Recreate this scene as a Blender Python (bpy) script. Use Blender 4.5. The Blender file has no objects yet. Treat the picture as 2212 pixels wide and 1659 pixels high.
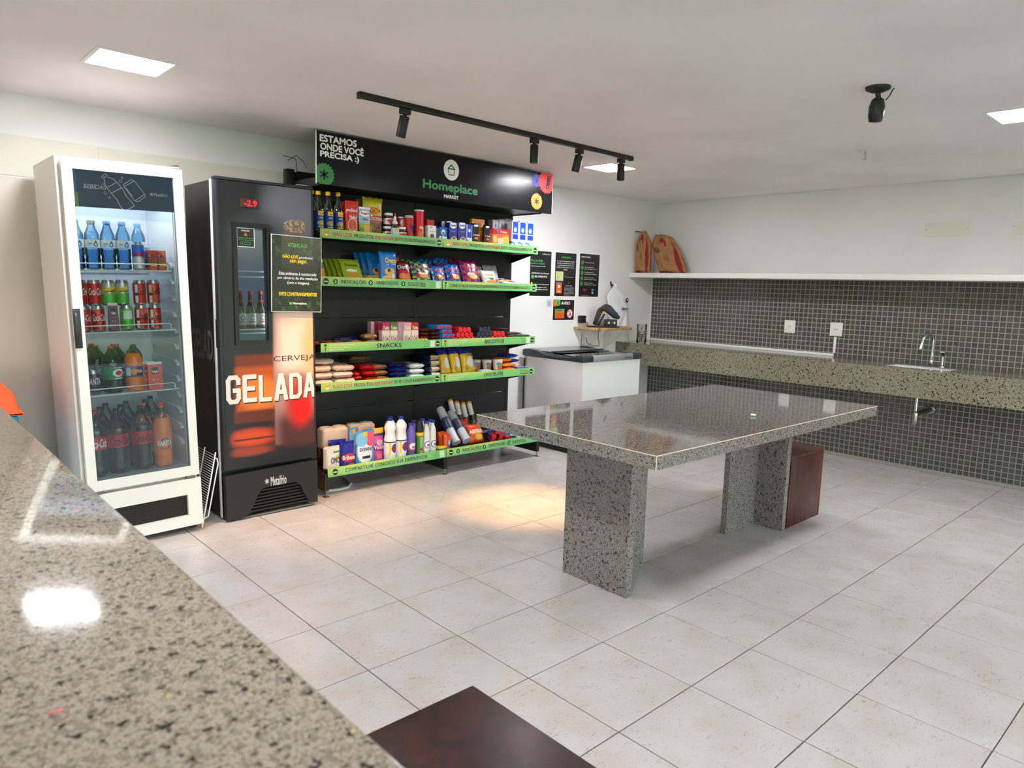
import bpy, bmesh, math, random
from mathutils import Vector, Matrix, noise
random.seed(7)
SC = bpy.context.scene
COL = SC.collection
PI = math.pi
SC.unit_settings.scale_length = 0.91      # one unit is 0.91 m

# ------------------------------------------------------------------ camera
F_PX = 1533.255
CAM = Vector((-1.40842, -4.09555, 1.51571))
YAW, PITCH, ROLL = 0.750778, 0.133076, -0.029597
_f = Vector((math.sin(YAW)*math.cos(PITCH), math.cos(YAW)*math.cos(PITCH), -math.sin(PITCH)))
_r0 = Vector((math.cos(YAW), -math.sin(YAW), 0))
_d0 = _f.cross(_r0)
_r = _r0*math.cos(ROLL) + _d0*math.sin(ROLL)
_d = _f.cross(_r)
cd = bpy.data.cameras.new('camera')
cd.sensor_width = 36.0
cd.lens = 36.0*F_PX/2212
cd.clip_start = .02
cd.dof.use_dof = True; cd.dof.focus_distance = 5.0; cd.dof.aperture_fstop = 8.0
cam = bpy.data.objects.new('camera', cd)
COL.objects.link(cam)
cam.matrix_world = Matrix(((_r.x, -_d.x, -_f.x, CAM.x), (_r.y, -_d.y, -_f.y, CAM.y), (_r.z, -_d.z, -_f.z, CAM.z), (0, 0, 0, 1)))
SC.camera = cam

# ------------------------------------------------------------------ world, sun, exposure
W = bpy.data.worlds.new('sky'); SC.world = W; W.use_nodes = True
_nt = W.node_tree
_bg = _nt.nodes['Background']
_sky = _nt.nodes.new('ShaderNodeTexSky'); _sky.sky_type = 'NISHITA'
_sky.sun_disc = False; _sky.sun_elevation = math.radians(48); _sky.sun_rotation = math.radians(10)
_sky.air_density = 1.6; _sky.dust_density = 4.0; _sky.ozone_density = .6
_nt.links.new(_sky.outputs[0], _bg.inputs[0])
_bg.inputs[1].default_value = .85
sl = bpy.data.lights.new('sun', 'SUN'); sl.energy = 1.0; sl.angle = .01; sl.color = (1, .96, .9)
so = bpy.data.objects.new('sun', sl); COL.objects.link(so)
so.rotation_euler = (math.radians(-42), 0, math.radians(-8))     # from behind the building, on to the lawn
SC.view_settings.view_transform = 'Standard'
SC.view_settings.look = 'None'
SC.view_settings.gamma = 1
SC.view_settings.use_curve_mapping = False
SC.view_settings.exposure = 1.1
LED_POWER = 62.0
SPOT_FLOOR, SPOT_SHELF = 230.0, 80.0

# ------------------------------------------------------------------ room numbers
XW, YB, H = 5.544, .987, 2.547             # right wall, back wall, ceiling
T = .45                                    # floor tile pitch
XC, ZC, ZCB = 4.917, .963, .731            # granite counter front, top, lower edge

def at(u, v, y=None, x=None, z=None):
    """the point of a plane x, y or z = const that the photograph shows at pixel u, v (2212 x 1659)"""
    d = _r*((u-1106)/F_PX) + _d*((v-829.5)/F_PX) + _f
    i, val = (0, x) if x is not None else (1, y) if y is not None else (2, z)
    return CAM + d*((val-CAM[i])/d[i])

# ------------------------------------------------------------------ materials
def lin(c):
    if isinstance(c, str):
        c = tuple(int(c[i:i+2], 16) for i in (0, 2, 4))
    return tuple(((x/255)/12.92 if x/255 <= .04045 else ((x/255+.055)/1.055)**2.4) for x in c) + (1,)
MATS = {}
def M(name, col=(200, 200, 200), rough=.5, metal=0., spec=.5, emit=0., ecol=None, coat=0.):
    if name in MATS: return MATS[name]
    m = bpy.data.materials.new(name); m.use_nodes = True
    b = m.node_tree.nodes['Principled BSDF']
    b.inputs['Base Color'].default_value = lin(col)
    b.inputs['Roughness'].default_value = rough
    b.inputs['Metallic'].default_value = metal
    b.inputs['Specular IOR Level'].default_value = spec
    b.inputs['Coat Weight'].default_value = coat
    if emit:
        b.inputs['Emission Color'].default_value = lin(ecol or col)
        b.inputs['Emission Strength'].default_value = emit
    MATS[name] = m
    return m
def nd(nt, typ, **kw):
    n = nt.nodes.new('ShaderNode'+typ)
    for k, v in kw.items(): setattr(n, k, v)
    return n
def mth(nt, op, a, b=None, clamp=False):
    n = nd(nt, 'Math', operation=op, use_clamp=clamp)
    for i, x in enumerate((a, b)):
        if x is None: continue
        if isinstance(x, (int, float)): n.inputs[i].default_value = x
        else: nt.links.new(x, n.inputs[i])
    return n.outputs[0]
def sstep(nt, x, a, b):
    n = nd(nt, 'MapRange', interpolation_type='SMOOTHSTEP')
    nt.links.new(x, n.inputs[0])
    n.inputs[1].default_value = a; n.inputs[2].default_value = b
    return n.outputs[0]
def mixc(nt, fac, a, b):
    n = nd(nt, 'Mix', data_type='RGBA')
    for s, x in ((n.inputs[0], fac), (n.inputs[6], a), (n.inputs[7], b)):
        if isinstance(x, (int, float)): s.default_value = x
        elif isinstance(x, tuple): s.default_value = x
        else: nt.links.new(x, s)
    return n.outputs[2]
def bump(nt, h, strength, dist=.002):
    n = nd(nt, 'Bump'); n.inputs['Strength'].default_value = strength; n.inputs['Distance'].default_value = dist
    nt.links.new(h, n.inputs['Height'])
    nt.links.new(n.outputs[0], nt.nodes['Principled BSDF'].inputs['Normal'])
def glassy(name, tint=(255, 255, 255), refl=1.0, rough=.0, ior=1.5):
    """thin clear sheet: lets light through, mirrors by angle"""
    if name in MATS: return MATS[name]
    m = bpy.data.materials.new(name); m.use_nodes = True; nt = m.node_tree; nt.nodes.clear()
    o = nd(nt, 'OutputMaterial'); mx = nd(nt, 'MixShader'); t = nd(nt, 'BsdfTransparent'); g = nd(nt, 'BsdfGlossy'); f = nd(nt, 'Fresnel')
    t.inputs[0].default_value = lin(tint); g.inputs['Roughness'].default_value = rough; f.inputs[0].default_value = ior
    g.inputs[0].default_value = (refl, refl, refl, 1)
    nt.links.new(f.outputs[0], mx.inputs[0]); nt.links.new(t.outputs[0], mx.inputs[1]); nt.links.new(g.outputs[0], mx.inputs[2]); nt.links.new(mx.outputs[0], o.inputs[0])
    MATS[name] = m
    return m
def P(name, base, layers, rough=.4, src='UV', spec=.5, metal=0., coat=0.):
    """printed surface: flat colour with printed shapes. src UV (0..1) or OBJ (metres, x and z)"""
    if name in MATS: return MATS[name]
    m = M(name, base, rough, metal, spec, coat=coat); nt = m.node_tree; b = nt.nodes['Principled BSDF']
    tc = nd(nt, 'TexCoord'); sp = nd(nt, 'SeparateXYZ')
    nt.links.new(tc.outputs['UV' if src == 'UV' else 'Object'], sp.inputs[0])
    X, Y = sp.outputs[0], sp.outputs[1 if src == 'UV' else 2]
    c = lin(base)
    for L in layers:
        k = L[0]
        if k == 'r':
            x0, x1, y0, y1, col = L[1:6]; s = L[6] if len(L) > 6 else .002
            f = mth(nt, 'MULTIPLY', mth(nt, 'MULTIPLY', sstep(nt, X, x0-s, x0+s), sstep(nt, X, x1+s, x1-s)), mth(nt, 'MULTIPLY', sstep(nt, Y, y0-s, y0+s), sstep(nt, Y, y1+s, y1-s)))
        elif k == 'e':
            cx, cy, rx, ry, col = L[1:6]; s = L[6] if len(L) > 6 else .06
            dx = mth(nt, 'DIVIDE', mth(nt, 'SUBTRACT', X, cx), rx); dy = mth(nt, 'DIVIDE', mth(nt, 'SUBTRACT', Y, cy), ry)
            f = sstep(nt, mth(nt, 'ADD', mth(nt, 'MULTIPLY', dx, dx), mth(nt, 'MULTIPLY', dy, dy)), 1+s, 1-s)
        elif k == 'g':
            ax, a0, a1, col = L[1:5]; f = sstep(nt, X if ax == 'x' else Y, a0, a1)
        elif k == 'd':      # diagonal half plane nx*x+ny*y > c
            nx, ny, cc, col = L[1:5]; s = L[5] if len(L) > 5 else .003
            f = sstep(nt, mth(nt, 'ADD', mth(nt, 'MULTIPLY', X, nx), mth(nt, 'MULTIPLY', Y, ny)), cc-s, cc+s)
        elif k == 's':      # stripes
            nx, ny, per, duty, col = L[1:6]
            w = mth(nt, 'FRACT', mth(nt, 'DIVIDE', mth(nt, 'ADD', mth(nt, 'MULTIPLY', X, nx), mth(nt, 'MULTIPLY', Y, ny)), per))
            f = mth(nt, 'LESS_THAN', w, duty)
        elif k == 'c':      # checks
            px, py, col = L[1:4]
            a = mth(nt, 'LESS_THAN', mth(nt, 'FRACT', mth(nt, 'DIVIDE', X, px)), .5); bb = mth(nt, 'LESS_THAN', mth(nt, 'FRACT', mth(nt, 'DIVIDE', Y, py)), .5)
            f = mth(nt, 'ABSOLUTE', mth(nt, 'SUBTRACT', a, bb))
        elif k == 'n':      # blotches
            sc, lo, hi, col = L[1:5]
            n = nd(nt, 'TexNoise'); n.inputs['Scale'].default_value = sc; n.inputs['Detail'].default_value = 4
            nt.links.new(tc.outputs['UV' if src == 'UV' else 'Object'], n.inputs[0]); f = sstep(nt, n.outputs[0], lo, hi)
            if len(L) > 5: f = mth(nt, 'MULTIPLY', f, L[5])
        elif k == 'm':      # blotches inside a box
            x0, x1, y0, y1, sc, lo, hi, col = L[1:9]; s = .01
            n = nd(nt, 'TexNoise'); n.inputs['Scale'].default_value = sc
            nt.links.new(tc.outputs['UV' if src == 'UV' else 'Object'], n.inputs[0]); f = sstep(nt, n.outputs[0], lo, hi)
            f = mth(nt, 'MULTIPLY', f, mth(nt, 'MULTIPLY', mth(nt, 'MULTIPLY', sstep(nt, X, x0-s, x0+s), sstep(nt, X, x1+s, x1-s)), mth(nt, 'MULTIPLY', sstep(nt, Y, y0-s, y0+s), sstep(nt, Y, y1+s, y1-s))))
        c = mixc(nt, f, c, lin(col))
    if not isinstance(c, tuple): nt.links.new(c, b.inputs['Base Color'])
    return m
def granite(name, cols, dark, scale, lo, hi, rough=.1, spec=.5):
    m = M(name, cols[0], rough, spec=spec); nt = m.node_tree; b = nt.nodes['Principled BSDF']
    tc = nd(nt, 'TexCoord')
    def nz(sc, det, rg=.6, src=None):
        n = nd(nt, 'TexNoise'); n.inputs['Scale'].default_value = sc; n.inputs['Detail'].default_value = det; n.inputs['Roughness'].default_value = rg
        nt.links.new(src or tc.outputs['Object'], n.inputs[0]); return n
    n0 = nz(scale*.8, 2)
    va = nd(nt, 'VectorMath', operation='MULTIPLY_ADD'); nt.links.new(n0.outputs['Color'], va.inputs[0]); va.inputs[1].default_value = (1.1/scale,)*3
    nt.links.new(tc.outputs['Object'], va.inputs[2])
    v = nd(nt, 'TexVoronoi'); v.inputs['Scale'].default_value = scale; nt.links.new(va.outputs[0], v.inputs['Vector'])
    sp = nd(nt, 'SeparateColor'); nt.links.new(v.outputs['Color'], sp.inputs[0])
    n1 = nz(scale*.7, 6, .7)
    val = mth(nt, 'ADD', mth(nt, 'MULTIPLY', sp.outputs[0], .4), mth(nt, 'MULTIPLY', sstep(nt, n1.outputs[0], .3, .7), .6))
    r = nd(nt, 'ValToRGB'); nt.links.new(val, r.inputs[0]); e = r.color_ramp.elements
    e[0].color = lin(cols[0]); e[0].position = .1; e[1].color = lin(cols[-1]); e[1].position = .9
    for i, cc in enumerate(cols[1:-1]): k = e.new(.1+.8*(i+1)/(len(cols)-1)); k.color = lin(cc)
    n2 = nz(scale*.42, 3, .6, va.outputs[0])
    c = mixc(nt, sstep(nt, n2.outputs[0], lo, hi), r.outputs[0], lin(dark))
    nt.links.new(c, b.inputs['Base Color'])
    return m

# ------------------------------------------------------------------ mesh builder
class MB:
    def __init__(s): s.v = []; s.f = []; s.m = []; s.uv = {}
    def add(s, vs, fs, m=0, uvs=None):
        o = len(s.v); s.v += [Vector(p) for p in vs]
        for f in fs: s.f.append(tuple(i+o for i in f)); s.m.append(m)
        if uvs:
            for i, q in enumerate(uvs): s.uv[o+i] = q
        return s
    def box(s, x0, x1, y0, y1, z0, z1, m=0, uv=False):
        vs = [(x0, y0, z0), (x1, y0, z0), (x1, y1, z0), (x0, y1, z0), (x0, y0, z1), (x1, y0, z1), (x1, y1, z1), (x0, y1, z1)]
        return s.add(vs, [(0, 3, 2, 1), (4, 5, 6, 7), (0, 1, 5, 4), (1, 2, 6, 5), (2, 3, 7, 6), (3, 0, 4, 7)], m, [(0, 0), (1, 0), (1, 0), (0, 0), (0, 1), (1, 1), (1, 1), (0, 1)] if uv else None)
    def lathe(s, prof, n=24, c=(0, 0, 0), uv=False):
        """prof: list of (r, z, material of the band above)"""
        o = len(s.v); zs = [p[1] for p in prof]; z0, z1 = min(zs), max(zs)
        for r, z, *_ in prof:
            for i in range(n):
                a = 2*PI*i/n - PI/2
                s.v.append(Vector((c[0]+r*math.cos(a), c[1]+r*math.sin(a), c[2]+z)))
                if uv: s.uv[len(s.v)-1] = (((i/n)+.5) % 1.0, (z-z0)/(z1-z0+1e-9))
        for k in range(len(prof)-1):
            mm = prof[k][2] if len(prof[k]) > 2 else 0
            for i in range(n):
                j = (i+1) % n
                s.f.append((o+k*n+i, o+k*n+j, o+(k+1)*n+j, o+(k+1)*n+i)); s.m.append(mm)
        if prof[0][0] > 1e-5: s.f.append(tuple(o+i for i in reversed(range(n)))); s.m.append(prof[0][2] if len(prof[0]) > 2 else 0)
        k = len(prof)-1
        if prof[k][0] > 1e-5: s.f.append(tuple(o+k*n+i for i in range(n))); s.m.append(prof[k-1][2] if len(prof[k-1]) > 2 else 0)
        return s
    def cyl(s, p, q, r, n=12, m=0, r2=None):
        p, q = Vector(p), Vector(q); d = (q-p).normalized(); r2 = r if r2 is None else r2
        a = d.orthogonal().normalized(); b = d.cross(a); o = len(s.v)
        for c, rr in ((p, r), (q, r2)):
            for i in range(n):
                t = 2*PI*i/n; s.v.append(c+a*(rr*math.cos(t))+b*(rr*math.sin(t)))
        for i in range(n):
            j = (i+1) % n; s.f.append((o+i, o+j, o+n+j, o+n+i)); s.m.append(m)
        s.f.append(tuple(o+i for i in reversed(range(n)))); s.m.append(m); s.f.append(tuple(o+n+i for i in range(n))); s.m.append(m)
        return s
    def tube(s, pts, r, n=8, m=0):
        pts = [Vector(p) for p in pts]; o = len(s.v); a = None
        for k, p in enumerate(pts):
            d = (pts[min(k+1, len(pts)-1)]-pts[max(k-1, 0)]).normalized()
            a = d.orthogonal().normalized() if a is None else (a-d*a.dot(d)).normalized()
            b = d.cross(a)
            for i in range(n):
                t = 2*PI*i/n; s.v.append(p+a*(r*math.cos(t))+b*(r*math.sin(t)))
        for k in range(len(pts)-1):
            for i in range(n):
                j = (i+1) % n; s.f.append((o+k*n+i, o+k*n+j, o+(k+1)*n+j, o+(k+1)*n+i)); s.m.append(m)
        s.f.append(tuple(o+i for i in reversed(range(n)))); s.m.append(m)
        k = len(pts)-1; s.f.append(tuple(o+k*n+i for i in range(n))); s.m.append(m)
        return s
    def prism(s, poly, a0, a1, axis='y', m=0):
        """polygon (two free axes in order) extruded along axis from a0 to a1"""
        n = len(poly); vs = []
        for a in (a0, a1):
            for p in poly:
                vs.append((a, p[0], p[1]) if axis == 'x' else (p[0], a, p[1]) if axis == 'y' else (p[0], p[1], a))
        fs = [tuple(range(n)), tuple(range(2*n-1, n-1, -1))]+[(i, i+n, (i+1) % n+n, (i+1) % n) for i in range(n)]
        return s.add(vs, fs, m)
    def build(s, name, mats, parent=None, loc=None, rot=None, smooth=None, bevel=0, seg=2):
        me = bpy.data.meshes.new(name); me.from_pydata([tuple(p) for p in s.v], [], s.f)
        for x in (mats if isinstance(mats, (list, tuple)) else [mats]): me.materials.append(x)
        me.polygons.foreach_set('material_index', s.m)
        if s.uv:
            ul = me.uv_layers.new(name='UVMap')
            for l in me.loops: ul.data[l.index].uv = s.uv.get(l.vertex_index, (0, 0))
        bm = bmesh.new(); bm.from_mesh(me)
        bmesh.ops.recalc_face_normals(bm, faces=bm.faces)
        if bevel: bmesh.ops.bevel(bm, geom=[e for e in bm.edges if len(e.link_faces) == 2 and e.calc_face_angle(0) > .6], offset=bevel, segments=seg, affect='EDGES', profile=.5)
        bm.to_mesh(me); bm.free()
        if smooth is None: smooth = 40 if (bevel or len(s.f) > 40) else 0
        if smooth:
            me.shade_smooth(); me.set_sharp_from_angle(angle=math.radians(smooth))
        return link(name, me, parent, loc, rot)
def link(name, me, parent=None, loc=None, rot=None):
    o = bpy.data.objects.new(name, me); COL.objects.link(o)
    if parent is not None: o.parent = parent
    if loc is not None: o.location = loc
    if rot is not None: o.rotation_euler = rot
    return o
def box(name, x0, x1, y0, y1, z0, z1, mat, parent=None, bevel=0, **k):
    return MB().box(x0, x1, y0, y1, z0, z1).build(name, mat, parent, bevel=bevel, **k)
def tag(o, label, cat, group=None):
    o['label'] = label; o['category'] = cat
    if group: o['group'] = group
    return o
def thing(name, label, cat, loc=(0, 0, 0), rot=(0, 0, 0), group=None):
    o = bpy.data.objects.new(name, None); COL.objects.link(o); o.empty_display_size = .05
    o.location = loc; o.rotation_euler = rot
    return tag(o, label, cat, group)
def struct(o):
    o['kind'] = 'structure'; return o
def dup(o, loc, rot=None, label=None):
    def cp(a, par):
        c = a.copy(); COL.objects.link(c)
        if par is not None: c.parent = par
        for ch in a.children: cp(ch, c)
        return c
    c = cp(o, None); c.location = loc
    if rot is not None: c.rotation_euler = rot
    if label: c['label'] = label
    return c

# ------------------------------------------------------------------ lettering
_TX = {}
def text_mesh(s, bold=0., shear=0.):
    k = (s, bold, shear)
    if k not in _TX:
        cu = bpy.data.curves.new('lettering', 'FONT'); cu.body = s; cu.size = 1; cu.offset = bold; cu.shear = shear; cu.resolution_u = 3
        cu.space_line = .95
        ob = bpy.data.objects.new('lettering', cu); me = ob.to_mesh()
        _TX[k] = ([v.co.copy() for v in me.vertices], [tuple(p.vertices) for p in me.polygons]); ob.to_mesh_clear()
        bpy.data.objects.remove(ob); bpy.data.curves.remove(cu)
    return _TX[k]
def letters(mb, s, x0, x1, z0, z1, y=0., m=0, bold=.012, shear=0., keep=False, fn=None, out=(0, -1, 0)):
    """fit the words s into the rectangle x0..x1, z0..z1 (local x,z; facing -y). keep: keep proportions, centred; fn maps (x,z)->point"""
    V, Fs = text_mesh(s, 0., shear)
    if not V: return mb
    strike = ((0, 0), (-bold, 0), (bold, 0), (0, -bold), (0, bold)) if bold > 0 else ((0, 0),)
    ax0, ax1 = min(v.x for v in V), max(v.x for v in V); ay0, ay1 = min(v.y for v in V), max(v.y for v in V)
    sx, sz = (x1-x0)/(ax1-ax0), (z1-z0)/(ay1-ay0)
    if keep:
        q = min(sx, sz); cx, cz = (x0+x1)/2, (z0+z1)/2; hx, hz = q*(ax1-ax0)/2, q*(ay1-ay0)/2
        x0, z0, sx, sz = cx-hx, cz-hz, q, q
    for ks, (kx, kz) in enumerate(strike):
        pts = [(x0+(v.x-ax0+kx)*sx, z0+(v.y-ay0+kz)*sz) for v in V]
        o = Vector(out)*(ks*.00012)
        mb.add([Vector(fn(a, b) if fn else (a, y, b))+o for a, b in pts], Fs, m)
    return mb
def words(parent, s, x0, x1, z0, z1, y, mat, name='lettering', **k):
    return letters(MB(), s, x0, x1, z0, z1, y, **k).build(name, mat, parent, smooth=0)
def disc(mb, cx, cz, r, y, m=0, n=24, rz=None):
    rz = rz or r
    return mb.add([(cx+r*math.cos(2*PI*i/n), y, cz+rz*math.sin(2*PI*i/n)) for i in range(n)], [tuple(range(n))], m)
def rect(mb, x0, x1, z0, z1, y, m=0):
    return mb.add([(x0, y, z0), (x1, y, z0), (x1, y, z1), (x0, y, z1)], [(0, 1, 2, 3)], m)
def star(mb, cx, cz, r, y, m=0, n=20, k=.86, rz=1.0, clip=None):
    pts = []
    for i in range(2*n):
        a = PI*i/n; q = r*(1 if i % 2 else k); x, z = cx+q*math.cos(a), cz+q*rz*math.sin(a)
        if clip: x = min(max(x, clip[0]), clip[1]); z = min(max(z, clip[2]), clip[3])
        pts.append((x, y, z))
    return mb.add(pts, [tuple(range(2*n))], m)
def bar(mb, p, q, w, y, m=0):
    """flat stroke from p to q (x,z)"""
    p, q = Vector(p), Vector(q); d = (q-p).normalized(); nrm = Vector((-d.y, d.x))*(w/2)
    return mb.add([(a.x, y, a.y) for a in (p-nrm, q-nrm, q+nrm, p+nrm)], [(0, 1, 2, 3)], m)
def stroke(mb, pts, w, y, m=0):
    for a, b in zip(pts[:-1], pts[1:]): bar(mb, a, b, w, y, m)
    return mb
def ring(mb, cx, cz, r, w, y, m=0, n=24, rz=None):
    rz = rz or r
    pts = [(cx+r*math.cos(2*PI*i/n), cz+rz*math.sin(2*PI*i/n)) for i in range(n+1)]
    return stroke(mb, pts, w, y, m)

WHITE = M('white_print', (245, 245, 242), .5)
BLACK = M('black_print', (14, 14, 15), .5)
# ================================================================== setting
def plaster(name, col, bs=.12):
    m = M(name, col, .85, spec=.2); nt = m.node_tree
    tc = nd(nt, 'TexCoord'); n = nd(nt, 'TexNoise'); n.inputs['Scale'].default_value = 35; n.inputs['Detail'].default_value = 5
    nt.links.new(tc.outputs['Object'], n.inputs[0]); bump(nt, n.outputs[0], bs, .002)
    n2 = nd(nt, 'TexNoise'); n2.inputs['Scale'].default_value = 1.3; nt.links.new(tc.outputs['Object'], n2.inputs[0])
    c2 = tuple(max(0, x-9) for x in col)
    nt.links.new(mixc(nt, sstep(nt, n2.outputs[0], .35, .75), lin(col), lin(c2)), nt.nodes['Principled BSDF'].inputs['Base Color'])
    return m
PL = plaster('white_plaster', (238, 237, 235))
PLC = plaster('ceiling_paint', (242, 236, 232), .06)
XL, YF0 = -6.2, -7.8                       # left wall, open front of the room
wall_back = struct(box('wall_back', XL-.2, XW+.2, YB, YB+.2, 0, H+.3, PL))
wall_right = struct(box('wall_right', XW+.0085, XW+.2, YF0, YB, 0, H+.3, PL))
wall_left = struct(box('wall_left', XL-.2, XL, -1.2, YB, 0, H+.3, PL))
struct(box('trim_left_beam', XL-.2, XL, YF0, -1.2, 2.42, H+.3, PL))
for yy in (-4.4, YF0+.1): struct(box('trim_left_post', XL-.2, XL, yy-.1, yy+.1, 0, 2.42, PL))
struct(box('trim_left_sill', XL-.2, XL, YF0, -1.2, 0, .45, PL))
ceiling = struct(box('ceiling', XL, XW, YF0-1.2, YB, H, H+.25, PLC))
lintel = struct(box('trim_front_beam', XL, XW, YF0-.1, YF0+.1, 2.42, H, PL))
for i, xx in enumerate((-3.4, .6, 4.2)):
    struct(box('trim_front_post', xx-.12, xx+.12, YF0-.1, YF0+.1, 0, 2.42, PL))
# ground outside
lawn = M('lawn_grass', (92, 128, 52), .9, spec=.1)
_n = lawn.node_tree; _tc = nd(_n, 'TexCoord'); _q = nd(_n, 'TexNoise'); _q.inputs['Scale'].default_value = 2.2; _q.inputs['Detail'].default_value = 6
_n.links.new(_tc.outputs['Object'], _q.inputs[0])
_n.links.new(mixc(_n, sstep(_n, _q.outputs[0], .35, .65), lin((74, 92, 52)), lin((104, 118, 74))), _n.nodes['Principled BSDF'].inputs['Base Color'])
struct(box('ground_lawn', -30, 30, -40, YF0-1.6, -.3, -.05, lawn))
struct(box('ground_patio', XL-.5, XW+.5, YF0-1.6, YF0, -.3, -.004, M('patio_concrete', (188, 182, 172), .85)))
struct(box('ground_lawn', -30, XL-.5, YF0-1.6, 12, -.3, -.05, lawn))
hedge = M('hedge_leaf', (52, 78, 38), .8, spec=.2)
for k, (hx, hw) in enumerate(((-12, 5.5), (-3, 4.2), (4, 3.6), (12, 5.2))):
    mb = MB(); rnd = random.Random(k)
    for i in range(900):
        a, b = rnd.uniform(0, 2*PI), math.acos(rnd.uniform(-.2, 1)); q = rnd.uniform(.75, 1.0)
        c = Vector((hx+hw*.5*q*math.sin(b)*math.cos(a), -17+1.6*q*math.sin(b)*math.sin(a), .3+(2.6+.7*(k % 2))*q*math.cos(b)))
        d = Vector((rnd.uniform(-1, 1), rnd.uniform(-1, 1), rnd.uniform(-1, 1))).normalized(); e = d.orthogonal().normalized()
        r = rnd.uniform(.16, .3); mb.add([c-d*r, c+e*r*.5, c+d*r, c-e*r*.5], [(0, 1, 2, 3)])
    o = mb.build('hedge', hedge, smooth=0); o['kind'] = 'stuff'
    tag(o, 'leafy green hedge on the lawn outside, %s of the row' % ('leftmost', 'second from left', 'second from right', 'rightmost')[k], 'hedge', 'garden hedges')

# floor: grout bed and tiles
grout = M('floor_grout', (96, 88, 80), .9)
floor = struct(box('floor', XL, XW, YF0, YB, -.05, -.003, grout))
tm = M('floor_ceramic', (205, 199, 190), .22, spec=.45)
nt = tm.node_tree; b_ = nt.nodes['Principled BSDF']
tc = nd(nt, 'TexCoord'); oi = nd(nt, 'ObjectInfo'); mp = nd(nt, 'VectorMath', operation='MULTIPLY_ADD')
cb = nd(nt, 'CombineXYZ')
nt.links.new(mth(nt, 'MULTIPLY', oi.outputs['Random'], 37.), cb.inputs[0]); nt.links.new(mth(nt, 'MULTIPLY', oi.outputs['Random'], 91.), cb.inputs[1])
nt.links.new(tc.outputs['Object'], mp.inputs[0]); mp.inputs[1].default_value = (1, 1, 1); nt.links.new(cb.outputs[0], mp.inputs[2])
st = nd(nt, 'Mapping'); st.inputs['Scale'].default_value = (26, 60, 1); st.inputs['Rotation'].default_value = (0, 0, .5); nt.links.new(mp.outputs[0], st.inputs[0])
v1 = nd(nt, 'TexNoise'); v1.inputs['Scale'].default_value = 1; v1.inputs['Detail'].default_value = 7; v1.inputs['Distortion'].default_value = 1.6; nt.links.new(st.outputs[0], v1.inputs[0])
v2 = nd(nt, 'TexNoise'); v2.inputs['Scale'].default_value = 5; v2.inputs['Detail'].default_value = 3; nt.links.new(mp.outputs[0], v2.inputs[0])
c = mixc(nt, sstep(nt, v2.outputs[0], .35, .7), lin((202, 195, 191)), lin((195, 185, 176)))
msk = mth(nt, 'MULTIPLY', sstep(nt, v1.outputs[0], .56, .70), sstep(nt, v2.outputs[0], .38, .62))
c = mixc(nt, mth(nt, 'MULTIPLY', msk, .55), c, lin((158, 138, 116)))
msk2 = mth(nt, 'MULTIPLY', sstep(nt, v1.outputs[0], .43, .33), sstep(nt, v2.outputs[0], .6, .4))
c = mixc(nt, mth(nt, 'MULTIPLY', msk2, .45), c, lin((150, 150, 150)))
nt.links.new(c, b_.inputs['Base Color'])
g = .0022
tile_me = MB().box(g, T-g, g, T-g, -.006, 0).build('tile', tm, floor, bevel=.0015, seg=1).data
bpy.data.objects.remove(bpy.data.objects['tile'])
rest = MB()
for i in range(-14, 13):
    for j in range(-3, 18):
        x0, y1 = i*T, -j*T; y0 = y1-T
        if x0 > XW-.02 or y0 > YB-.02 or y1 < YF0 or x0+T < XL: continue
        xe, ye = min(x0+T, XW), min(y1, YB)
        inview = -3 <= i <= 12 and y0 > -4.0 and (x0-CAM.x)*_f.x+(y0-CAM.y)*_f.y > .6 and abs((x0+.2-CAM.x)*_r0.x+(y0+.2-CAM.y)*_r0.y) < .85*((x0+.2-CAM.x)*_f.x+(y0+.2-CAM.y)*_f.y)+.5
        if inview and xe == x0+T and ye == y1: link('tile', tile_me, floor, (x0, y0, 0))
        elif inview: box('tile', g, xe-x0-g, g, ye-y0-g, -.006, 0, tm, floor, bevel=.0015, seg=1, loc=(x0, y0, 0))
        else: rest.box(max(x0, XL)+g, xe-g, max(y0, YF0)+g, ye-g, -.006, 0)
o = rest.build('floor_tiling', tm, floor, smooth=0); o['kind'] = 'stuff'

# mosaic on the right wall
mg = M('mosaic_grout', (158, 153, 144), .85)
mz1 = 1.69
mosaic = box('mosaic_bed', XW+.0035, XW+.0085, -4.6, YB-.004, 0, mz1, mg, wall_right)
mm = M('mosaic_glaze', (78, 80, 70), .2, spec=.5)
nt = mm.node_tree; oi = nd(nt, 'ObjectInfo'); tc = nd(nt, 'TexCoord'); gm = nd(nt, 'NewGeometry')
wn = nd(nt, 'TexWhiteNoise'); sn = nd(nt, 'VectorMath', operation='SNAP'); sn.inputs[1].default_value = (.0459,)*3
nt.links.new(gm.outputs['Position'], sn.inputs[0]); nt.links.new(sn.outputs[0], wn.inputs[0])
nt.links.new(mixc(nt, wn.outputs[0], lin((74, 74, 69)), lin((92, 92, 86))), nt.nodes['Principled BSDF'].inputs['Base Color'])
PT = .0461
y_start = YB-.006; rows0 = 1.6875
small = []
def mtile(mb, y0, y1, z0, z1):
    e = .0025
    mb.add([(.0035, y0, z0), (.0035, y1, z0), (.0035, y1, z1), (.0035, y0, z1), (0, y0+e, z0+e), (0, y1-e, z0+e), (0, y1-e, z1-e), (0, y0+e, z1-e)],
           [(4, 5, 6, 7), (0, 1, 5, 4), (1, 2, 6, 5), (2, 3, 7, 6), (3, 0, 4, 7)])
hg = .0038
one = MB(); mtile(one, -PT/2+hg, PT/2-hg, -PT/2+hg, PT/2-hg)
one_me = one.build('tile', mm, mosaic, smooth=0).data; bpy.data.objects.remove(bpy.data.objects[-1] if False else [o for o in mosaic.children][-1])
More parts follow.
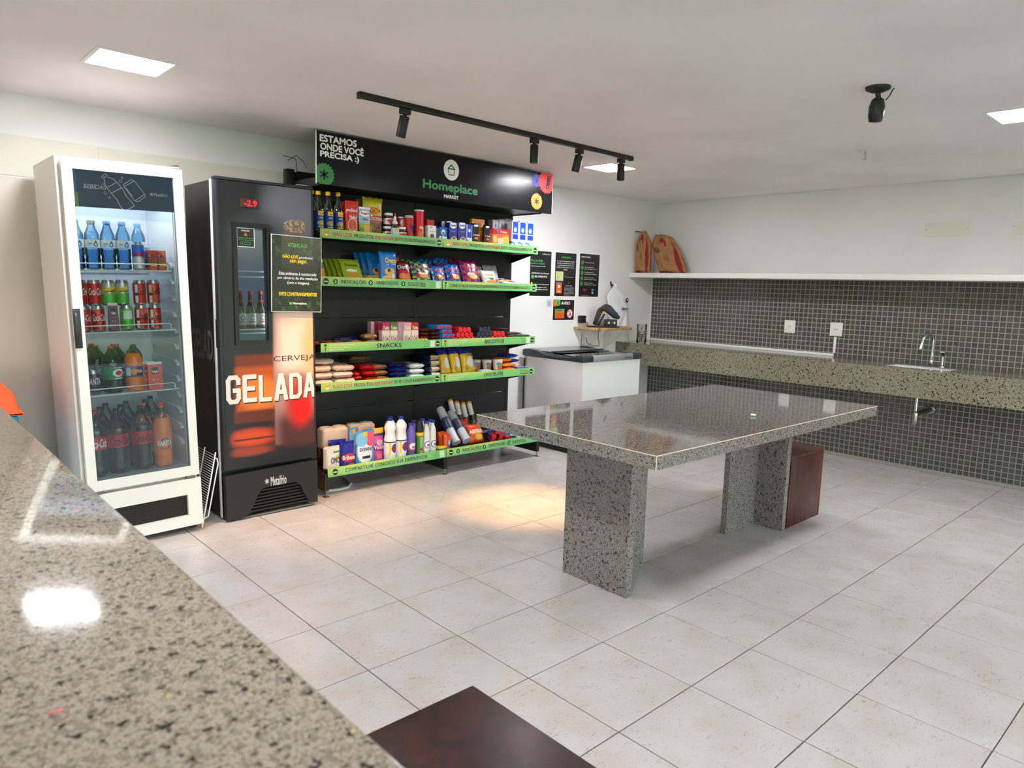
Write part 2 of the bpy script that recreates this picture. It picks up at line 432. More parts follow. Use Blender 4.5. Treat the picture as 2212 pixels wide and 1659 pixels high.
cells = []
for c_ in range(120):
    yc = y_start-PT*(c_+.5)
    if yc < -4.55: break
    for r_ in range(37):
        zc = rows0-PT*(r_+.5)
        if zc < .01: break
        p = Vector((XW, yc, zc))-CAM; dz = p.dot(_f); u = 1106+F_PX*p.dot(_r)/dz
        vis = u < 2206 and not (ZCB-.14 < zc < ZC-.0)
        cells.append((dz if vis else 99+dz, yc, zc))
cells.sort()
for k, (d_, yc, zc) in enumerate(cells):
    if k < 300: link('tile', one_me, mosaic, (XW, yc, zc))
rest = MB()
for d_, yc, zc in cells[300:]:
    o0 = len(rest.v); mtile(rest, yc-PT/2+hg, yc+PT/2-hg, max(zc-PT/2+hg, .001), zc+PT/2-hg)
    for q in rest.v[o0:]: q.x += XW
o = rest.build('mosaic_tiling', mm, mosaic, smooth=0); o['kind'] = 'stuff'
# white corner strip of the mosaic
struct(box('trim_1', XW-.004, XW+.0085, YB-.012, YB-.0005, .96, 1.69, M('white_trim', (232, 230, 224), .5)))

# panels on the left part of the back wall
pan = plaster('panel_paint', (230, 226, 212), .05)
pan2 = plaster('panel_paint_beige', (224, 217, 207), .05)
for x0, x1, z0, z1, mm_, d in ((-3.6, -.2215, 2.082, 2.309, pan, .006), (-.2185, 1.35, 2.082, 2.309, pan, .006), (-3.6, 1.35, .462, 2.076, pan2, .012), (-3.6, 1.35, .002, .452, pan2, .012)):
    box('panel', x0, x1, YB-d, YB, z0, z1, mm_, wall_back, bevel=.001, seg=1)
for (x0, x1, z0, z1) in ((at(1999, 483, x=XW).y, at(2095, 478, x=XW).y, 2.078, 2.191), (at(2190, 472, x=XW).y, at(2190, 472, x=XW).y-.34, 2.07, 2.2)):
    t = thing('wall_plate', 'blank white rectangular wall plate high above the counter, ' + ('whole, above the tap' if z0 > 2.075 else 'cut off by the right picture edge'), 'cover plate', (XW+.0085, (x0+x1)/2, (z0+z1)/2), group='blank plates on the right wall')
    w_, h_ = abs(x1-x0)/2, (z1-z0)/2
    box('plate', -.008, 0, -w_, w_, -h_, h_, M('plate_white', (226, 228, 214), .5), t, bevel=.003)
    for s in (-1, 1): MB().cyl((-.0095, s*(w_-.012), 0), (-.006, s*(w_-.012), 0), .004, 8).build('screw', M('screw_grey', (150, 150, 145), .4, .6), t)

# ------------------------------------------------------------------ ceiling fittings
ledm = M('led_diffuser', (255, 255, 255), .5, emit=LED_POWER, ecol=(248, 248, 255))
frm = M('led_frame', (235, 235, 235), .5)
def led(cx, cy, label):
    t = thing('ceiling_light', label, 'ceiling light', (cx, cy, H), group='square LED panels in the ceiling')
    a, b = .16, .145
    mb = MB()
    for q in ((-a-.018, a+.018, -b-.018, -b), (-a-.018, a+.018, b, b+.018), (-a-.018, -a, -b, b), (a, a+.018, -b, b)): mb.box(q[0], q[1], q[2], q[3], -.006, -.0005)
    mb.build('frame', frm, t, smooth=0)
    box('diffuser', -a, a, -b, b, -.004, -.001, ledm, t)
led(-.336, -.17, 'lit square LED panel in the ceiling above the white fridge')
led(3.335, -.135, 'lit square LED panel in the ceiling behind the spotlight track end')
led(3.38, -3.02, 'lit square LED panel in the ceiling cut by the right picture edge')
led(-.336, -3.02, 'lit square LED panel in the ceiling above the stone bar')

blk = M('black_metal', (18, 18, 19), .42)
t = thing('track_rail', 'long black spotlight track fixed under the ceiling before the shop banner', 'track rail', (1.86, -.57, H))
box('rail', -1.16, 1.19, -.018, .018, -.03, 0, blk, t, bevel=.002)
for s in (-1.165, 1.195): box('end_cap', s-.012, s+.012, -.02, .02, -.033, 0, blk, t, bevel=.003)
glow = M('spot_lens', (255, 226, 190), .3, emit=6, ecol=(255, 205, 150)); dead = M('spot_lens_off', (60, 55, 50), .2)
def spot(x, tilt, label, energy, spread):
    y = -.57
    t = thing('spotlight', label, 'spotlight', (x, y, H-.033), group='black spotlights on the track')
    box('adapter', -.032, .032, -.016, .016, -.03, 0, blk, t, bevel=.003)
    MB().cyl((0, 0, -.04), (0, 0, -.028), .012, 12).build('pivot', blk, t)
    e = Matrix.Rotation(tilt[0], 4, 'X') @ Matrix.Rotation(tilt[1], 4, 'Y')
    hd = MB().lathe([(.002, -.004), (.026, -.004), (.0285, -.008), (.0285, -.118), (.027, -.122), (.024, -.122), (.022, -.105), (.002, -.104)], 28).build('barrel', blk, t, (0, 0, -.036), e.to_euler())
    MB().lathe([(.001, -.108), (.0215, -.108), (.0215, -.106), (.001, -.106)], 20).build('lens', glow if energy else dead, hd)
    if energy:
        l = bpy.data.lights.new('spot_lamp', 'SPOT'); l.energy = energy; l.color = (1, .56, .24); l.spot_size = spread; l.spot_blend = 1.0; l.shadow_soft_size = .02
        lo = bpy.data.objects.new('spot_lamp', l); COL.objects.link(lo); lo.parent = hd; lo.location = (0, 0, -.128)
spot(.985, (.32, .03), 'black cylinder spotlight nearest the left end of the track', SPOT_SHELF, math.radians(58))
spot(2.02, (-.02, 0), 'black cylinder spotlight hanging straight down above the banner emblem', SPOT_FLOOR, math.radians(32))
spot(2.47, (.27, .02), 'black cylinder spotlight, second from the right end of the track', 0, 1)
spot(2.94, (-.03, 0), 'black cylinder spotlight in front of the far LED panel', 0, 1)

c0 = at(1897, 188, z=H)
t = thing('security_camera', 'small black camera hanging from the ceiling on a round base', 'camera', (c0.x, c0.y, H))
MB().lathe([(.004, -.028), (.03, -.024), (.055, -.012), (.058, 0)], 24).build('base', blk, t)
MB().cyl((0, 0, -.02), (.01, -.005, -.07), .012, 10).build('neck', blk, t)
MB().lathe([(.002, -.165), (.03, -.16), (.036, -.14), (.038, -.09), (.028, -.055), (.012, -.045), (.002, -.045)], 20).build('housing', M('camera_black', (22, 22, 24), .25), t, (.008, -.004, 0), (.12, -.2, 0))
MB().tube([(.03, -.03, -.06), (.05, -.04, -.035), (.062, -.045, -.01), (.07, -.05, 0)], .003, 6).build('cable', blk, t)
c0 = at(1870, 325, z=H)
t = thing('fire_sprinkler', 'white fire sprinkler head under the ceiling', 'sprinkler', (c0.x, c0.y, H))
chrome = M('chrome', (205, 207, 210), .12, 1.0)
MB().lathe([(.038, -.006), (.042, 0)], 20).build('rose', M('plate_white', (226, 228, 214), .5), t)
MB().cyl((0, 0, 0), (0, 0, -.03), .008, 10).build('nozzle', chrome, t)
for s in (-1, 1): MB().tube([(s*.006, 0, -.025), (s*.012, 0, -.04), (s*.003, 0, -.06)], .002, 6).build('arm', chrome, t)
MB().lathe([(.003, -.058), (.017, -.062), (.017, -.064), (.003, -.064)], 16).build('deflector', chrome, t)

# ------------------------------------------------------------------ counter, tap, shelf on the right wall
gr_c = granite('counter_granite', [(140, 132, 112), (98, 92, 78), (158, 150, 130), (80, 76, 64)], (34, 33, 28), 150, .57, .63, .12)
t = thing('granite_counter', 'long speckled granite counter with deep front apron along the mosaic wall', 'counter', (XC, -1.5, ZC))
sy0, sy1, sx0, sx1 = -2.33, -1.83, .10, .40           # sink cut-out
L0, L1 = -2.9, YB+1.5-.004
mb = MB()
for q in ((0, XW-XC-.002, L0, sy0+1.5), (0, XW-XC-.002, sy1+1.5, L1), (0, sx0, sy0+1.5, sy1+1.5), (sx1, XW-XC-.002, sy0+1.5, sy1+1.5)): mb.box(q[0], q[1], q[2], q[3], -.03, 0)
mb.build('worktop', gr_c, t, smooth=0)
box('apron', 0, .03, L0, L1, ZCB-ZC, -.0302, gr_c, t)
stl = M('steel_sink', (190, 192, 192), .22, 1.0)
mb = MB(); a0, a1, b0, b1, zz = sx0+.004, sx1-.004, sy0+1.504, sy1+1.496, -.16
mb.add([(a0, b0, -.004), (a1, b0, -.004), (a1, b1, -.004), (a0, b1, -.004), (a0+.02, b0+.02, zz), (a1-.02, b0+.02, zz), (a1-.02, b1-.02, zz), (a0+.02, b1-.02, zz)], [(0, 1, 5, 4), (1, 2, 6, 5), (2, 3, 7, 6), (3, 0, 4, 7), (4, 5, 6, 7)])
mb.build('sink_basin', stl, t, smooth=0)
MB().tube([(a0, b0, -.004), (a1, b0, -.004), (a1, b1, -.004), (a0, b1, -.004), (a0, b0, -.004)], .0025, 6).build('sink_rim', stl, t)
fy, fx = -2.175, 5.40
t = thing('kitchen_tap', 'chrome swan-neck tap with cross handle at the sink', 'tap', (fx, fy, ZC+.0008))
MB().lathe([(.024, 0), (.024, .006), (.012, .012), (.011, .085), (.002, .09)], 16).build('column', chrome, t)
MB().lathe([(.008, .085), (.018, .1), (.026, .12), (.023, .132), (.004, .134)], 8).build('handle', chrome, t)
hb = -.075*-1
MB().cyl((0, 0, .04), (0, .085, .04), .009, 12).build('cross_pipe', chrome, t)
MB().lathe([(.004, .018), (.014, .02), (.016, .05), (.011, .06), (.010, .12), (.004, .122)], 14).build('spout_base', chrome, t, (0, .085, 0))
pts = [(0, .085, .11), (0, .083, .18)]
for k in range(9):
    a = PI*k/8*.93; pts.append((-.055+.055*math.cos(a)*1.0, .085+.05*(1-math.cos(a))*.5, .2+.075*math.sin(a)))
pts.append((-.115, .14, .17))
MB().tube(pts, .0115, 12).build('spout', chrome, t)
MB().cyl((-.112, .137, .185), (-.118, .143, .145), .0125, 12).build('aerator', chrome, t)
t = thing('drain_trap', 'chrome bottle trap under the sink with a pipe into the mosaic wall', 'drain pipe', (5.17, -2.08, .7))
MB().cyl((0, 0, .025), (0, 0, -.12), .012, 14).build('tail_pipe', chrome, t)
MB().lathe([(.003, -.235), (.022, -.23), (.026, -.22), (.026, -.13), (.02, -.115), (.003, -.112)], 18).build('bottle', M('chrome_dull', (150, 150, 142), .25, 1.0), t)
MB().cyl((.02, 0, -.135), (.374, -.01, -.135), .018, 14).build('wall_pipe', M('pipe_grey', (70, 72, 66), .35, .6), t)
MB().lathe([(.02, 0), (.042, .004), (.036, .016), (.02, .02)], 18).build('wall_rose', M('chrome_dull', (150, 150, 142), .25, 1.0), t, (.374, -.01, -.135), (0, -PI/2, 0))

XS = 5.103
t = thing('wall_shelf', 'long white shelf board running along the wall above the mosaic', 'shelf', (XS, -1.5, 1.686))
box('board', 0, XW+.0085-XS, -3.0, YB+1.5-.002, 0, .05, M('shelf_white', (232, 230, 224), .45), t, bevel=.002)

def plate(u0, u1, v0, v1, kind, label):
    a, b = at(u0, v0, x=XW), at(u1, v1, x=XW); y0, y1 = sorted((a.y, b.y)); cy, cz = (y0+y1)/2, (a.z+b.z)/2; w, h = (y1-y0)/2, abs(a.z-b.z)/2
    t = thing('wall_'+kind, label, kind, (XW, cy, cz))
    wm = M('switch_white', (240, 236, 232), .35)
    box('cover', -.01, 0, -w, w, -h, h, wm, t, bevel=.004)
    if kind == 'switch': box('rocker', -.014, -.009, -.02, .02, -.011, .011, M('rocker_white', (228, 222, 218), .35), t, bevel=.002)
    else:
        box('socket_insert', -.012, -.009, -.024, .024, -.012, .012, M('rocker_white', (228, 222, 218), .35), t, bevel=.002)
        mb = MB()
        for d in (-.01, 0, .01): mb.cyl((-.0125, d, 0 if d else -.003), (-.011, d, 0 if d else -.003), .0024, 8)
        mb.build('contact_holes', BLACK, t)
    return t
plate(1696, 1717, 691, 720, 'switch', 'white light switch on the mosaic, left of the power outlet')
plate(1795, 1819, 696, 727, 'outlet', 'white power outlet on the mosaic above the cable duct end')
duct = M('duct_white', (238, 236, 236), .45)
t = thing('cable_duct', 'white cable duct along the counter back rising to the outlet', 'cable duct', (XW, -1.2, ZC))
box('long_run', -.022, 0, 0, YB+1.2-.03, .001, .024, duct, t, bevel=.002)
box('riser', -.012, 0, -.012, .012, .03, .185, duct, t, bevel=.002)
MB().tube([(-.008, .0, .02), (-.008, -.004, .03), (-.008, -.002, .036)], .003, 6).build('loose_wire', blk, t)
# ================================================================== stone table, boxes, bar
gr_t = granite("table_granite", [(138, 130, 122), (98, 92, 86), (162, 154, 146), (76, 73, 69)], (30, 29, 28), 180, .57, .63, .05)
edge = M('cut_edge', (226, 206, 186), .5)
tx0, tx1, ty0, ty1, tz = 1.005, 3.341, -2.412, -1.242, .846
t = thing('stone_table', 'large polished grey granite table on two T-shaped slab legs', 'table', ((tx0+tx1)/2, (ty0+ty1)/2, 0), (0, 0, -.006))
cx, cy = (tx0+tx1)/2, (ty0+ty1)/2
hx, hy = (tx1-tx0)/2, (ty1-ty0)/2
box('table_top', -hx, hx, -hy, hy, tz-.062, tz, gr_t, t, bevel=.0015, seg=1)
mb = MB().tube([(-hx, -hy, tz-.0008), (hx, -hy, tz-.0008)], .0022, 6).tube([(-hx, -hy, tz-.0008), (-hx, hy, tz-.0008)], .0022, 6).tube([(-hx, -hy, tz-.062), (-hx, -hy, tz)], .0022, 6)
mb.build('edge_line', edge, t)
ly = -1.826-cy
for s, xa, xb, sa, sb in ((0, 1.330, 1.376, 1.3765, 1.733), (1, 2.945, 2.990, 2.594, 2.9445)):
    lg = box('leg', xa-cx, xb-cx, ly-.217, ly+.217, 0, tz-.0625, gr_t, t, bevel=.0015, seg=1)
    box('leg_fin', sa-cx, sb-cx, ly-.018, ly+.022, 0, tz-.0625, gr_t, lg, bevel=.0015, seg=1)
def woodm(name, a, b, rough=.35):
    m = M(name, a, rough); nt = m.node_tree; tc = nd(nt, 'TexCoord'); mp = nd(nt, 'Mapping'); mp.inputs['Scale'].default_value = (14, 14, 2.2)
    nt.links.new(tc.outputs['Object'], mp.inputs[0]); n = nd(nt, 'TexNoise'); n.inputs['Scale'].default_value = 1.5; n.inputs['Detail'].default_value = 6; n.inputs['Distortion'].default_value = .6
    nt.links.new(mp.outputs[0], n.inputs[0])
    c = mixc(nt, sstep(nt, n.outputs[0], .35, .68), lin(a), lin(b))
    n2 = nd(nt, 'TexNoise'); n2.inputs['Scale'].default_value = 9; nt.links.new(tc.outputs['Object'], n2.inputs[0])
    nt.links.new(c, nt.nodes['Principled BSDF'].inputs['Base Color'])
    mr = nd(nt, 'MapRange'); nt.links.new(n2.outputs[0], mr.inputs[0]); mr.inputs[3].default_value = rough-.08; mr.inputs[4].default_value = rough+.15
    nt.links.new(mr.outputs[0], nt.nodes['Principled BSDF'].inputs['Roughness'])
    return m
wd = woodm('dark_wood', (62, 26, 20), (92, 44, 32))
wd2 = woodm('dark_wood_stool', (34, 12, 11), (58, 22, 17), .38)
def cube_stool(label, x0, x1, y0, y1, h, m, rz=0):
    t = thing('cube_stool', label, 'stool', ((x0+x1)/2, (y0+y1)/2, 0), (0, 0, rz)); a, b = (x1-x0)/2, (y1-y0)/2; e = .018
    box('seat_top', -a, a, -b, b, h-e, h, m, t, bevel=.002)
    box('side_panel', -a, -a+e, -b, b, .001, h-e-.0005, m, t, bevel=.0015)
    box('side_panel', a-e, a, -b, b, .001, h-e-.0005, m, t, bevel=.0015)
    box('front_panel', -a+e+.0005, a-e-.0005, -b, -b+e, .001, h-e-.0005, m, t, bevel=.0015)
    box('front_panel', -a+e+.0005, a-e-.0005, b-e, b, .001, h-e-.0005, m, t, bevel=.0015)
    return t
cube_stool('dark brown wooden cube stool standing behind the right table leg', 3.02, 3.505, -2.04, -1.58, .485, wd)
cube_stool('dark brown wooden cube stool at the bottom edge beside the stone bar', -.79, -.276, -3.28, -2.765, .48, wd2)
t = thing('bottle_cap', 'small white and green bottle cap lying on the stone table', 'bottle cap', (2.276, -2.143, tz+.0005))
MB().lathe([(.014, 0), (.0155, .002), (.0155, .009), (.014, .011), (.002, .011)], 18).build('shell', M('cap_white', (240, 245, 240), .4), t)
MB().lathe([(.0158, .001), (.0165, .003), (.0158, .005)], 18).build('green_ring', M('cap_green', (40, 150, 110), .4), t)

# foreground bar
gr_b = granite("bar_granite", [(156, 142, 124), (104, 96, 84), (176, 164, 146), (128, 116, 100), (84, 78, 71)], (44, 40, 39), 200, .58, .65, .07, .3)
t = thing('stone_bar', 'polished beige granite bar top in the left foreground', 'bar counter', (-1.16, -3.2, 0))
box('bar_top', -1.1, 0, -1.3, 1.55, 1.14, 1.2, gr_b, t, bevel=.003)
box('bar_wall', -1.0, -.25, -1.2, 1.45, 0, 1.1395, PL, t)
rnd = random.Random(3)
for u, v, c_, n_ in ((110, 1045, (70, 150, 200), 7), (150, 1072, (60, 140, 90), 9), (40, 1063, (90, 160, 210), 5), (185, 1107, (214, 120, 140), 5), (120, 1517, (200, 110, 110), 3), (320, 1532, (200, 190, 70), 3), (765, 1563, (196, 170, 60), 3)):
    p = at(u, v, z=1.2); mb = MB()
    for k in range(1):
        q = Vector((p.x+rnd.gauss(0, .012)+1.16, p.y+rnd.gauss(0, .02)+3.2)); r = rnd.uniform(.0012, .004)
        mb.add([(q.x+r*math.cos(a)*rnd.uniform(.7, 2.2), q.y+r*math.sin(a)*rnd.uniform(.6, 1.2), 1.2004) for a in (0, 1, 2, 3, 4, 5)], [(0, 1, 2, 3, 4, 5)])
    mb.build('paint_fleck', M('fleck_%d_%d' % (u, v), c_, .6), t, smooth=0)

# bin at the left edge
t = thing('waste_bin', 'blue waste bin with orange lid behind the stone bar', 'bin', (-1.02, .55, 0))
pts = [(-.24, .002), (.20, .002), (.222, .78), (-.262, .78)]
MB().prism(pts, -.2, .2, 'y').build('bin_body', M('bin_blue', (40, 150, 200), .45), t, bevel=.015)
mb = MB().prism([(-.28, .781), (.25, .781), (.245, .80), (.225, .80), (.205, .90), (.12, 1.0), (0, 1.04), (-.12, 1.0), (-.25, .90), (-.262, .80), (-.28, .80)], -.22, .22, 'y')
mb.build('lid', M('bin_orange', (240, 84, 20), .35), t, bevel=.012)

# ================================================================== chest freezer
t = thing('chest_freezer', 'white chest freezer with dark grey rim and glass lid below the posters', 'freezer', (3.425, .15, 0))
fw, fd = .845, .775
wb = M('freezer_white', (226, 220, 222), .3)
body = box('body', 0, fw, 0, fd, .05, .872, wb, t, bevel=.006)
box('front_panel', .004, fw-.004, -.004, 0, .07, .868, M('freezer_front', (228, 230, 226), .35), body, bevel=.001, seg=1)
dg = M('rim_grey', (52, 54, 62), .45)
prof = [(-.012, .873), (fd+.01, .873), (fd+.01, .93), (fd-.03, .942), (fd-.14, .940), (fd*.6, .905), (fd*.4, .895), (.16, .905), (.05, .932), (.0, .932), (-.012, .92)]
MB().prism(prof, -.012, .05, 'x').build('left_rim', dg, t, bevel=.004)
MB().prism(prof, fw-.05, fw+.012, 'x').build('right_rim', dg, t, bevel=.004)
for a, b in ((.05, .13), (fw-.13, fw-.05)): MB().prism([(-.012, .873), (.045, .873), (.045, .925), (.0, .932), (-.012, .92)], a, b, 'x').build('rim_corner', dg, t, bevel=.003)
fs = MB().prism([(-.013, .873), (.045, .873), (.045, .922), (.0, .933), (-.009, .928), (-.013, .915)], .1305, fw-.1305, 'x').build('front_rail', M('rail_silver', (168, 174, 182), .35, .5), t, bevel=.003)
MB().prism([(fd-.05, .873), (fd+.01, .873), (fd+.01, .94), (fd-.05, .93)], .0505, fw-.0505, 'x').build('back_rail', M('rail_silver'), t, bevel=.003)
lid = MB().prism([(.0455, .905), (fd*.55, .915), (fd*.55, .921), (.0455, .911)], .0505, fw-.0505, 'x').build('glass_lid', glassy('lid_glass', (205, 215, 212), 1), t)
lid2 = MB().prism([(fd*.45, .922), (fd-.0505, .926), (fd-.0505, .932), (fd*.45, .928)], .0505, fw-.0505, 'x').build('glass_lid', glassy('lid_glass'), t)
box('lid_frame', .0505, fw-.0505, fd*.55, fd*.55+.025, .9285, .938, dg, lid2, bevel=.002)
box('dim_inside_sheet', .06, fw-.06, .06, fd-.06, .8725, .8735, M('inside_dim', (120, 128, 128), .6), t)  # flat sheet on the solid body; the dim interior is put into its grey
words(fs, 'Metalfrio', fw-.235, fw-.155, .887, .905, -.0138, M('logo_grey', (60, 62, 66), .5))
mb = MB()
for k in range(4): a = PI*k/4; bar(mb, (fw-.25-.009*math.cos(a), .897-.009*math.sin(a)), (fw-.25+.009*math.cos(a), .897+.009*math.sin(a)), .0025, -.0138)
mb.build('emblem', M('logo_grey'), fs, smooth=0)
box('plinth', .02, fw-.02, .03, fd-.03, .0, .0495, BLACK, t)
MB().tube([(-.008, fd-.02, .85), (-.008, fd-.015, .6), (-.008, fd-.02, .3)], .007, 8).build('hinge_pipe', BLACK, t)
# ================================================================== white drinks fridge
FO, FL = Vector((-.514, .229, 0)), .027        # lower left front corner, lean to the left
WF = Matrix.Translation(FO) @ Matrix.Rotation(-FL, 4, 'Y')
WFI = WF.inverted()
fW, fH, fD = .592, 2.118, .6
t = thing('drinks_fridge', 'tall white glass-door drinks fridge with a blue header', 'fridge')
t.matrix_world = WF
wf = t
cw = M('fridge_white', (236, 226, 222), .32)
cwd = M('door_white', (240, 238, 228), .35)
dy0 = .045                                     # door thickness
mb = MB()
e = .045
mb.box(-.02, -.02+e, dy0+.004, fD, .04, fH+.012); mb.box(fW-e, fW, dy0+.004, fD, .04, fH+.012)
mb.box(-.02+e, fW-e, fD-e, fD, .04, fH+.012); mb.box(-.02+e, fW-e, dy0+.004, fD-e, fH-.05, fH+.012); mb.box(-.02+e, fW-e, dy0+.004, fD-e, .30, .385)
mb.build('cabinet', cw, t, smooth=0)
box('cabinet_flange', -.022, -.012, dy0-.012, dy0+.0035, .33, fH+.012, cw, t, bevel=.002)
# door
z0, z1 = .338, 2.112
g0, g1, h0, h1 = .048, fW-.047, .395, 2.066     # glass opening
door = thing('door', '', '')
del door['label'], door['category']
bpy.data.objects.remove(door)
mb = MB()
def mitre(p): return p
fr = MB()
for poly in ([(0, z0), (fW, z0), (g1, h0), (g0, h0)], [(fW, z0), (fW, z1), (g1, h1), (g1, h0)], [(fW, z1), (0, z1), (g0, h1), (g1, h1)], [(0, z1), (0, z0), (g0, h0), (g0, h1)]):
    fr.prism(poly, 0, dy0, 'y')
door = fr.build('door_frame', cwd, t, smooth=0)
gl = MB().box(g0, g1, .012, .016, h0, h1).build('door_glass', glassy('fridge_glass', (246, 250, 250), .55, ior=1.5), t)
gk = M('seal_grey', (96, 104, 108), .5)
mb = MB()
for a in ((g0, g0+.004, h0, h1), (g1-.004, g1, h0, h1), (g0, g1, h0, h0+.004), (g0, g1, h1-.004, h1)): mb.box(a[0], a[1], .008, .02, a[2], a[3])
mb.build('door_seal', gk, door, smooth=0)
hm = M('handle_grey', (46, 48, 54), .4)
hz0, hz1 = 1.135, 1.345
hd = MB().prism([(0, hz0), (.036, hz0), (.036, hz1), (0, hz1)], -.006, 0, 'y').build('handle', hm, t, (-.004, 0, 0), bevel=.003)
MB().prism([(-.006, hz0+.02), (-.022, hz0+.05), (-.026, (hz0+hz1)/2), (-.022, hz1-.05), (-.006, hz1-.02)], .006, .022, 'x').build('grip', hm, hd, bevel=.003)
# header print on the glass
hb = 1.876
blue = P('header_blue', (22, 66, 110), [('g', 'y', 1.86, 2.1, (40, 92, 140)), ('n', 9, .5, .75, (52, 78, 98), .7), ('r', -.1, .065, 1.95, 2.2, (36, 130, 205), .002), ('r', -.1, .070, 1.8, 1.95, (150, 190, 90), .002)], .25, 'OBJ')
hdp = box('header_panel', g0+.004, g1-.004, .018, .021, hb, h1-.003, blue, t)
hy = .0172
words(hdp, 'BEBIDAS', .098, .205, 1.972, 1.994, hy, WHITE, shear=.2)
words(hdp, 'Metalfrio', .442, .512, 1.958, 1.976, hy, WHITE)
mb = MB()
for k in range(4): a = PI*k/4; bar(mb, (.428-.01*math.cos(a), 1.966-.01*math.sin(a)), (.428+.01*math.cos(a), 1.966+.01*math.sin(a)), .0028, hy)
def fpt(u, v): q = WFI @ at(u, v, y=.247); return (q.x, q.z)
Z6 = lambda x, y: fpt(160+x*.14465, 350+y*.14465)
for pl in ([(410, 215), (470, 172), (495, 200), (435, 245), (410, 215)], [(450, 250), (462, 330), (490, 390), (560, 470), (640, 560), (690, 660), (740, 720), (800, 710), (895, 660), (885, 625), (780, 510), (720, 400), (640, 300), (560, 240), (500, 225)], [(495, 380), (640, 300)], [(550, 470), (705, 385)],
           [(740, 330), (860, 260), (900, 285), (1062, 490), (1060, 520), (950, 595), (905, 580), (745, 370), (740, 330)], [(750, 365), (895, 285)], [(915, 575), (1050, 485)], [(770, 385), (870, 510)]):
    stroke(mb, [Z6(*q) for q in pl], .0035, hy)
for q in ((695, 285, 7), (715, 238, 5), (465, 465, 7), (525, 530, 5), (445, 325, 5)): c_ = Z6(q[0], q[1]); ring(mb, c_[0], c_[1], q[2]*.001, .002, hy, n=10)
mb.build('drawing', WHITE, hdp, smooth=0)
# inside liner, rack strips, shelves
lin_m = M('fridge_liner', (214, 222, 230), .35)
mb = MB().box(-.02+e, -.02+e+.004, dy0+.01, fD-e, .386, fH-.05).box(fW-e-.004, fW-e, dy0+.01, fD-e, .386, fH-.05).box(-.02+e, fW-e, fD-e-.004, fD-e, .386, fH-.05)
mb.build('liner', lin_m, t, smooth=0)
for sx in (fW-e-.0225,):
    for k in range(15):
        zz = .52+k*.095
        if zz > 1.62: break
        MB().prism([(dy0+.03, zz), (dy0+.03, zz+.012), (dy0+.07, zz+.03), (fD-e-.01, zz+.03), (fD-e-.01, zz)], sx, sx+.018, 'x').build('rack_notch', lin_m, t, smooth=0)
wire = M('wire_white', (232, 238, 236), .35)
SH = [1.548, 1.208, .858]; ya, yb = .085, fD-e-.02
xa, xb = .03, fW-e-.028
for zz in SH:
    mb = MB()
    for k in range(30):
        x = xa+(xb-xa)*k/29; mb.cyl((x, ya, zz), (x, yb, zz), .0014, 5)
    sh = mb.build('wire_shelf', wire, t, smooth=60)
    MB().tube([(xa-.004, ya, zz-.002), (xb+.012, ya, zz-.002)], .0045, 8).build('front_rod', wire, sh)
    MB().tube([(xa-.004, yb, zz-.002), (xb+.004, yb, zz-.002)], .0045, 8).build('back_rod', wire, sh)
    MB().tube([(xa, ya-.002, zz), (xa, ya-.002, zz+.028), (xa+.01, ya-.002, zz+.036), (xb-.02, ya-.002, zz+.036), (xb-.01, ya-.002, zz+.028), (xb-.01, ya-.002, zz)], .0035, 8).build('guard_rail', wire, sh)
lampw = M('fridge_lamp_white', (255, 255, 255), .5, emit=24, ecol=(240, 248, 255))
box('lamp_tube', .06, fW-.1, dy0+.02, dy0+.04, fH-.075, fH-.055, lampw, t)
box('inside_floor', -.02+e+.005, fW-e-.005, dy0+.012, fD-e-.005, .3855, .392, M('floor_ice', (190, 204, 214), .35), t)
# base
mb = MB()
bz0, bz1 = .03, .318
q0, q1, q2, q3 = .065, fW-.075, .095, .225      # grille opening
for a in ((0, q0, bz0, bz1), (q1, fW+.004, bz0, bz1), (q0, q1, bz0, q2), (q0, q1, q3, bz1)): mb.box(a[0], a[1], -.006, .02, a[2], a[3])
bp = mb.build('base_panel', cwd, t, smooth=0)
rust = M('rusty_grille', (62, 48, 40), .7)
mb = MB(); nx_, nz_ = 34, 8
for i in range(nz_+1): zz = q2+(q3-q2)*i/nz_; mb.box(q0, q1, .022, .0245, zz-.0022, zz+.0022)
for i in range(nz_):
    for k in range(nx_+1):
        x = q0+(q1-q0)*(k+(.5 if i % 2 else 0))/nx_
        if x < q1: zz = q2+(q3-q2)*i/nz_; mb.box(x-.0016, x+.0016, .022, .0245, zz, zz+(q3-q2)/nz_)
mb.build('grille_mesh', rust, bp, smooth=0)
box('compressor_box', .0, fW-.002, .0255, fD-.01, .035, .299, BLACK, t)
for s in (.04, fW-.04): MB().lathe([(.018, 0), (.018, .02), (.012, .034), (.002, .035)], 12).build('foot', BLACK, t, (s, .05, 0))
for s in (.04, fW-.04): MB().lathe([(.018, 0), (.018, .02), (.012, .034), (.002, .035)], 12).build('foot', BLACK, t, (s, fD-.06, 0))
for s in (.02, fW-.075): box('hinge', s, s+.05, .0, .03, .3185, .3375, M('hinge_metal', (120, 112, 100), .4, .7), t, bevel=.003)
box('hinge', fW-.05, fW-.01, .005, .04, fH+.0125, fH+.02, M('hinge_metal'), t, bevel=.002)

